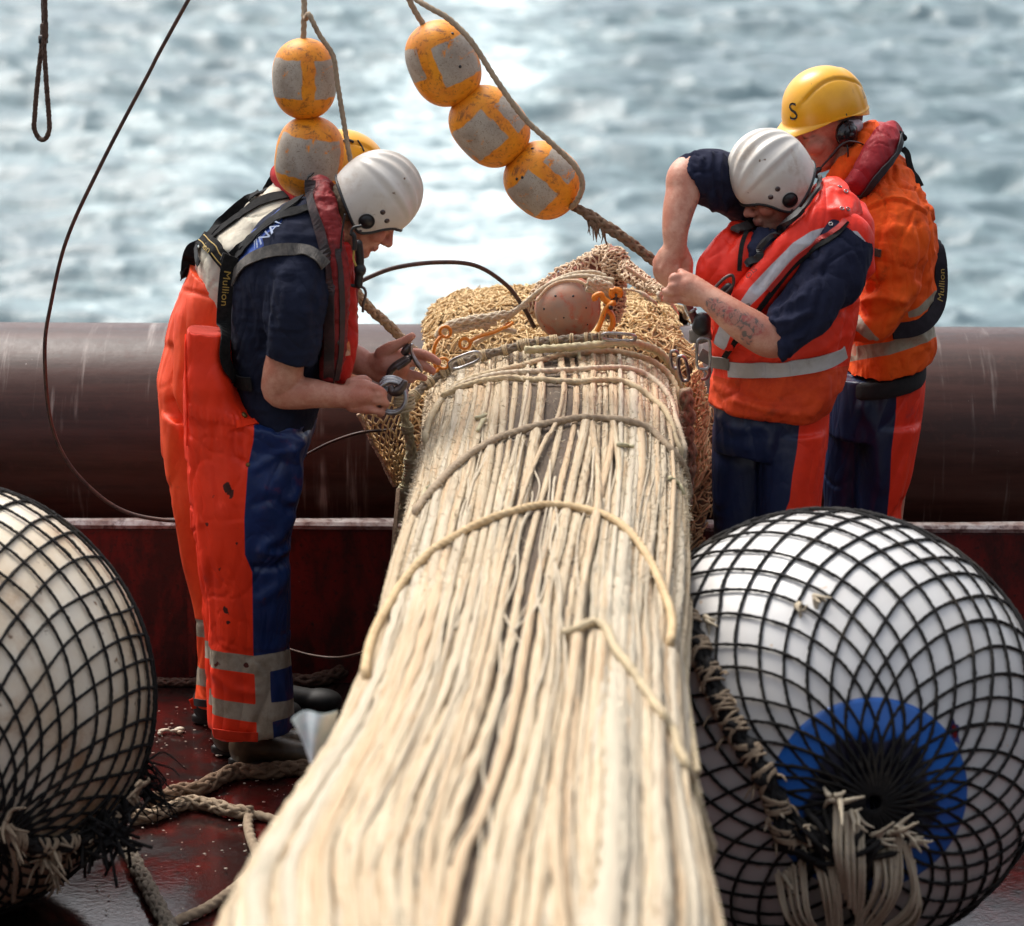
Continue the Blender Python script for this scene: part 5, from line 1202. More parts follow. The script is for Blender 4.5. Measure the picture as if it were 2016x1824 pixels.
# ------------------------------------------------------------------ worker in navy shirt (port side, near)
def navy_worker():
    Y0 = 7.75; ctr = (575, 800)
    root = thing('person', 'person in navy T-shirt, white helmet and maroon lifejacket collar, bending forward with bare forearms over a steel ring', 'person', wz(540, 1500, 0.))
    root['label'] = 'person in navy T-shirt and white helmet leaning over steel rings, in orange and blue trousers'
    H = Head('J', (1545, 780), -.10, Y0, (.75, .02, -.66), -1, k=.95, e=(.012, .104, -.014))
    mb = MB(); H.build(mb)
    nk = H((-.03, 0, -.07)); a = fx('A', [(1080, 600)])[0]; nb = w(a[0], a[1], Y0); mb.tube(np.array([nk, .5*(nk+nb), nb]), np.array([.058, .06, .075]), 20)
    loftS(mb, 'A', [(1010, 480, 1180, 600, 0, .09), (840, 560, 1180, 780, 0, .17), (720, 760, 1170, 950, 0, .18), (660, 1050, 1130, 1200, 0, .16), (680, 1300, 1060, 1400, 0, .14), (760, 1560, 960, 1620, 0, .13)], Y0)
    limb(mb, 'A', [(950, 830, -.17, .06), (930, 1050, -.20, .050), (905, 1270, -.205, .051), (885, 1400, -.20, .0545), (865, 1490, -.195, .046), (960, 1505, -.20, .045), (1050, 1508, -.205, .0405), (1150, 1520, -.205, .034), (1230, 1527, -.205, .030)], Y0, 80, 26)
    # near hand, back of the hand to us, fingers closing round the ring
    limb(mb, 'K', [(240, 1130, -.205, .031), (380, 1135, -.205, .031), (520, 1130, -.205, .033), (640, 1130, -.205, .033)], Y0, 30, 20)
    limb(mb, 'K', [(560, 1010, -.205, .020), (700, 1000, -.21, .020), (800, 1030, -.21, .017)], Y0); limb(mb, 'K', [(540, 1240, -.205, .022), (700, 1270, -.21, .020), (800, 1290, -.21, .016)], Y0)
    limb(mb, 'K', [(560, 1120, -.21, .030), (720, 1120, -.215, .026), (800, 1140, -.212, .020)], Y0)
    fingers(mb, 'K', [[(760, 990, -.212, .0125), (870, 1030, -.222, .0122), (955, 1090, -.21, .0108), (930, 1130, -.185, .0098)], [(780, 1090, -.214, .0125), (890, 1110, -.226, .0122), (950, 1150, -.212, .0112), (915, 1190, -.19, .010)],
                      [(760, 1190, -.214, .0125), (880, 1185, -.226, .0124), (985, 1225, -.214, .0112), (950, 1275, -.19, .010)], [(720, 1280, -.212, .0118), (820, 1315, -.222, .0112), (930, 1348, -.21, .0105), (900, 1375, -.19, .0092)],
                      [(520, 960, -.185, .017), (620, 915, -.175, .0145), (700, 905, -.168, .0125), (755, 930, -.16, .0105)]], Y0)
    # far arm, open hand with the thumb up
    limb(mb, 'A', [(1000, 800, .17, .06), (1040, 1050, .18, .055), (1080, 1250, .16, .050), (1160, 1290, .08, .047), (1260, 1305, .04, .043), (1350, 1345, .03, .036), (1420, 1375, .02, .0305)], Y0, 70, 24)
    limb(mb, 'K', [(860, 690, .02, .033), (960, 690, .01, .036), (1060, 700, 0, .036), (1150, 730, 0, .030)], Y0); limb(mb, 'K', [(900, 800, .02, .030), (1040, 820, .01, .030), (1140, 840, .01, .024)], Y0); limb(mb, 'K', [(960, 600, .01, .026), (1120, 590, .01, .024), (1240, 590, .01, .018)], Y0)
    fingers(mb, 'K', [[(930, 560, .0, .021), (1050, 480, -.012, .0185), (1180, 415, -.02, .0135), (1280, 360, -.025, .0125), (1340, 318, -.028, .0105)], [(1200, 560, .012, .0155), (1400, 545, .01, .0135), (1560, 590, .004, .0125), (1690, 668, 0, .0105)],
                      [(1180, 650, .012, .0150), (1400, 675, .012, .0130), (1500, 720, .006, .0122), (1615, 790, 0, .0105)], [(1150, 760, .012, .0140), (1290, 820, .012, .0125), (1390, 845, .008, .0118), (1505, 885, 0, .0100)],
                      [(1100, 850, .012, .0125), (1190, 900, .012, .0110), (1270, 905, .01, .0105), (1340, 912, .006, .0090)]], Y0)
    for dy in (-.1, .12): limb(mb, 'B', [(560, 420, dy, .075), (560, 650, dy, .065), (560, 900, dy, .055), (570, 1300, dy, .048), (590, 1530, dy, .04)], Y0, 40)
    hand = lambda V, px, py: np.clip((px-640)/60, 0, 1)*.28*(V[:, 2] < 1.5)
    BOD = skin_body(mb, root, H, stub=.25, redf=hand)
    # T-shirt with sleeve
    mb = MB()
    loftS(mb, 'A', [(1010, 400, 1240, 570, 0, .10), (900, 445, 1240, 690, 0, .17), (760, 535, 1235, 850, 0, .205), (665, 670, 1230, 1000, 0, .215), (606, 850, 1220, 1150, 0, .21), (588, 1050, 1195, 1280, 0, .20), (592, 1260, 1150, 1420, 0, .19), (640, 1490, 1100, 1560, 0, .185), (690, 1640, 1060, 1680, 0, .18)], Y0)
    limb(mb, 'A', [(1010, 790, -.12, .095), (960, 960, -.185, .090), (935, 1120, -.205, .082)], Y0); loftS(mb, 'A', [(800, 1000, 1115, 1010, -.20, .085), (785, 1150, 1105, 1180, -.205, .082), (776, 1285, 1075, 1345, -.205, .079)], Y0)
    limb(mb, 'A', [(1050, 790, .10, .095), (1060, 960, .165, .085), (1080, 1180, .17, .075)], Y0)
    mat = cloth('navy_tshirt', (.0075, .010, .024), (.011, .015, .034), (('panel', ((.035, .085, .34), (.025, .06, .25)), .6),), rough=.95, weave=.3, wr=.4)
    SH = garment('tshirt', mb, mat, root, Y0, ctr, .006, 5, paint=[('panel', [('A', [(655, 640), (740, 590), (870, 470), (905, 470), (885, 560), (775, 650), (785, 700), (680, 765), (600, 790)], True)])],
                 wr=(.0045, 7, (1, 1, 1.6)), wr2=(.0022, 20, (1, 1, 2)), folds=[('A', [(770, 1280), (800, 1000), (830, 880)], -.012, 7), ('A', [(1110, 830), (1060, 1000), (1060, 1200)], -.006, 8), ('A', [(830, 900), (950, 800), (1080, 790)], .006, 14), ('A', [(700, 1000), (730, 1250), (760, 1440)], -.007, 9), ('A', [(900, 940), (880, 1150)], .005, 8)])
    bvS = bvh_of(*SH[1])
    a = cat(fx('J', [(655, 985), (745, 905), (850, 800)]), 20); P, N = on(bvS, a, .003, Y0); text_on('VINAV', P, N, .032, 'shirt_print', simple('pale_print', (.30, .36, .50), .7), root, 1.1)
    # bib trousers: near leg, far leg, seat and bib
    mb = MB()
    loftS(mb, 'A', [(353, 1142, 548, 1170, -.150, .05), (351, 1180, 575, 1200, -.120, .08), (349, 1260, 598, 1280, -.06, .14), (347, 1350, 630, 1370, -.02, .19), (345, 1450, 690, 1480, 0, .208), (344, 1530, 800, 1570, 0, .21), (344, 1590, 1040, 1640, 0, .21), (346, 1680, 1062, 1720, 0, .205), (350, 1830, 1030, 1830, 0, .19)], Y0, e=.6)
    leg = [(283, 180, 858, 190, -.04, .17), (290, 300, 806, 300, -.075, .13), (300, 420, 808, 420, -.09, .12), (308, 560, 795, 560, -.10, .115), (315, 700, 760, 690, -.10, .11), (332, 840, 745, 830, -.10, .105), (356, 960, 746, 960, -.10, .10), (372, 1060, 748, 1060, -.10, .10), (385, 1240, 749, 1240, -.10, .10), (397, 1420, 758, 1410, -.10, .10), (404, 1628, 768, 1608, -.10, .10)]
    loftS(mb, 'B', leg, Y0, 60, e=.8)
    loftS(mb, 'B', [(l[0]-(8 if l[1] < 900 else 20), l[1]-35, l[2]-(20 if l[1] < 900 else 40), l[3]-35, .11 if l[1] > 250 else .05, l[5]) for l in leg], Y0, 50)
    TRL = [('blue', [('B', [(603, 100), (600, 130), (590, 300), (566, 410), (550, 640), (553, 800), (585, 880), (590, 1250), (605, 1480), (608, 1750), (950, 1750), (950, 60)])]),
           ('tape', [('B', [(300, 1218), (590, 1256), (740, 1240), (800, 1236), (800, 1308), (666, 1326), (664, 1340), (590, 1335), (300, 1296)]), ('B', [(380, 1440), (600, 1472), (765, 1460), (800, 1458), (800, 1528), (765, 1532), (675, 1552), (605, 1552), (380, 1515)]), ('B', [(592, 1256), (664, 1262), (682, 1668), (608, 1672)])])]
    tmat = surf('orange_oilskin', (.93, .040, .006), (.84, .034, .006), 6, .55, ((900, .15, .0006), (30, .18, .006)), layers=(('blue', ((.011, .032, .125), (.008, .022, .085)), .36), ('tape', TAPE, .6), ('stain', ((.035, .010, .008), (.16, .02, .01)), .7), ('rim_shade', ((.42, .022, .005), (.34, .02, .005)), .9)), dirt=((.20, .02, .01), .60, .74, 8), dirt_amt=.5, spots=((.05, .012, .008), .70, .76, 15), spec=.4, crease=((3.2, .45, .018, (1, 1, .45)), (8, .22, .006, (1, 1, .5))))
    M_['tmat'] = tmat
    FO = [('B', [(800, 300), (720, 230), (680, 180)], .010, 9), ('B', [(850, 240), (780, 270), (700, 250)], -.010, 7), ('B', [(760, 330), (790, 480), (760, 560)], .014, 10), ('B', [(600, 420), (700, 360), (780, 320)], .006, 9), ('B', [(760, 640), (700, 720), (640, 760)], .013, 12), ('B', [(740, 600), (680, 560), (600, 580)], -.007, 9),
          ('B', [(745, 820), (680, 860), (600, 860)], -.012, 8), ('B', [(740, 880), (700, 940), (620, 1000)], .009, 12), ('B', [(740, 780), (690, 800), (620, 790)], .010, 9), ('B', [(300, 450), (340, 600), (370, 900)], .005, 9), ('B', [(420, 240), (430, 400), (440, 560)], -.005, 12), ('B', [(540, 260), (545, 400)], -.006, 6), ('B', [(470, 900), (520, 1050), (560, 1200)], .005, 14), ('B', [(400, 1330), (500, 1400), (590, 1420)], .005, 9),
          ('B', [(500, 260), (505, 360), (560, 400)], -.008, 4), ('B', [(360, 700), (400, 1000), (410, 1200)], -.005, 10)]
    for k in range(9): FO.append(('B', [(310+k*27, 140+k*6), (312+k*27, 165+k*6), (316+k*27, 190+k*6)], .0045, 2.6))
    def stains_and_shade(V, N, px, py):
        f = np.full(len(V), -1.); nn = 5*fbm(V*70, 3, 91)
        for x, y, r in ((475, 505, 24), (492, 530, 18), (410, 548, 9), (515, 755, 13), (470, 1055, 16), (480, 1105, 12), (465, 1160, 10), (383, 668, 8), (440, 870, 9), (560, 1300, 14), (430, 1290, 12)):
            q = fx('B', [(x, y)])[0]; f = np.maximum(f, (r*.43 - np.hypot(px-q[0], py-q[1]) + nn - 2)/700.)
        rim = fx('A', [(330, 1100), (600, 1100), (600, 1230), (330, 1200)]); li = np.where(sd_poly(px, py, rim) > -25, (N[:, 2]-.80)*.02, -1.); return dict(stain=np.where(N[:, 1] < .2, f, -1.), rim_shade=li)  # up-facing bib top coloured darker to look like its shaded inside
    TR = garment('bib_trousers', mb, tmat, root, Y0, ctr, .0055, 4, paint=TRL, extra=stains_and_shade, folds=FO, wr=(.0065, 6, (1, 1, .5)), wr2=(.0028, 14, (1, 1, .6)))
    bvT = bvh_of(*TR[1])
    M_['orange_flap'] = cloth('orange_flap', (.93, .042, .007), (.84, .036, .007))
    # hem flap and cuff, stud, pocket edge
    P, N = strap(bvT, 'B', [(412, 1632), (500, 1644), (607, 1650)], .028, cloth('red_hem', (.62, .035, .010), (.50, .03, .01)), root, 'hem_flap')
    for (x, y, r) in ((543, 185, .009), (562, 411, .006)):
        P, N = on(bvT, fx('B', [(x, y)]), .002, Y0); b = MB(); b.tube(np.array([P[0]-N[0]*.002, P[0]+N[0]*.002]), r, 16); build(b, 'stud', simple('brass', (.22, .15, .05), .4, .7), root)
    strap(bvT, 'A', [(345, 1180), (345, 1400), (352, 1600), (352, 1800)], .006, M_['orange_flap'], root, 'seam', .0015); strap(bvT, 'B', [(510, 225), (600, 215)], .022, M_['orange_flap'], root, 'waist_tab', .002)
    bvB = bvh_many([SH[1], TR[1]])
    # harness
    P, N = strap(bvB, 'A', [(600, 735), (578, 800), (562, 950), (552, 1120), (540, 1280), (560, 1370), (620, 1430), (720, 1452)], .040, M_['black_web'], root, 'harness_belt', .012)
    text_on('Mullion', P[4:36], N[4:36], .019, 'belt_lettering', M_['gold_print'], root, 1.25, False, .012)
    strap(bvB, 'A', [(600, 735), (585, 775)], .052, M_['black_rubber'], root, 'belt_keeper', .017)
    P2, N2 = strap(bvB, 'A', [(602, 740), (700, 650), (830, 540), (985, 415)], .030, M_['black_web'], root, off=.006)
    strap(bvB, 'A', [(630, 755), (740, 625), (880, 520), (1050, 470)], .032, M_['black_web'], root, off=.006)
    strap(bvB, 'A', [(610, 880), (640, 820), (710, 755), (850, 706), (1000, 706), (1060, 730), (1118, 785)], .034, M_['worn_web'], root, off=.006)
    # lifejacket: maroon collar, red front lobe, black zip flap
    mb = MB(); limb(mb, 'A', [(1095, 345, .0, .030), (1105, 400, -.055, .034), (1130, 520, -.11, .037), (1165, 700, -.15, .037), (1185, 880, -.165, .036), (1180, 1080, -.165, .036), (1170, 1260, -.16, .035), (1150, 1400, -.155, .028)], Y0, 60)
    limb(mb, 'A', [(1095, 345, .0, .030), (1130, 400, .06, .036), (1170, 520, .12, .04), (1215, 700, .14, .04), (1230, 900, .15, .04), (1220, 1150, .15, .04), (1190, 1380, .14, .03)], Y0, 50)
    vm = cloth('maroon_cover', (.26, .022, .022), (.17, .016, .016), rough=.6, weave=.15, wr=.5, dirt=((.03, .012, .012), .52, .68, 14), dirt_amt=.7)
    CO = garment('lifejacket_collar', mb, vm, root, Y0, ctr, .005, 4, wr=(.004, 22, (1, 1, 1.8)), wr2=(.0018, 50, (1, 1, 2)))
    mb = MB(); limb(mb, 'A', [(1225, 700, -.10, .022), (1238, 900, -.12, .030), (1240, 1100, -.12, .032), (1235, 1280, -.12, .034), (1212, 1400, -.12, .030)], Y0, 40)
    rm = cloth('red_front', (.55, .018, .012), (.42, .014, .010), (('lab', ((.75, .22, .06), (.6, .5, .4)), .4),), rough=.45, weave=.1, wr=.5)
    FRN = garment('lifejacket_front', mb, rm, root, Y0, ctr, .005, 4, paint=[('lab', [('A', [(1190, 1240), (1250, 1220), (1265, 1300), (1190, 1310)], True)])], wr=(.003, 20, (1, 1, 1.5)))
    bvC = bvh_many([CO[1], FRN[1], SH[1]])
    zm = surf('zip_flap', (.022, .014, .014), (.05, .02, .02), 20, .6, ((200, .4, .002),), dirt=((.10, .06, .05), .58, .72, 40))
    strap(bvC, 'A', [(1040, 310), (1040, 400), (1075, 520), (1115, 660), (1140, 820), (1152, 1000), (1150, 1200), (1145, 1450)], .030, zm, root, 'zip_flap', .004)
    strap(bvC, 'A', [(1025, 420), (1045, 310), (1060, 300)], .018, M_['black_web'], root, 'collar_tab', .010)
    strap(bvC, 'A', [(1190, 700), (1212, 900), (1215, 1100), (1205, 1300), (1180, 1430)], .016, zm, root, 'edge_binding', .003)
    P, N = on(bvC, fx('A', [(1245, 760), (1262, 760), (1285, 760)]), .003, Y0); text_on('H', P, N, .018, 'vest_lettering', simple('pale_letters', (.60, .35, .28), .6), root)
    for (x, y) in ((1203, 1222), (1200, 1328)):
        P, N = on(bvC, fx('A', [(x, y)]), .002, Y0); b = MB(); t = np.linspace(0, 6.283, 14, endpoint=False); e1 = unit(np.cross(N[0], [0, 0, 1.])); e2 = np.cross(N[0], e1); b.tube(P[0] + .0058*(np.cos(t)[:, None]*e1 + np.sin(t)[:, None]*e2), .0018, 6, closed=True); build(b, 'eyelet', M_['dark_steel'], root)
    # helmet, chin strap, headset boom with whistle and hook
    hel, bvh_ = white_helmet(H, root, -1, math.radians(10))
    hm = surf('brown_hair', (.11, .075, .045), (.19, .14, .09), 60, .7, ((300, .8, .004),), stretch=(2, 2, .5)); mb = MB(); mb.ell(H((-.058, 0, -.010)), np.array([.052, .078, .070]), H.R, 30, 20); V, Q, T = remesh(mb, .004, 1); V = V + normals(V, Q, T)*(.004*vnoise(V*np.array([160, 160, 50]), 9))[:, None]; link_mesh('hair', V, Q, T, hm, root)
    def cord(fr, pts, dy, r, mat, name, par=root):
        a = fx(fr, pts); b = MB(); b.tube(cat(w(a[:, 0], a[:, 1], Y0 + np.asarray(dy, float)), 40), r, 10); return build(b, name, mat, par)
    cord('J', [(1505, 815), (1440, 830), (1420, 870)], -.205, .004, M_['black_rubber'], 'helmet_cord'); cord('J', [(1372, 720), (1350, 850), (1340, 950), (1338, 1020)], -.18, .0028, M_['black_rubber'], 'helmet_cord')
    cord('J', [(1420, 870), (1445, 900), (1450, 960), (1448, 1010)], -.20, .0065, M_['black_rubber'], 'chin_strap'); cord('J', [(1445, 1010), (1440, 1080), (1460, 1140)], -.19, .0028, M_['gold_print'], 'chin_cord')
    mb = MB(); limb(mb, 'J', [(1478, 960, -.14, .012), (1490, 1060, -.14, .0115), (1490, 1140, -.14, .0115), (1480, 1290, -.14, .0115)], Y0); limb(mb, 'J', [(1492, 1165, -.14, .0165), (1494, 1172, -.14, .0165)], Y0); V, Q, T = remesh(mb, .003, 2); link_mesh('beacon_light', V, Q, T, M_['black_rubber'], root)
    cord('J', [(1392, 1288), (1430, 1297), (1500, 1305)], -.14, .005, M_['black_rubber'], 'clip'); cord('J', [(1490, 1305), (1525, 1320), (1538, 1370), (1518, 1450), (1515, 1510)], -.14, .0038, M_['dark_steel'], 'wire_hook')
    # boots
    bm = surf('brown_boot', (.11, .070, .036), (.06, .040, .022), 20, .42, ((60, .3, .004),), dirt=((.08, .06, .045), .60, .72, 25)); sole = simple('boot_sole', (.022, .018, .015), .5)
    def boot(cx, cy, ang, name='boot', mat=None):
        p = wz(cx, cy, 0.); d = np.array([math.cos(ang), math.sin(ang), 0]); s = np.array([-d[1], d[0], 0]); up = np.array([0, 0, 1.]); R = np.stack([d, s, up], 1)
        q = lambda x, y, z: p + d*x + s*y + up*z
        mb = MB(); pts = np.array([[-.02, 0, .070, .050], [.04, 0, .062, .048], [.10, 0, .050, .042], [.17, 0, .040, .036], [.225, 0, .034, .028]]); c = cat(pts, 30); mb.tube(np.array([q(*r[:3]) for r in c]), c[:, 3], 20, flat=(1, .85), ref=up)
        mb.ell(q(-.015, 0, .06), (.055, .047, .06), R); mb.ell(q(.185, 0, .036), (.072, .050, .036), R); mb.tube(np.array([q(-.012, 0, .06), q(-.008, 0, .11), q(-.004, 0, .165)]), np.array([.050, .048, .050]), 22)
        V, Q, T = remesh(mb, .005, 4); V[:, 2] = np.maximum(V[:, 2], .012); o = link_mesh(name, V, Q, T, mat or bm, root)
        mb = MB(); t = np.linspace(0, 2*np.pi, 40, endpoint=False); ox = .09 + .158*np.cos(t); oy = (.046 + .008*np.cos(t))*np.sin(t)
        mb.rings(np.stack([np.stack([q(a_*k + .09*(1-k), b_*k, z) for a_, b_ in zip(ox, oy)]) for k, z in ((.97, .001), (1.02, .006), (1.02, .022), (.98, .027))], 0)); build(mb, 'sole', sole, o)
        return o
    M_['black_boot'] = simple('black_boot', (.014, .013, .012), .6)
    a1 = fx('B', [(585, 1795)])[0]; boot(a1[0], a1[1]-4, -.05); a2 = fx('B', [(520, 1740)])[0]; boot(a2[0]-6, a2[1]-6, .05)
    return root, H, boot
NAVYW, H1, BOOT = navy_worker()
# gear in his hands
def handgear():
    Y0 = 7.75
    def ringK(c, ax, ay, rot, Y, r, lab, tilt=.5):
        q = fx('K', [c])[0]; C = w(q[0], q[1], Y); k = FR['K'][2]/S/scl(Y, q[1]); t = np.linspace(0, 2*np.pi, 64, endpoint=False); X = ax*k*np.cos(t); Z = ay*k*np.sin(t); c_, s_ = math.cos(rot), math.sin(rot)
        P = C + np.stack([X*c_ - Z*s_, tilt*X*0 + .25*Z, X*s_ + Z*c_], 1); b = MB(); b.tube(P, r, 14, closed=True); b.tube(P*1 + np.array([.001, .013, .002]), r, 14, closed=True); return tag(build(b, 'steel_ring', M_['steel'], None), lab, 'ring', 'steel rings in the hands of the worker in navy')
    ringK((1060, 1150), 195, 205, .2, Y0-.195, .0058, 'big double steel ring gripped by the fist of the worker in navy')
    ringK((1065, 985), 150, 82, -.15, Y0-.17, .0060, 'smaller double steel ring threaded through the big one above the fist')
    root = thing('snap_hook', 'heavy dark steel hook lying in the open palm of the worker in navy', 'hook', w(*fx('K', [(1200, 700)])[0], Y0-.03))
    def part(pts, Y, r, mat, name, flat=(1, 1)):
        a = fx('K', [p[:2] for p in pts]); q = cat(np.c_[w(a[:, 0], a[:, 1], Y), np.array([p[2] for p in pts])], 30); b = MB(); b.tube(q[:, :3], q[:, 3], 14, flat=flat, ref=np.array([0, 1., 0])); build(b, name, mat, root)
    part([(1050, 930, .010), (1030, 840, .0115), (1080, 750, .013), (1180, 680, .014), (1290, 615, .013), (1315, 585, .009)], Y0-.05, 1, M_['dark_steel'], 'hook_shank', (.8, 1.25))
    part([(1140, 760, .006), (1230, 700, .007), (1310, 640, .006)], Y0-.064, 1, M_['dark_steel'], 'hook_groove')
    part([(1330, 420, .0075), (1335, 540, .008), (1390, 660, .0105), (1440, 730, .010), (1475, 795, .006)], Y0-.055, 1, M_['steel'], 'gate_bar', (.6, 1.2))
    part([(1215, 560, .009), (1260, 510, .012), (1310, 450, .010)], Y0-.035, 1, M_['dark_steel'], 'hinge_block', (1, 1))
    part([(1050, 990, .007), (1080, 1060, .013), (1160, 1050, .015), (1220, 980, .011), (1245, 920, .008)], Y0-.19, 1, M_['dark_steel'], 'shackle_pin')
    b = MB(); P = w(*fx('K', [(1230, 1215)])[0], 8.0) 
    for k in range(9):
        t = np.linspace(0, 2*np.pi, 18, endpoint=False); z = (k-4)*.0055; b.tube(w(*fx('K', [(1235, 1215)])[0], 7.72) + np.stack([.028*np.cos(t)*(1-.03*abs(k-4)), .020*np.sin(t), z + .006*np.cos(t + k)], 1), .0034, 6, closed=True)
    o = build(b, 'twine_seizing', M_['cream_rope'], None); tag(o, 'cream twine binding tying the big double ring to the whipped rope end', 'binding')
handgear()

# ------------------------------------------------------------------ worker in white shirt behind him
def white_worker():
    Y0 = 8.12; ctr = (480, 800)
    root = thing('person', 'person in white shirt and yellow hard hat mostly hidden behind the navy worker', 'person', wz(470, 1440, 0.))
    H = Head('A', (1205, 392), -.10, Y0, (.80, .25, -.45), -1)
    mb = MB(); H.build(mb); nk = H((-.03, 0, -.07)); a = fx('A', [(1000, 470)])[0]; nb = w(a[0], a[1], Y0); mb.tube(np.array([nk, .5*(nk+nb), nb]), np.array([.058, .06, .075]), 20)
    loftS(mb, 'A', [(900, 420, 1100, 560, 0, .10), (720, 560, 1080, 780, 0, .16), (580, 700, 1000, 950, 0, .17), (480, 900, 920, 1100, 0, .16), (420, 1200, 850, 1300, 0, .15)], Y0)
    for dy in (-.17, .17): limb(mb, 'A', [(900, 700, dy, .06), (950, 1000, dy*1.1, .052), (980, 1250, dy, .045), (1150, 1390, dy*.6, .038), (1240, 1400, dy*.3, .030), (1262, 1402, dy*.2, .026)], Y0, 50)
    fingers(mb, 'K', [[(380, 930, -.02, .022), (440, 850, -.03, .012), (455, 800, -.03, .010)], [(340, 930, -.02, .018), (395, 880, -.03, .012), (400, 900, -.035, .010)], [(420, 950, 0, .018), (480, 930, 0, .012), (520, 900, 0, .010)], [(380, 980, 0, .018), (450, 990, 0, .012), (490, 985, 0, .010)], [(330, 960, 0, .02), (300, 900, 0, .013), (310, 860, 0, .011)]], Y0)
    for dy in (-.1, .12): limb(mb, 'B', [(380, 200, dy, .085), (400, 600, dy, .070), (430, 900, dy, .055), (450, 1300, dy, .048), (460, 1480, dy, .04)], Y0, 40)
    skin_body(mb, root, H, .0055, stub=.2)
    mb = MB(); loftS(mb, 'A', [(930, 330, 1130, 520, 0, .12), (850, 335, 1150, 600, 0, .17), (735, 405, 1130, 760, 0, .20), (600, 515, 1050, 880, 0, .21), (470, 600, 980, 980, 0, .21), (418, 690, 930, 1080, 0, .205), (400, 850, 900, 1150, 0, .20), (370, 1050, 860, 1250, 0, .19)], Y0)
    for dy in (-.17, .17): limb(mb, 'A', [(930, 640, dy, .09), (960, 900, dy*1.15, .075), (985, 1150, dy, .06)], Y0)
    SH = garment('shirt', mb, cloth('white_shirt', (.62, .57, .46), (.52, .47, .37), rough=.95, wr=.5), root, Y0, ctr, .006, 5, wr=(.006, 8, (1, 1, 1.6)), folds=[('A', [(700, 470), (800, 400), (880, 370)], .012, 8), ('A', [(660, 430), (720, 420)], .012, 5)])
    mb = MB(); loftS(mb, 'A', [(366, 770, 640, 900, 0, .16), (352, 830, 760, 1000, 0, .185), (308, 930, 850, 1150, 0, .20), (255, 1100, 880, 1300, 0, .205), (205, 1330, 900, 1450, 0, .21), (186, 1440, 900, 1600, 0, .21), (202, 1620, 880, 1760, 0, .20), (212, 1830, 860, 1850, 0, .18)], Y0)
    leg = [(168, 150, 640, 170, -.05, .17), (178, 300, 560, 300, -.075, .13), (190, 420, 540, 420, -.09, .115), (213, 550, 520, 560, -.10, .11), (236, 700, 520, 700, -.10, .105), (258, 840, 530, 840, -.10, .10), (298, 1000, 545, 1000, -.10, .10), (318, 1120, 555, 1120, -.10, .10), (322, 1250, 560, 1250, -.10, .10), (325, 1400, 570, 1400, -.10, .10), (322, 1478, 575, 1480, -.10, .10)]
    loftS(mb, 'B', leg, Y0, 60, e=.8); loftS(mb, 'B', [(l[0]+30, l[1]-30, l[2]+60, l[3]-30, .11 if l[1] > 250 else .05, l[5]) for l in leg], Y0, 50)
    m = surf('orange_oilskin_paler', (.90, .085, .016), (.80, .060, .010), 6, .6, ((900, .15, .0006), (30, .2, .006)), layers=(('tape', TAPE, .6),), dirt=((.25, .03, .01), .58, .74, 8), dirt_amt=.45, spec=.35, crease=((3.2, .45, .018, (1, 1, .45)), (8, .22, .006, (1, 1, .5))))
    TR = garment('bib_trousers', mb, m, root, Y0, ctr, .006, 4, paint=[('tape', [('B', [(250, 1092), (620, 1100), (620, 1180), (250, 1170)]), ('B', [(250, 1310), (620, 1318), (620, 1396), (250, 1390)])])], wr=(.005, 6, (1, 1, .6)),
                 folds=[('A', [(240, 1250), (250, 1500), (300, 1640)], -.014, 8), ('A', [(300, 1640), (350, 1740)], -.012, 7), ('A', [(320, 930), (420, 960), (520, 990)], -.006, 4), ('A', [(430, 760), (470, 860)], .004, 8), ('A', [(300, 960), (260, 1200), (250, 1400)], -.004, 3), ('B', [(210, 130), (230, 180), (285, 230)], -.012, 8)])
    bv = bvh_many([SH[1], TR[1]])
    strap(bv, 'A', [(940, 395), (780, 430), (640, 520), (480, 640)], .036, M_['black_web'], root, Yd=Y0, off=.006); strap(bv, 'A', [(760, 390), (660, 450), (560, 540), (470, 640)], .036, M_['black_web'], root, Yd=Y0, off=.008)
    strap(bv, 'A', [(430, 640), (500, 690), (560, 760), (600, 820)], .045, M_['black_web'], root, 'harness_belt', .012, Y0); P, N = strap(bv, 'A', [(420, 690), (380, 700), (358, 760), (350, 850)], .04, M_['black_web'], root, 'harness_belt', .012, Y0)
    P, N = on(bv, cat(fx('A', [(452, 672), (500, 718), (545, 770)]), 16), .017, Y0); text_on('ion', P, N, .020, 'belt_lettering', M_['gold_print'], root, 1.3)
    for dx in (-13, 13):
        P, N = on(bv, cat(fx('A', [(450+dx*.9, 650-dx*.9), (515+dx*.9, 715-dx*.9), (575+dx*.9, 790-dx*.9)]), 16), .0165, Y0); b = MB(); b.ribbon(P, N, .003, .001); build(b, 'belt_piping', M_['gold_print'], root)
    strap(bv, 'A', [(420, 690), (425, 740), (432, 780)], .02, M_['black_rubber'], root, 'buckle', .012, Y0)
    P, N = strap(bv, 'A', [(855, 265), (820, 310), (790, 360), (740, 400)], .018, M_['black_web'], root, 'collar_strap', .0, Y0)
    mb = MB(); limb(mb, 'A', [(880, 280, .0, .035), (920, 310, -.05, .04), (1020, 400, -.12, .045), (1080, 550, -.14, .04)], Y0); garment('lifejacket_collar', mb, cloth('red_cover', (.50, .02, .03), (.40, .02, .02)), root, Y0, ctr, .006, 4)
    hel, bvh_ = hard_hat(H, root)
    a = fx('A', [(1255, 95), (1275, 95), (1295, 110)]); 
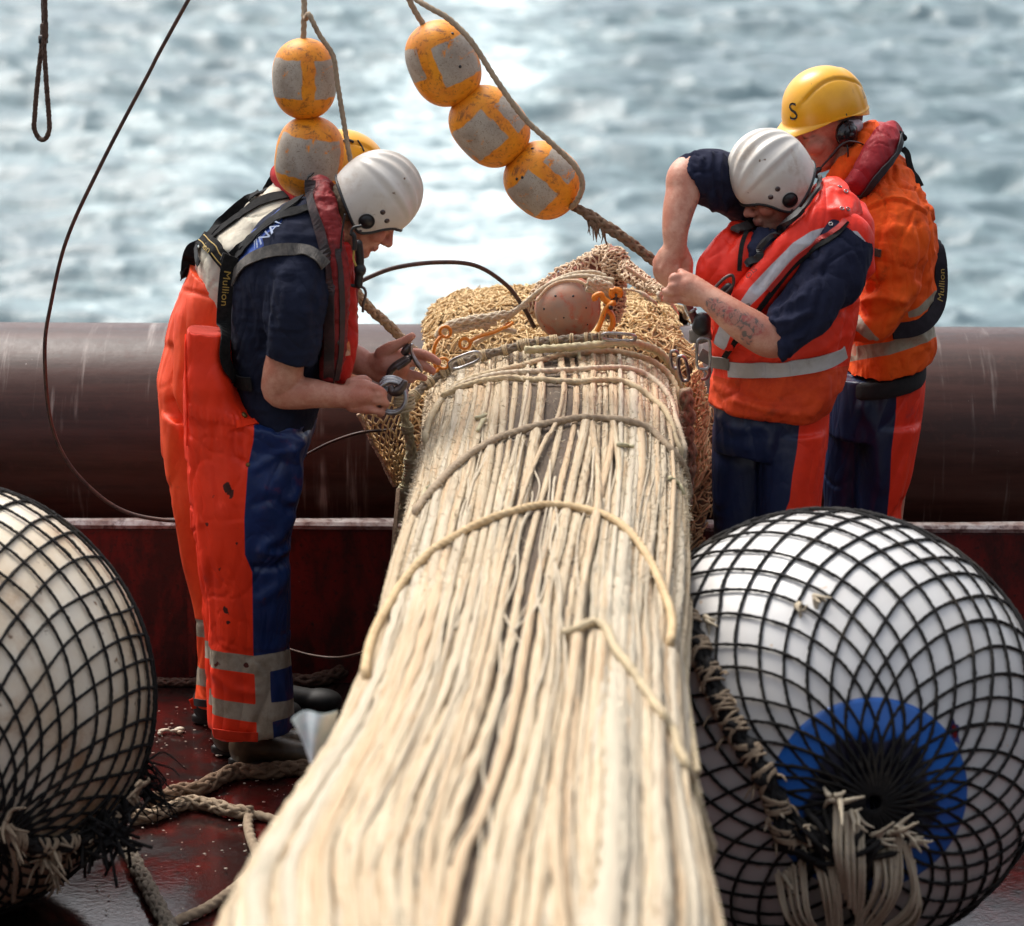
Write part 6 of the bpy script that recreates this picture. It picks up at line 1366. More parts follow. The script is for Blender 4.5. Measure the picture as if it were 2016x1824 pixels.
    try:
        P, N = on(bvh_, cat(fx('A', [(1222, 92), (1250, 86), (1282, 96)]), 10), .002, Y0); b = MB(); b.tube(P, .004, 8); build(b, 'hat_marking', M_['black_rubber'], hel)
        P, N = on(bvh_, cat(fx('A', [(1305, 88), (1325, 115), (1340, 150)]), 10), .001, Y0); b = MB(); b.tube(P, .0025, 8); build(b, 'hat_groove', M_['black_rubber'], hel)
    except Exception: pass
    P, N = strap(bvh_of(*TR[1]), 'B', [(322, 1492), (350, 1496), (400, 1498), (560, 1500)], .022, simple('black_hem', (.012, .011, .012), .8), root, 'cuff', .003, Y0)
    strap(bvh_of(*TR[1]), 'B', [(300, 1478), (310, 1500), (316, 1522)], .014, cloth('red_tab', (.62, .035, .010), (.50, .03, .01)), root, 'cuff_tab', .004, Y0-.1)
    global bootroot
    def boot2(cx, cy, ang):
        o = BOOT(cx, cy, ang, mat=M_['black_boot']); o.parent = root; o.matrix_parent_inverse = Matrix.Translation(Vector(ROOT[NAVYW.name]) - Vector(ROOT[root.name])); return o
    a = fx('B', [(600, 1545)])[0]; boot2(a[0], a[1], .1); a = fx('B', [(400, 1590)])[0]; boot2(a[0]+6, a[1]-2, .0)
    return root
white_worker()
# ------------------------------------------------------------------ tattooed worker in the red lifejacket (starboard side, near)
def tattoo_worker():
    Y0 = 7.80; ctr = (1520, 700)
    root = thing('person', 'person in red lifejacket and white helmet with a tattooed forearm, tying off the net sleeve', 'person', wz(1540, 1490, 0.))
    H = Head('M', (968, 935), -.10, Y0, (-.90, -.31, -.31), 1, k=.94, e=(.012, .104, -.014))
    mb = MB(); H.build(mb)
    nk = H((-.03, 0, -.07)); a = fx('C', [(1020, 900)])[0]; nb = w(a[0], a[1], Y0+.05); mb.tube(np.array([nk, .5*(nk+nb), nb]), np.array([.060, .062, .075]), 20)
    loftS(mb, 'C', [(860, 960, 1150, 880, .04, .08), (680, 1080, 1230, 1000, .04, .14), (560, 1250, 1230, 1230, .03, .15), (530, 1500, 1230, 1480, .02, .15), (560, 1800, 1180, 1790, 0, .14)], Y0)
    # far (right) arm: raised elbow, forearm straight down to the fist
    limb(mb, 'C', [(760, 860, .12, .060), (560, 760, .07, .055), (400, 690, .0, .052), (335, 715, -.04, .049), (326, 800, -.06, .0475), (300, 900, -.085, .043), (283, 1010, -.11, .036), (282, 1090, -.12, .032), (280, 1140, -.12, .033)], Y0, 80, 26)
    limb(mb, 'R', [(350, 330, -0.120, .030), (310, 470, -0.120, .035), (290, 580, -0.120, .036), (300, 680, -0.120, .032)], Y0); limb(mb, 'R', [(430, 400, -0.110, .026), (470, 560, -0.110, .030), (490, 680, -0.110, .026)], Y0); limb(mb, 'R', [(230, 430, -0.120, .022), (150, 560, -0.120, .022)], Y0)
    fingers(mb, 'R', [[(150, 540, -0.130, .0135), (105, 640, -0.130, .0130), (120, 750, -0.125, .0115), (165, 815, -0.110, .0098)], [(220, 580, -0.140, .0135), (180, 670, -0.142, .0130), (190, 780, -0.135, .0118), (225, 860, -0.118, .0098)],
                      [(300, 620, -0.145, .0130), (262, 720, -0.145, .0125), (265, 830, -0.136, .0114), (290, 920, -0.120, .0095)], [(380, 640, -0.145, .0122), (345, 740, -0.142, .0115), (335, 840, -0.130, .0104)], [(520, 640, -0.120, .018), (480, 760, -0.135, .015), (420, 850, -0.135, .012)]], Y0)
    # near (left) arm: elbow low, forearm rising to the pinching hand
    limb(mb, 'C', [(1200, 1180, -.17, .055), (1130, 1320, -.21, .048), (1000, 1490, -.25, .046), (890, 1600, -.27, .048), (815, 1625, -.285, .050), (705, 1562, -.30, .050), (600, 1490, -.30, .044), (510, 1420, -.285, .0365), (440, 1370, -.27, .032), (400, 1345, -.26, .033)], Y0, 90, 26)
    limb(mb, 'R', [(760, 990, -0.255, .032), (620, 930, -0.255, .034), (500, 900, -0.258, .033), (420, 880, -0.258, .026)], Y0); limb(mb, 'R', [(700, 1060, -0.255, .026), (560, 1040, -0.255, .026), (450, 1030, -0.255, .022)], Y0); limb(mb, 'R', [(640, 850, -0.252, .022), (500, 790, -0.252, .021), (430, 800, -0.252, .018)], Y0)
    fingers(mb, 'R', [[(430, 790, -0.260, .0155), (355, 770, -0.265, .0138), (325, 830, -0.260, .0118), (345, 850, -0.245, .0098)], [(420, 870, -0.270, .0145), (340, 900, -0.276, .0128), (300, 920, -0.270, .0112)], [(420, 960, -0.270, .0138), (320, 985, -0.275, .0125), (222, 975, -0.265, .0104)],
                      [(470, 1070, -0.265, .0130), (350, 1090, -0.270, .0118), (225, 1080, -0.260, .0098)], [(560, 800, -0.240, .017), (490, 730, -0.230, .0135), (450, 690, -0.225, .0108)]], Y0)
    for dx, dy in ((-90, .05), (110, -.02)): limb(mb, 'D', [(800+dx, 800, dy, .085), (780+dx, 1100, dy, .072), (770+dx, 1350, dy, .058), (760+dx, 1850, dy, .046)], Y0, 40)
    zone = fx('C', [(440, 1405), (520, 1385), (600, 1440), (680, 1490), (780, 1530), (790, 1580), (730, 1620), (705, 1660), (665, 1650), (640, 1570), (570, 1540), (490, 1470)])
    z2 = fx('C', [(395, 830), (425, 840), (385, 950), (335, 1000), (350, 940), (370, 890)])
    def tat(V, px, py):
        n = vnoise(V*60, 3)*6
        f = np.clip((sd_poly(px, py, zone) + n + 2)/3, 0, 1)*(V[:, 1] < Y0-.16); g = np.clip((sd_poly(px, py, z2) + n)/3, 0, 1)*.6*(V[:, 1] < Y0+.03); return np.maximum(f, g)
    elbow = fx('C', [(770, 1560)])[0]
    red = lambda V, px, py: .45*np.exp(-((px-elbow[0])**2 + (py-elbow[1])**2)/22.**2) + .25*np.exp(-((px-1330)**2/20.**2 + (py-520)**2/30.**2))
    skin_body(mb, root, H, stub=.5, tat=tat, redf=red, lips=1.1)
    # navy sweater: both sleeves, neck
    mb = MB(); limb(mb, 'C', [(820, 880, .12, .095), (620, 760, .07, .085), (480, 715, .01, .078), (400, 705, -.02, .068)], Y0, 40)
    loftS(mb, 'C', [(560, 650, 560, 900, .06, .085), (470, 600, 500, 890, .02, .085), (390, 612, 440, 800, -.01, .075), (322, 638, 412, 760, -.035, .066)], Y0)
    limb(mb, 'C', [(1180, 1130, -.13, .098), (1150, 1260, -.175, .095)], Y0); loftS(mb, 'C', [(1020, 1180, 1290, 1180, -.17, .09), (945, 1270, 1262, 1330, -.205, .088), (865, 1390, 1170, 1500, -.235, .082), (815, 1460, 1075, 1620, -.26, .076), (800, 1520, 960, 1695, -.27, .070), (826, 1590, 880, 1745, -.28, .066)], Y0)
    limb(mb, 'C', [(890, 1090, .02, .038), (975, 1030, .01, .050), (1065, 940, .03, .062)], Y0); limb(mb, 'C', [(800, 1075, -.09, .045), (760, 1150, -.13, .045), (730, 1210, -.15, .03)], Y0)
    loftS(mb, 'C', [(860, 960, 1160, 870, .04, .10), (680, 1080, 1250, 1000, .04, .16), (560, 1250, 1250, 1230, .03, .165), (540, 1500, 1240, 1480, .02, .165)], Y0)
    nm = cloth('navy_fleece', (.010, .012, .030), (.016, .019, .042), rough=.98, weave=.35, wr=.5)
    SW = garment('sweater', mb, nm, root, Y0, ctr, .006, 4, wr=(.006, 9, (1.4, 1, 1.)), wr2=(.003, 24, (1.5, 1, 1)), folds=[('C', [(480, 600), (470, 740), (500, 880)], .012, 6), ('C', [(540, 600), (520, 750), (560, 890)], .012, 6), ('C', [(430, 620), (425, 720), (445, 800)], .009, 5), ('C', [(820, 1480), (900, 1450), (990, 1400)], .012, 7), ('C', [(810, 1530), (920, 1530), (1020, 1480)], .012, 7), ('C', [(870, 1400), (960, 1330), (1100, 1260)], -.009, 9), ('C', [(840, 1620), (930, 1600), (1040, 1520)], -.010, 7)])
    # trousers
    mb = MB(); loftS(mb, 'D', [(505, 600, 1230, 600, 0, .15), (508, 740, 1185, 740, 0, .155), (508, 900, 1168, 900, 0, .15), (506, 1000, 1155, 1000, 0, .14)], Y0)
    for l, r, dy in ((505, 850, .05), (760, 1160, -.04)):
        loftS(mb, 'D', [(l, 880, r, 880, dy, .12), (l+0, 1050, r-12, 1050, dy, .115), (l+2, 1250, r-30, 1250, dy, .11), (l+6, 1450, r-45, 1450, dy, .105), (l+20, 1800, r-60, 1800, dy, .10), (l+30, 2120, r-70, 2120, dy, .10)], Y0, 50)
    m = surf('navy_oilskin', (.0085, .018, .060), (.006, .012, .040), 6, .42, ((700, .1, .0006), (26, .2, .006)), layers=(('red', ((.86, .040, .010), (.76, .032, .010)), .5),), dirt=((.03, .05, .09), .60, .76, 9), dirt_amt=.35, spec=.4, crease=((3.2, .45, .018, (1, 1, .45)), (8, .22, .006, (1, 1, .5))))
    M_['two_tone'] = m
    garment('bib_trousers', mb, m, root, Y0, ctr, .006, 4, paint=[('red', [('D', [(1003, 780), (998, 880), (988, 1000), (962, 1150), (946, 1290), (920, 1350), (900, 1600), (890, 2200), (1400, 2200), (1400, 700), (1010, 700)])])], wr=(.005, 6, (1, 1, .6)), folds=[('D', [(560, 820), (640, 880), (800, 860)], .008, 12), ('D', [(520, 1000), (620, 1050), (700, 1040)], -.007, 12), ('D', [(850, 900), (820, 1150), (830, 1350)], .008, 18)])
    # vest
    mb = MB()
    loftS(mb, 'C', [(760, 1040, 1235, 790, .06, .09), (660, 1060, 1310, 890, .04, .15), (575, 1090, 1325, 1040, .02, .185), (490, 1220, 1318, 1200, .02, .19), (450, 1340, 1312, 1340, .01, .19), (455, 1500, 1300, 1480, 0, .185), (478, 1680, 1262, 1660, 0, .18), (490, 1830, 1240, 1830, 0, .185), (489, 1905, 1225, 1880, 0, .19)], Y0)
    loftS(mb, 'D', [(488, 600, 1245, 590, 0, .185), (486, 690, 1222, 680, 0, .195), (500, 728, 1180, 745, -.0, .19), (740, 770, 1120, 800, -.03, .15), (900, 805, 1060, 826, -.04, .10)], Y0)
    vm = cloth('red_vest', (.90, .050, .018), (.82, .038, .014), (('low', ((.72, .070, .012), (.58, .045, .010)), .7),), rough=.5, weave=.15, wr=.45, dirt=((.16, .03, .012), .56, .72, 11), dirt_amt=.5)
    VE = garment('vest', mb, vm, root, Y0, ctr, .006, 4, paint=[('low', [('D', [(440, 560), (600, 600), (1000, 580), (1300, 520), (1300, 900), (440, 900)])])], wr=(.006, 7, (1, 1, 1.3)), wr2=(.0025, 20, (1, 1, 1.2)),
                 folds=[('D', [(650, 720), (800, 760), (980, 790)], .010, 7), ('D', [(620, 640), (700, 700), (860, 740)], -.008, 8), ('D', [(1150, 600), (1140, 700), (1060, 790)], .010, 9), ('D', [(1240, 250), (1180, 380), (1100, 440)], .010, 9), ('D', [(1290, 200), (1250, 380), (1230, 520)], -.010, 8), ('D', [(1000, 400), (900, 440), (800, 450)], .006, 8)])
    # inflated lobes
    mb = MB(); limb(mb, 'C', [(1130, 770, .02, .046), (1170, 850, -.07, .058), (1120, 960, -.13, .060), (990, 1080, -.165, .056), (870, 1200, -.18, .054), (760, 1330, -.19, .052), (670, 1450, -.19, .050), (600, 1570, -.185, .046), (545, 1660, -.175, .034)], Y0, 70, flat=(1, .7))
    limb(mb, 'C', [(1240, 860, -.08, .055), (1210, 960, -.16, .045)], Y0, flat=(1, .7))
    wht = ((.58, .58, .60), (.46, .45, .46))
    lm = cloth('red_lobe', (.92, .040, .018), (.86, .034, .016), (('stripe', wht, .45),), rough=.42, weave=.1, wr=.45)
    LO = garment('lifejacket_lobe', mb, lm, root, Y0, ctr, .0055, 3, wr=(.004, 12, (1, 1, 1.)), paint=[('stripe', [('C', [(1145, 1005), (1040, 1035), (940, 1100), (820, 1220), (705, 1345), (640, 1440), (700, 1450), (800, 1350), (930, 1200), (1040, 1110)]), ('C', [(548, 1535), (600, 1600), (575, 1670), (535, 1715), (495, 1690), (515, 1610)])])],
                 folds=[('C', [(1100, 760), (1200, 800)], .006, 6), ('C', [(900, 1130), (820, 1240), (740, 1350)], -.006, 5)])
    mb = MB(); limb(mb, 'C', [(668, 985, .05, .026), (645, 1030, .0, .040), (580, 1125, -.10, .054), (512, 1232, -.14, .058), (472, 1310, -.15, .046)], Y0, 50, flat=(1, .6)); limb(mb, 'C', [(715, 1060, -.04, .026), (690, 1110, -.11, .038), (640, 1195, -.15, .044), (570, 1290, -.165, .035)], Y0, 40, flat=(1, .6))
    LF = garment('lifejacket_lobe', mb, lm, root, Y0, ctr, .0055, 3, wr=(.004, 12, (1, 1, 1.)), folds=[('C', [(620, 1020), (560, 1120), (470, 1180)], -.004, 4)])
    mb = MB(); limb(mb, 'C', [(1190, 1000, -.14, .05), (1290, 1050, -.15, .055), (1345, 1130, -.12, .035)], Y0, flat=(1, .8)); limb(mb, 'C', [(1300, 860, -.02, .030), (1290, 960, -.06, .055), (1310, 1080, -.08, .05), (1310, 1220, -.06, .045), (1290, 1290, -.05, .03)], Y0, flat=(1, .8))
    SHo = garment('shoulder_flap', mb, lm, root, Y0, ctr, .0055, 3, paint=[('stripe', [('C', [(1165, 1030), (1290, 1035), (1380, 1140), (1270, 1098), (1150, 1110), (960, 1190), (1060, 1100)])])], wr=(.005, 10, (1, 1, 1)))
    bv = bvh_many([VE[1], LO[1], LF[1], SHo[1], SW[1]])
    gm = surf('silver_tape', (.52, .50, .48), (.40, .37, .33), 9, .42, ((300, .15, .001),), dirt=((.22, .15, .10), .55, .72, 14), dirt_amt=.6)
    gr = surf('grey_belt', (.20, .18, .155), (.14, .125, .105), 14, .7, ((700, .3, .001),), dirt=((.05, .04, .035), .55, .72, 20))
    strap(bv, 'D', [(600, 545), (700, 550), (850, 548), (1000, 532), (1130, 508), (1240, 462), (1262, 440)], .042, gm, root, 'reflective_belt', .006, Y0)
    strap(bv, 'D', [(430, 455), (500, 490), (570, 505), (610, 512)], .034, gr, root, 'waist_belt', .010, Y0)
    a = fx('D', [(412, 300), (470, 300), (478, 385), (415, 395)])
    mb = MB(); limb(mb, 'D', [(430, 310, -.16, .030), (438, 380, -.16, .032)], Y0, flat=(1, .6)); V, Q, T = remesh(mb, .004, 1); link_mesh('belt_pouch', V, Q, T, gr, root); mb = MB(); limb(mb, 'D', [(445, 265, -.165, .024), (440, 300, -.165, .026)], Y0); V, Q, T = remesh(mb, .004, 1); link_mesh('pouch_opening', V, Q, T, M_['black_rubber'], root)
    zm = M_['black_web']
    strap(bv, 'C', [(1240, 960), (1190, 1010), (1080, 1075), (960, 1165), (860, 1280), (800, 1350)], .014, simple('red_piping', (.45, .02, .012), .5), root, 'lobe_piping', .006, Y0)
    strap(bv, 'C', [(1245, 965), (1180, 1050), (1060, 1120), (940, 1210), (850, 1320), (760, 1440), (690, 1530), (610, 1640), (560, 1730)], .016, zm, root, 'zip_flap', .004, Y0)
    strap(bv, 'C', [(1050, 700), (1105, 730), (1100, 800), (1050, 870), (1000, 930)], .010, M_['black_rubber'], root, 'cable', .012, Y0, th=.008); strap(bv, 'C', [(1010, 920), (950, 975), (880, 1030), (800, 1110), (730, 1180), (690, 1210)], .020, M_['black_rubber'], root, 'cable_sheath', .012, Y0, th=.012)
    strap(bv, 'C', [(690, 1010), (660, 1080), (645, 1150), (638, 1240)], .012, zm, root, 'toggle_cord', .006, Y0); strap(bv, 'C', [(605, 1040), (650, 1010), (710, 980)], .026, surf('worn_tab', (.07, .06, .055), (.04, .035, .03), 40, .7), root, 'toggle_tab', .012, Y0, th=.006)
    b = MB(); a = fx('C', [(500, 1340), (555, 1285), (600, 1265), (610, 1300), (600, 1330), (560, 1370), (520, 1400)]); b.tube(cat(w(a[:, 0], a[:, 1], Y0-.235), 40), .0045, 10); build(b, 'buckle', M_['dark_steel'], root)
    mb = MB(); limb(mb, 'C', [(540, 1370, -.21, .011), (585, 1330, -.215, .012), (560, 1400, -.21, .011)], Y0); V, Q, T = remesh(mb, .004, 1); link_mesh('buckle_pad', V, Q, T, M_['black_rubber'], root)
    b = MB(); t = np.linspace(0, 6.283, 30, endpoint=False); c = w(*fx('D', [(452, 455)])[0], Y0-.205); b.tube(c + np.stack([.018*np.sign(np.cos(t))*np.abs(np.cos(t))**.5, 0*t, .042*np.sign(np.sin(t))*np.abs(np.sin(t))**.5], 1), .004, 8, closed=True); build(b, 'belt_buckle', M_['steel'], root)
    b = MB(); a = fx('D', [(480, 520), (488, 560), (470, 595), (440, 605)]); b.tube(cat(w(a[:, 0], a[:, 1], Y0-.2), 20), .004, 8); build(b, 'belt_hook', simple('red_hook', (.25, .03, .02), .5), root)
    for (x, y) in ((1217, 892), (1250, 895), (1155, 980), (1205, 770), (1240, 795), (690, 1432)):
        P, N = on(bv, fx('C', [(x, y)]), .002, Y0); b = MB(); e1 = unit(np.cross(N[0], [0, .1, 1.])); e2 = np.cross(N[0], e1); t = np.linspace(0, 6.283, 14, endpoint=False); b.tube(P[0] + .0052*(np.cos(t)[:, None]*e1 + np.sin(t)[:, None]*e2), .0016, 6, closed=True); build(b, 'eyelet', M_['steel'], root)
    P, N = on(bv, cat(fx('C', [(685, 1290), (720, 1250), (748, 1225)]), 10), .003, Y0); text_on('OIS', P, N, .016, 'stamp_lettering', simple('dark_ink', (.16, .02, .015), .6), root, 1.1)
    hel, bvh_ = white_helmet(H, root, 1, math.radians(23))
    gl = simple('spectacle_frame', (.02, .018, .018), .35)
    for sgn in (1, -1):
        b = MB(); t = np.linspace(0, 6.283, 24, endpoint=False); P = H(np.stack([.094 - .012*np.abs(np.sin(t))*0 + 0*t, sgn*.031 + .021*np.cos(t), -.004 + .014*np.sin(t)], 1)); b.tube(P, .0014, 6, closed=True); b.tube(H(np.array([[.093, sgn*.052, 0], [.06, sgn*.074, .002], [0, sgn*.080, .0]])), .0016, 6); build(b, 'spectacles', gl, root)
    for dx in (560, 880):
        a = fx('D', [(dx, 1990)])[0]; o = BOOT(a[0], a[1], 3.4); o.parent = root; o.matrix_parent_inverse = Matrix.Translation(Vector(ROOT[NAVYW.name]) - Vector(ROOT[root.name]))
    # knife held in the lower hand
    k = thing('knife', 'short knife with a red-brown handle held point down below the tattooed hand', 'knife', w(*fx('R', [(620, 1300)])[0], Y0-.15))
    a = fx('R', [(520, 1120), (560, 1230), (620, 1340)]); b = MB(); b.tube(cat(w(a[:, 0], a[:, 1], Y0-.15), 20), .009, 12, flat=(1, .4), ref=np.array([0, 1., 0])); build(b, 'blade', M_['steel'], k)
    a = fx('R', [(560, 1160), (620, 1290), (660, 1390), (685, 1445)]); q = cat(np.c_[w(a[:, 0], a[:, 1], Y0-.155), np.array([.008, .0105, .0125, .010])], 24); b = MB(); b.tube(q[:, :3], q[:, 3], 14); build(b, 'handle', surf('handle_wood', (.16, .02, .022), (.09, .02, .02), 30, .4), k)
    b = MB(); a = fx('R', [(612, 1235), (625, 1262)]); b.tube(w(a[:, 0], a[:, 1], Y0-.156), .0122, 14); build(b, 'collar', M_['steel'], k)
    return root
tattoo_worker()

# ------------------------------------------------------------------ worker in the orange jacket (starboard side, behind)
def jacket_worker():
    Y0 = 8.18; ctr = (1720, 700)
    root = thing('person', 'person in orange work jacket, yellow hard hat and ear defenders behind the tattooed worker', 'person', wz(1740, 1440, 0.))
    H = Head('N', (834, 822), -.10, Y0, (-.87, -.42, -.22), 1, k=1.03, e=(-.012, .096, -.012))
    mb = MB(); H.build(mb); nk = H((-.03, 0, -.07)); a = fx('N', [(960, 1150)])[0]; nb = w(a[0], a[1], Y0+.02); mb.tube(np.array([nk, .5*(nk+nb), nb]), np.array([.064, .066, .08]), 20)
    loftS(mb, 'C', [(1250, 700, 1500, 600, 0, .10), (1220, 850, 1600, 800, 0, .16), (1250, 1050, 1660, 1050, 0, .16), (1250, 1400, 1660, 1400, 0, .15), (1250, 1700, 1640, 1700, 0, .15)], Y0)
    for dy in (-.18, .18): limb(mb, 'C', [(1480, 950, dy, .065), (1500, 1250, dy*1.1, .058), (1430, 1480, dy, .048), (1330, 1540, dy*.8, .040), (1270, 1520, dy*.6, .032), (1230, 1500, dy*.5, .034)], Y0, 50); 
    for dy in (-.09, .09):
        fingers(mb, 'C', [[(1240, 1480+q*22, dy, .014), (1180, 1480+q*24, dy, .012), (1140, 1490+q*22, dy+.015, .0105)] for q in (-1, 0, 1, 2)] + [[(1250, 1450, dy-.01, .016), (1210, 1430, dy-.03, .012), (1180, 1430, dy-.03, .0105)]], Y0)
    for dx, dy in ((-100, .05), (90, -.04)): limb(mb, 'D', [(1450+dx, 700, dy, .085), (1430+dx, 1000, dy, .072), (1400+dx, 1350, dy, .058), (1390+dx, 1780, dy, .046)], Y0, 40)
    skin_body(mb, root, H, .0045, stub=.38, lips=1.)
    hm = surf('cropped_hair', (.10, .07, .055), (.16, .12, .10), 60, .8, ((500, .8, .003),)); mb = MB(); mb.ell(H((-.034, 0, .018)), np.array([.081, .0775, .078]), H.R, 40, 26); mb.ell(H((-.058, 0, -.030)), np.array([.050, .062, .052]), H.R, 30, 20); V, Q, T = remesh(mb, .004, 2); link_mesh('hair', V, Q, T, hm, root)
    # trousers
    mb = MB(); loftS(mb, 'D', [(1190, 560, 1722, 520, 0, .16), (1180, 700, 1720, 680, 0, .16), (1160, 900, 1692, 900, 0, .15)], Y0)
    for l, r, dy in ((1150, 1480, .06), (1330, 1690, -.04)):
        loftS(mb, 'D', [(l, 840, r+8, 840, dy, .125), (l, 1000, r-22, 1000, dy, .12), (l-5, 1150, r-48, 1150, dy, .115), (l-5, 1330, r-98, 1330, dy, .11), (l, 1500, r-92, 1500, dy, .11), (l, 1800, r-100, 1800, dy, .10), (l+10, 1960, r-100, 1960, dy, .10)], Y0, 50)
    garment('bib_trousers', mb, M_['two_tone'], root, Y0, ctr, .006, 4, paint=[('red', [('D', [(1565, 500), (1562, 650), (1558, 800), (1532, 1000), (1522, 1200), (1508, 1400), (1506, 1500), (1490, 2100), (2000, 2100), (2000, 500)])])], wr=(.005, 6, (1, 1, .6)), folds=[('D', [(1640, 900), (1600, 1100), (1560, 1300)], .008, 7), ('D', [(1590, 1290), (1570, 1350), (1540, 1400)], -.008, 6), ('D', [(1380, 760), (1440, 900), (1480, 1200)], .009, 14)])
    # jacket
    mb = MB()
    loftS(mb, 'C', [(1150, 760, 1490, 560, .0, .11), (1160, 880, 1580, 640, 0, .17), (1180, 960, 1650, 770, 0, .205), (1200, 1060, 1705, 880, 0, .215), (1220, 1160, 1732, 1030, 0, .215), (1235, 1300, 1738, 1220, 0, .21), (1240, 1450, 1733, 1420, 0, .205), (1245, 1600, 1730, 1580, 0, .20), (1245, 1720, 1728, 1660, 0, .20), (1242, 1800, 1700, 1720, 0, .195)], Y0)
    limb(mb, 'C', [(1470, 930, -.14, .105), (1500, 1040, -.19, .098)], Y0); loftS(mb, 'C', [(1345, 950, 1680, 960, -.19, .095), (1330, 1080, 1690, 1120, -.205, .095), (1335, 1230, 1655, 1300, -.215, .092), (1330, 1360, 1600, 1450, -.22, .088), (1320, 1450, 1520, 1580, -.22, .082), (1300, 1500, 1430, 1620, -.22, .075), (1230, 1520, 1300, 1630, -.20, .062), (1180, 1540, 1210, 1640, -.19, .055)], Y0)
    limb(mb, 'C', [(1440, 950, .14, .1), (1470, 1150, .2, .09), (1420, 1450, .2, .08), (1250, 1560, .16, .06)], Y0)
    limb(mb, 'N', [(700, 1270, -.08, .030), (800, 1190, -.10, .038), (910, 1100, -.10, .040), (1010, 960, -.075, .038), (1060, 840, -.03, .034), (1060, 800, .02, .034)], Y0)
    jm = cloth('orange_jacket', (.88, .115, .010), (.76, .080, .008), (('gt', ((.40, .34, .25), (.28, .24, .17)), .5),), rough=.85, weave=.25, wr=.5, dirt=((.28, .05, .012), .52, .70, 10), dirt_amt=.5)
    JA = garment('jacket', mb, jm, root, Y0, ctr, .006, 3, wr=(.008, 8, (1, 1, 1.)), wr2=(.004, 22, (1, 1, 1)),
                 paint=[('gt', [('C', [(1240, 1672), (1480, 1640), (1620, 1590), (1760, 1510), (1760, 1600), (1620, 1670), (1480, 1712), (1240, 1752)]), ('C', [(1590, 1480), (1660, 1430), (1760, 1330), (1760, 1410), (1660, 1490), (1590, 1512)]), ('C', [(1225, 1470), (1310, 1490), (1400, 1600), (1430, 1625), (1370, 1625), (1225, 1530)])])],
                 folds=[('N', [(1000, 1620), (1100, 1530), (1240, 1490), (1400, 1520), (1560, 1620)], .008, 3.5), ('N', [(1040, 1600), (1160, 1530), (1260, 1512), (1400, 1545)], -.006, 3), ('C', [(1350, 1000), (1380, 1150), (1360, 1300)], .014, 8), ('C', [(1340, 1380), (1420, 1330), (1540, 1320)], -.014, 9), ('C', [(1340, 1420), (1440, 1400), (1560, 1420)], .014, 8), ('C', [(1330, 1490), (1420, 1500), (1500, 1480)], -.012, 8), ('C', [(1640, 1000), (1660, 1150), (1640, 1300)], -.014, 7), ('C', [(1700, 900), (1700, 1100), (1690, 1300)], .008, 8),
                        ('C', [(1320, 1260), (1330, 1300), (1370, 1320)], -.012, 5), ('N', [(1230, 1330), (1215, 1400), (1225, 1480)], -.004, 2.5), ('C', [(1360, 1100), (1570, 1140), (1560, 1260), (1540, 1430)], .003, 2.5), ('C', [(1360, 1190), (1560, 1230)], -.004, 2.5)])
    bv = bvh_of(*JA[1])
    mb = MB(); loftS(mb, 'D', [(1240, 575, 1728, 480, 0, .185), (1236, 640, 1728, 545, 0, .187), (1230, 670, 1720, 590, 0, .178)], Y0)
    garment('knit_hem', mb, surf('black_knit', (.010, .010, .011), (.016, .015, .015), 30, .95, ((400, .6, .002),)), root, Y0, ctr, .006, 3)
    strap(bv, 'C', [(1382, 1130), (1412, 1138), (1440, 1142)], .022, surf('sleeve_patch', (.04, .035, .03), (.09, .07, .05), 60, .8), root, 'sleeve_badge', .004, Y0-.2)
    # lifejacket collar, zip, loose strap, belt
    mb = MB(); limb(mb, 'N', [(880, 1375, -.17, .034), (955, 1275, -.185, .042), (1050, 1125, -.175, .044), (1140, 985, -.145, .046), (1215, 880, -.10, .046), (1225, 835, -.04, .044), (1190, 820, .04, .044), (1120, 850, .12, .045)], Y0, 60, flat=(1, .75))
    CO = garment('lifejacket_collar', mb, cloth('crimson_cover', (.36, .018, .026), (.28, .015, .020), rough=.6, weave=.15, wr=.5), root, Y0, ctr, .0055, 3, wr=(.004, 18, (1, 1, 1)))
    bv2 = bvh_many([CO[1], JA[1]])
    strap(bv2, 'N', [(1345, 835), (1320, 940), (1270, 1040), (1180, 1150), (1080, 1270), (1000, 1380), (930, 1450)], .026, surf('black_zip', (.014, .012, .014), (.03, .026, .03), 40, .7), root, 'zip_flap', .005, Y0-.1)
    b = MB(); a = fx('N', [(1360, 960), (1405, 1010), (1425, 1100), (1455, 1190), (1500, 1250), (1540, 1330)]); P = cat(w(a[:, 0], a[:, 1], Y0 + np.array([-.02, -.03, -.04, -.05, -.06, -.07])), 40); N = np.tile([.45, -.9, .1], (40, 1)); b.ribbon(P, N, .019 + 0*P[:, 0]); build(b, 'loose_strap', M_['black_web'], root, smooth=False)
    mb = MB(); limb(mb, 'N', [(1330, 825, -.06, .012), (1375, 858, -.06, .010)], Y0); V, Q, T = remesh(mb, .003, 1); link_mesh('collar_tab', V, Q, T, M_['black_web'], root)
    a = fx('C', [(1738, 1060), (1752, 1100), (1768, 1190), (1770, 1330), (1752, 1440), (1700, 1520), (1620, 1565), (1500, 1580)])
    P = cat(w(a[:, 0], a[:, 1], Y0 + np.array([-.03, -.05, -.07, -.09, -.12, -.17, -.205, -.235])), 60); N = cat(np.array([[.6, -.8, 0]]*3 + [[.55, -.83, .05]]*2 + [[.35, -.93, .1], [.15, -.97, .15], [0, -1, .2]]), 60); b = MB(); b.ribbon(P, N, .046, .005); build(b, 'harness_belt', surf('dark_belt', (.012, .009, .012), (.02, .015, .02), 40, .7, spec=.15), root, smooth=False)
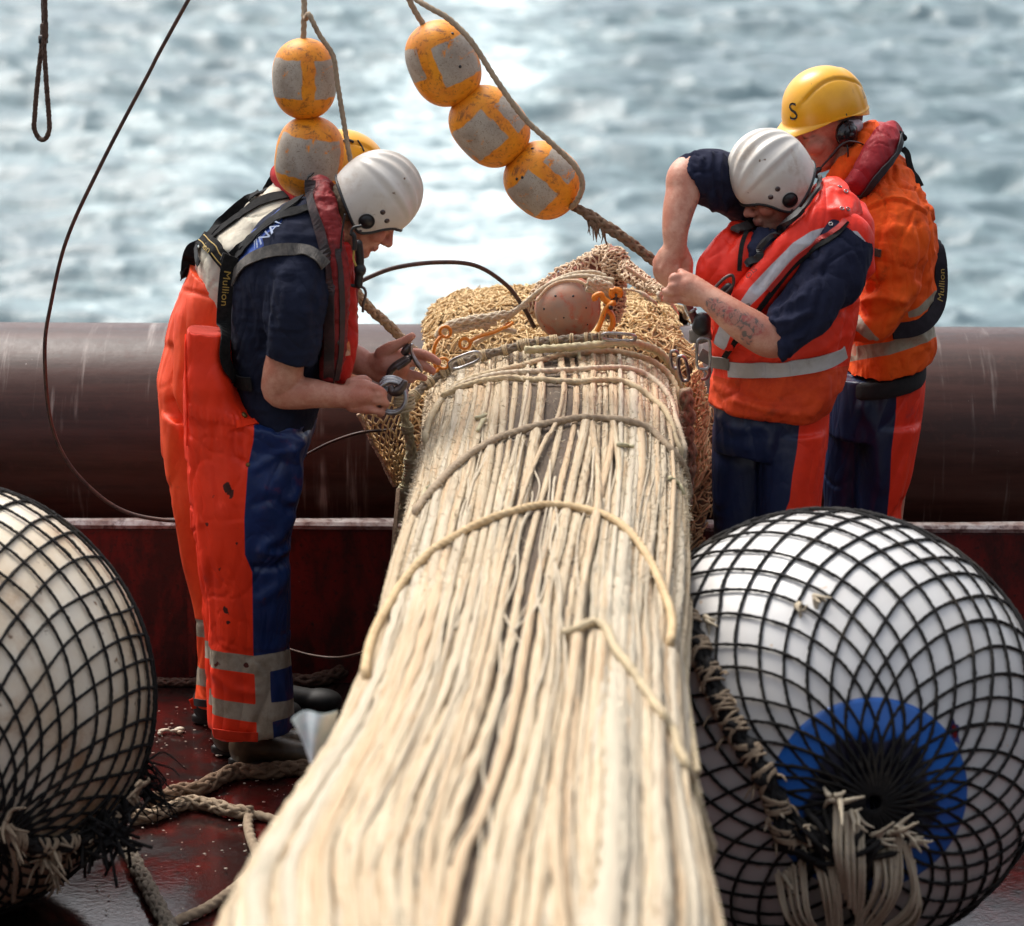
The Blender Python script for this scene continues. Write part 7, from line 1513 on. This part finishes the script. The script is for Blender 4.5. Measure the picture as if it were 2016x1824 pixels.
    text_on('Mullion', P[8:34][::-1], N[8:34][::-1], .020, 'belt_lettering', M_['gold_print'], root, 1.15, off0=.0065)
    b = MB(); a = fx('C', [(1290, 920), (1300, 1000), (1310, 1060)]); b.ribbon(cat(w(a[:, 0], a[:, 1], Y0-.20), 12), np.tile([0, -1., 0], (12, 1)), .03); build(b, 'harness_strap', M_['black_web'], root, smooth=False)
    # hard hat with lettering, ear defenders with boom microphone
    hel, bh = hard_hat(H, root)
    P, N = on(bh, cat(fx('N', [(262, 606), (300, 601), (345, 596)]), 10), .0005, Y0); text_on('S', P, N, .050, 'hat_lettering', M_['black_rubber'], hel, 1.0, off0=.0012)
    P, N = on(bh, cat(fx('N', [(945, 418), (970, 416), (992, 415)]), 10), .0005, Y0); text_on('J', P, N, .024, 'hat_lettering', M_['black_rubber'], hel, 1.0, off0=.0012)
    ed = thing('ear_defender', None, None, (0, 0, 0)); ed.parent = root; ROOT[ed.name] = ROOT[root.name]
    s = H.R[:, 1]; c = H(np.array([-.012, .088, -.012])); e1 = H.R[:, 0]; e2 = H.R[:, 2]; t = np.linspace(0, 2*np.pi, 48, endpoint=False)
    prof = [(.028, -.010), (.0355, -.006), (.0365, .004), (.034, .009), (.028, .011), (.0265, .016), (.020, .021), (.009, .0235)]
    b = MB(); b.rings(np.stack([c + s*h + r*(np.cos(t)[:, None]*e1*.94 + np.sin(t)[:, None]*e2*1.04)*(1 + (.022*np.sign(np.sin(12*t))[:, None] if .004 <= h < .010 else 0)) for r, h in prof], 0)); build(b, 'ear_cup', simple('gloss_black', (.012, .011, .012), .22), ed)
    b = MB(); b.tube(np.array([c + s*.022, c + s*.029]), .007, 16); b.tube(np.array([c + s*.024 + e2*.004, c + s*.020 + e2*.05, c + s*.004 + e2*.085]), .0014, 8); build(b, 'hinge', M_['black_rubber'], ed)
    def cord(fr, pts, dy, r, mat, name):
        a = fx(fr, pts); b = MB(); b.tube(cat(w(a[:, 0], a[:, 1], Y0 + np.asarray(dy, float)), 40), r, 10); return build(b, name, mat, ed)
    cord('N', [(1025, 945), (940, 905), (850, 890), (790, 910), (730, 950)], [-.09, -.12, -.135, -.135, -.13], .0024, M_['dark_steel'], 'boom_wire'); cord('N', [(800, 905), (745, 945), (700, 1000), (660, 1045)], [-.137, -.134, -.13, -.125], .0042, M_['black_rubber'], 'boom_arm'); cord('N', [(665, 1040), (600, 1110), (545, 1170)], [-.125, -.125, -.125], .0028, M_['black_rubber'], 'boom_arm')
    mb = MB(); limb(mb, 'N', [(550, 1165, -.125, .008), (515, 1185, -.125, .010)], Y0); V, Q, T = remesh(mb, .0025, 1); link_mesh('microphone', V, Q, T, M_['black_rubber'], ed)
    cord('N', [(822, 925), (832, 1000), (828, 1100), (820, 1180)], [-.12, -.125, -.12, -.12], .0024, M_['black_rubber'], 'cable')
    for dx, dy in ((1320, 0), (1500, -10)):
        a = fx('D', [(dx, 1880)])[0]; o = BOOT(a[0], a[1]+dy, 3.3); o.parent = root; o.matrix_parent_inverse = Matrix.Translation(Vector(ROOT[NAVYW.name]) - Vector(ROOT[root.name]))
    return root
jacket_worker()
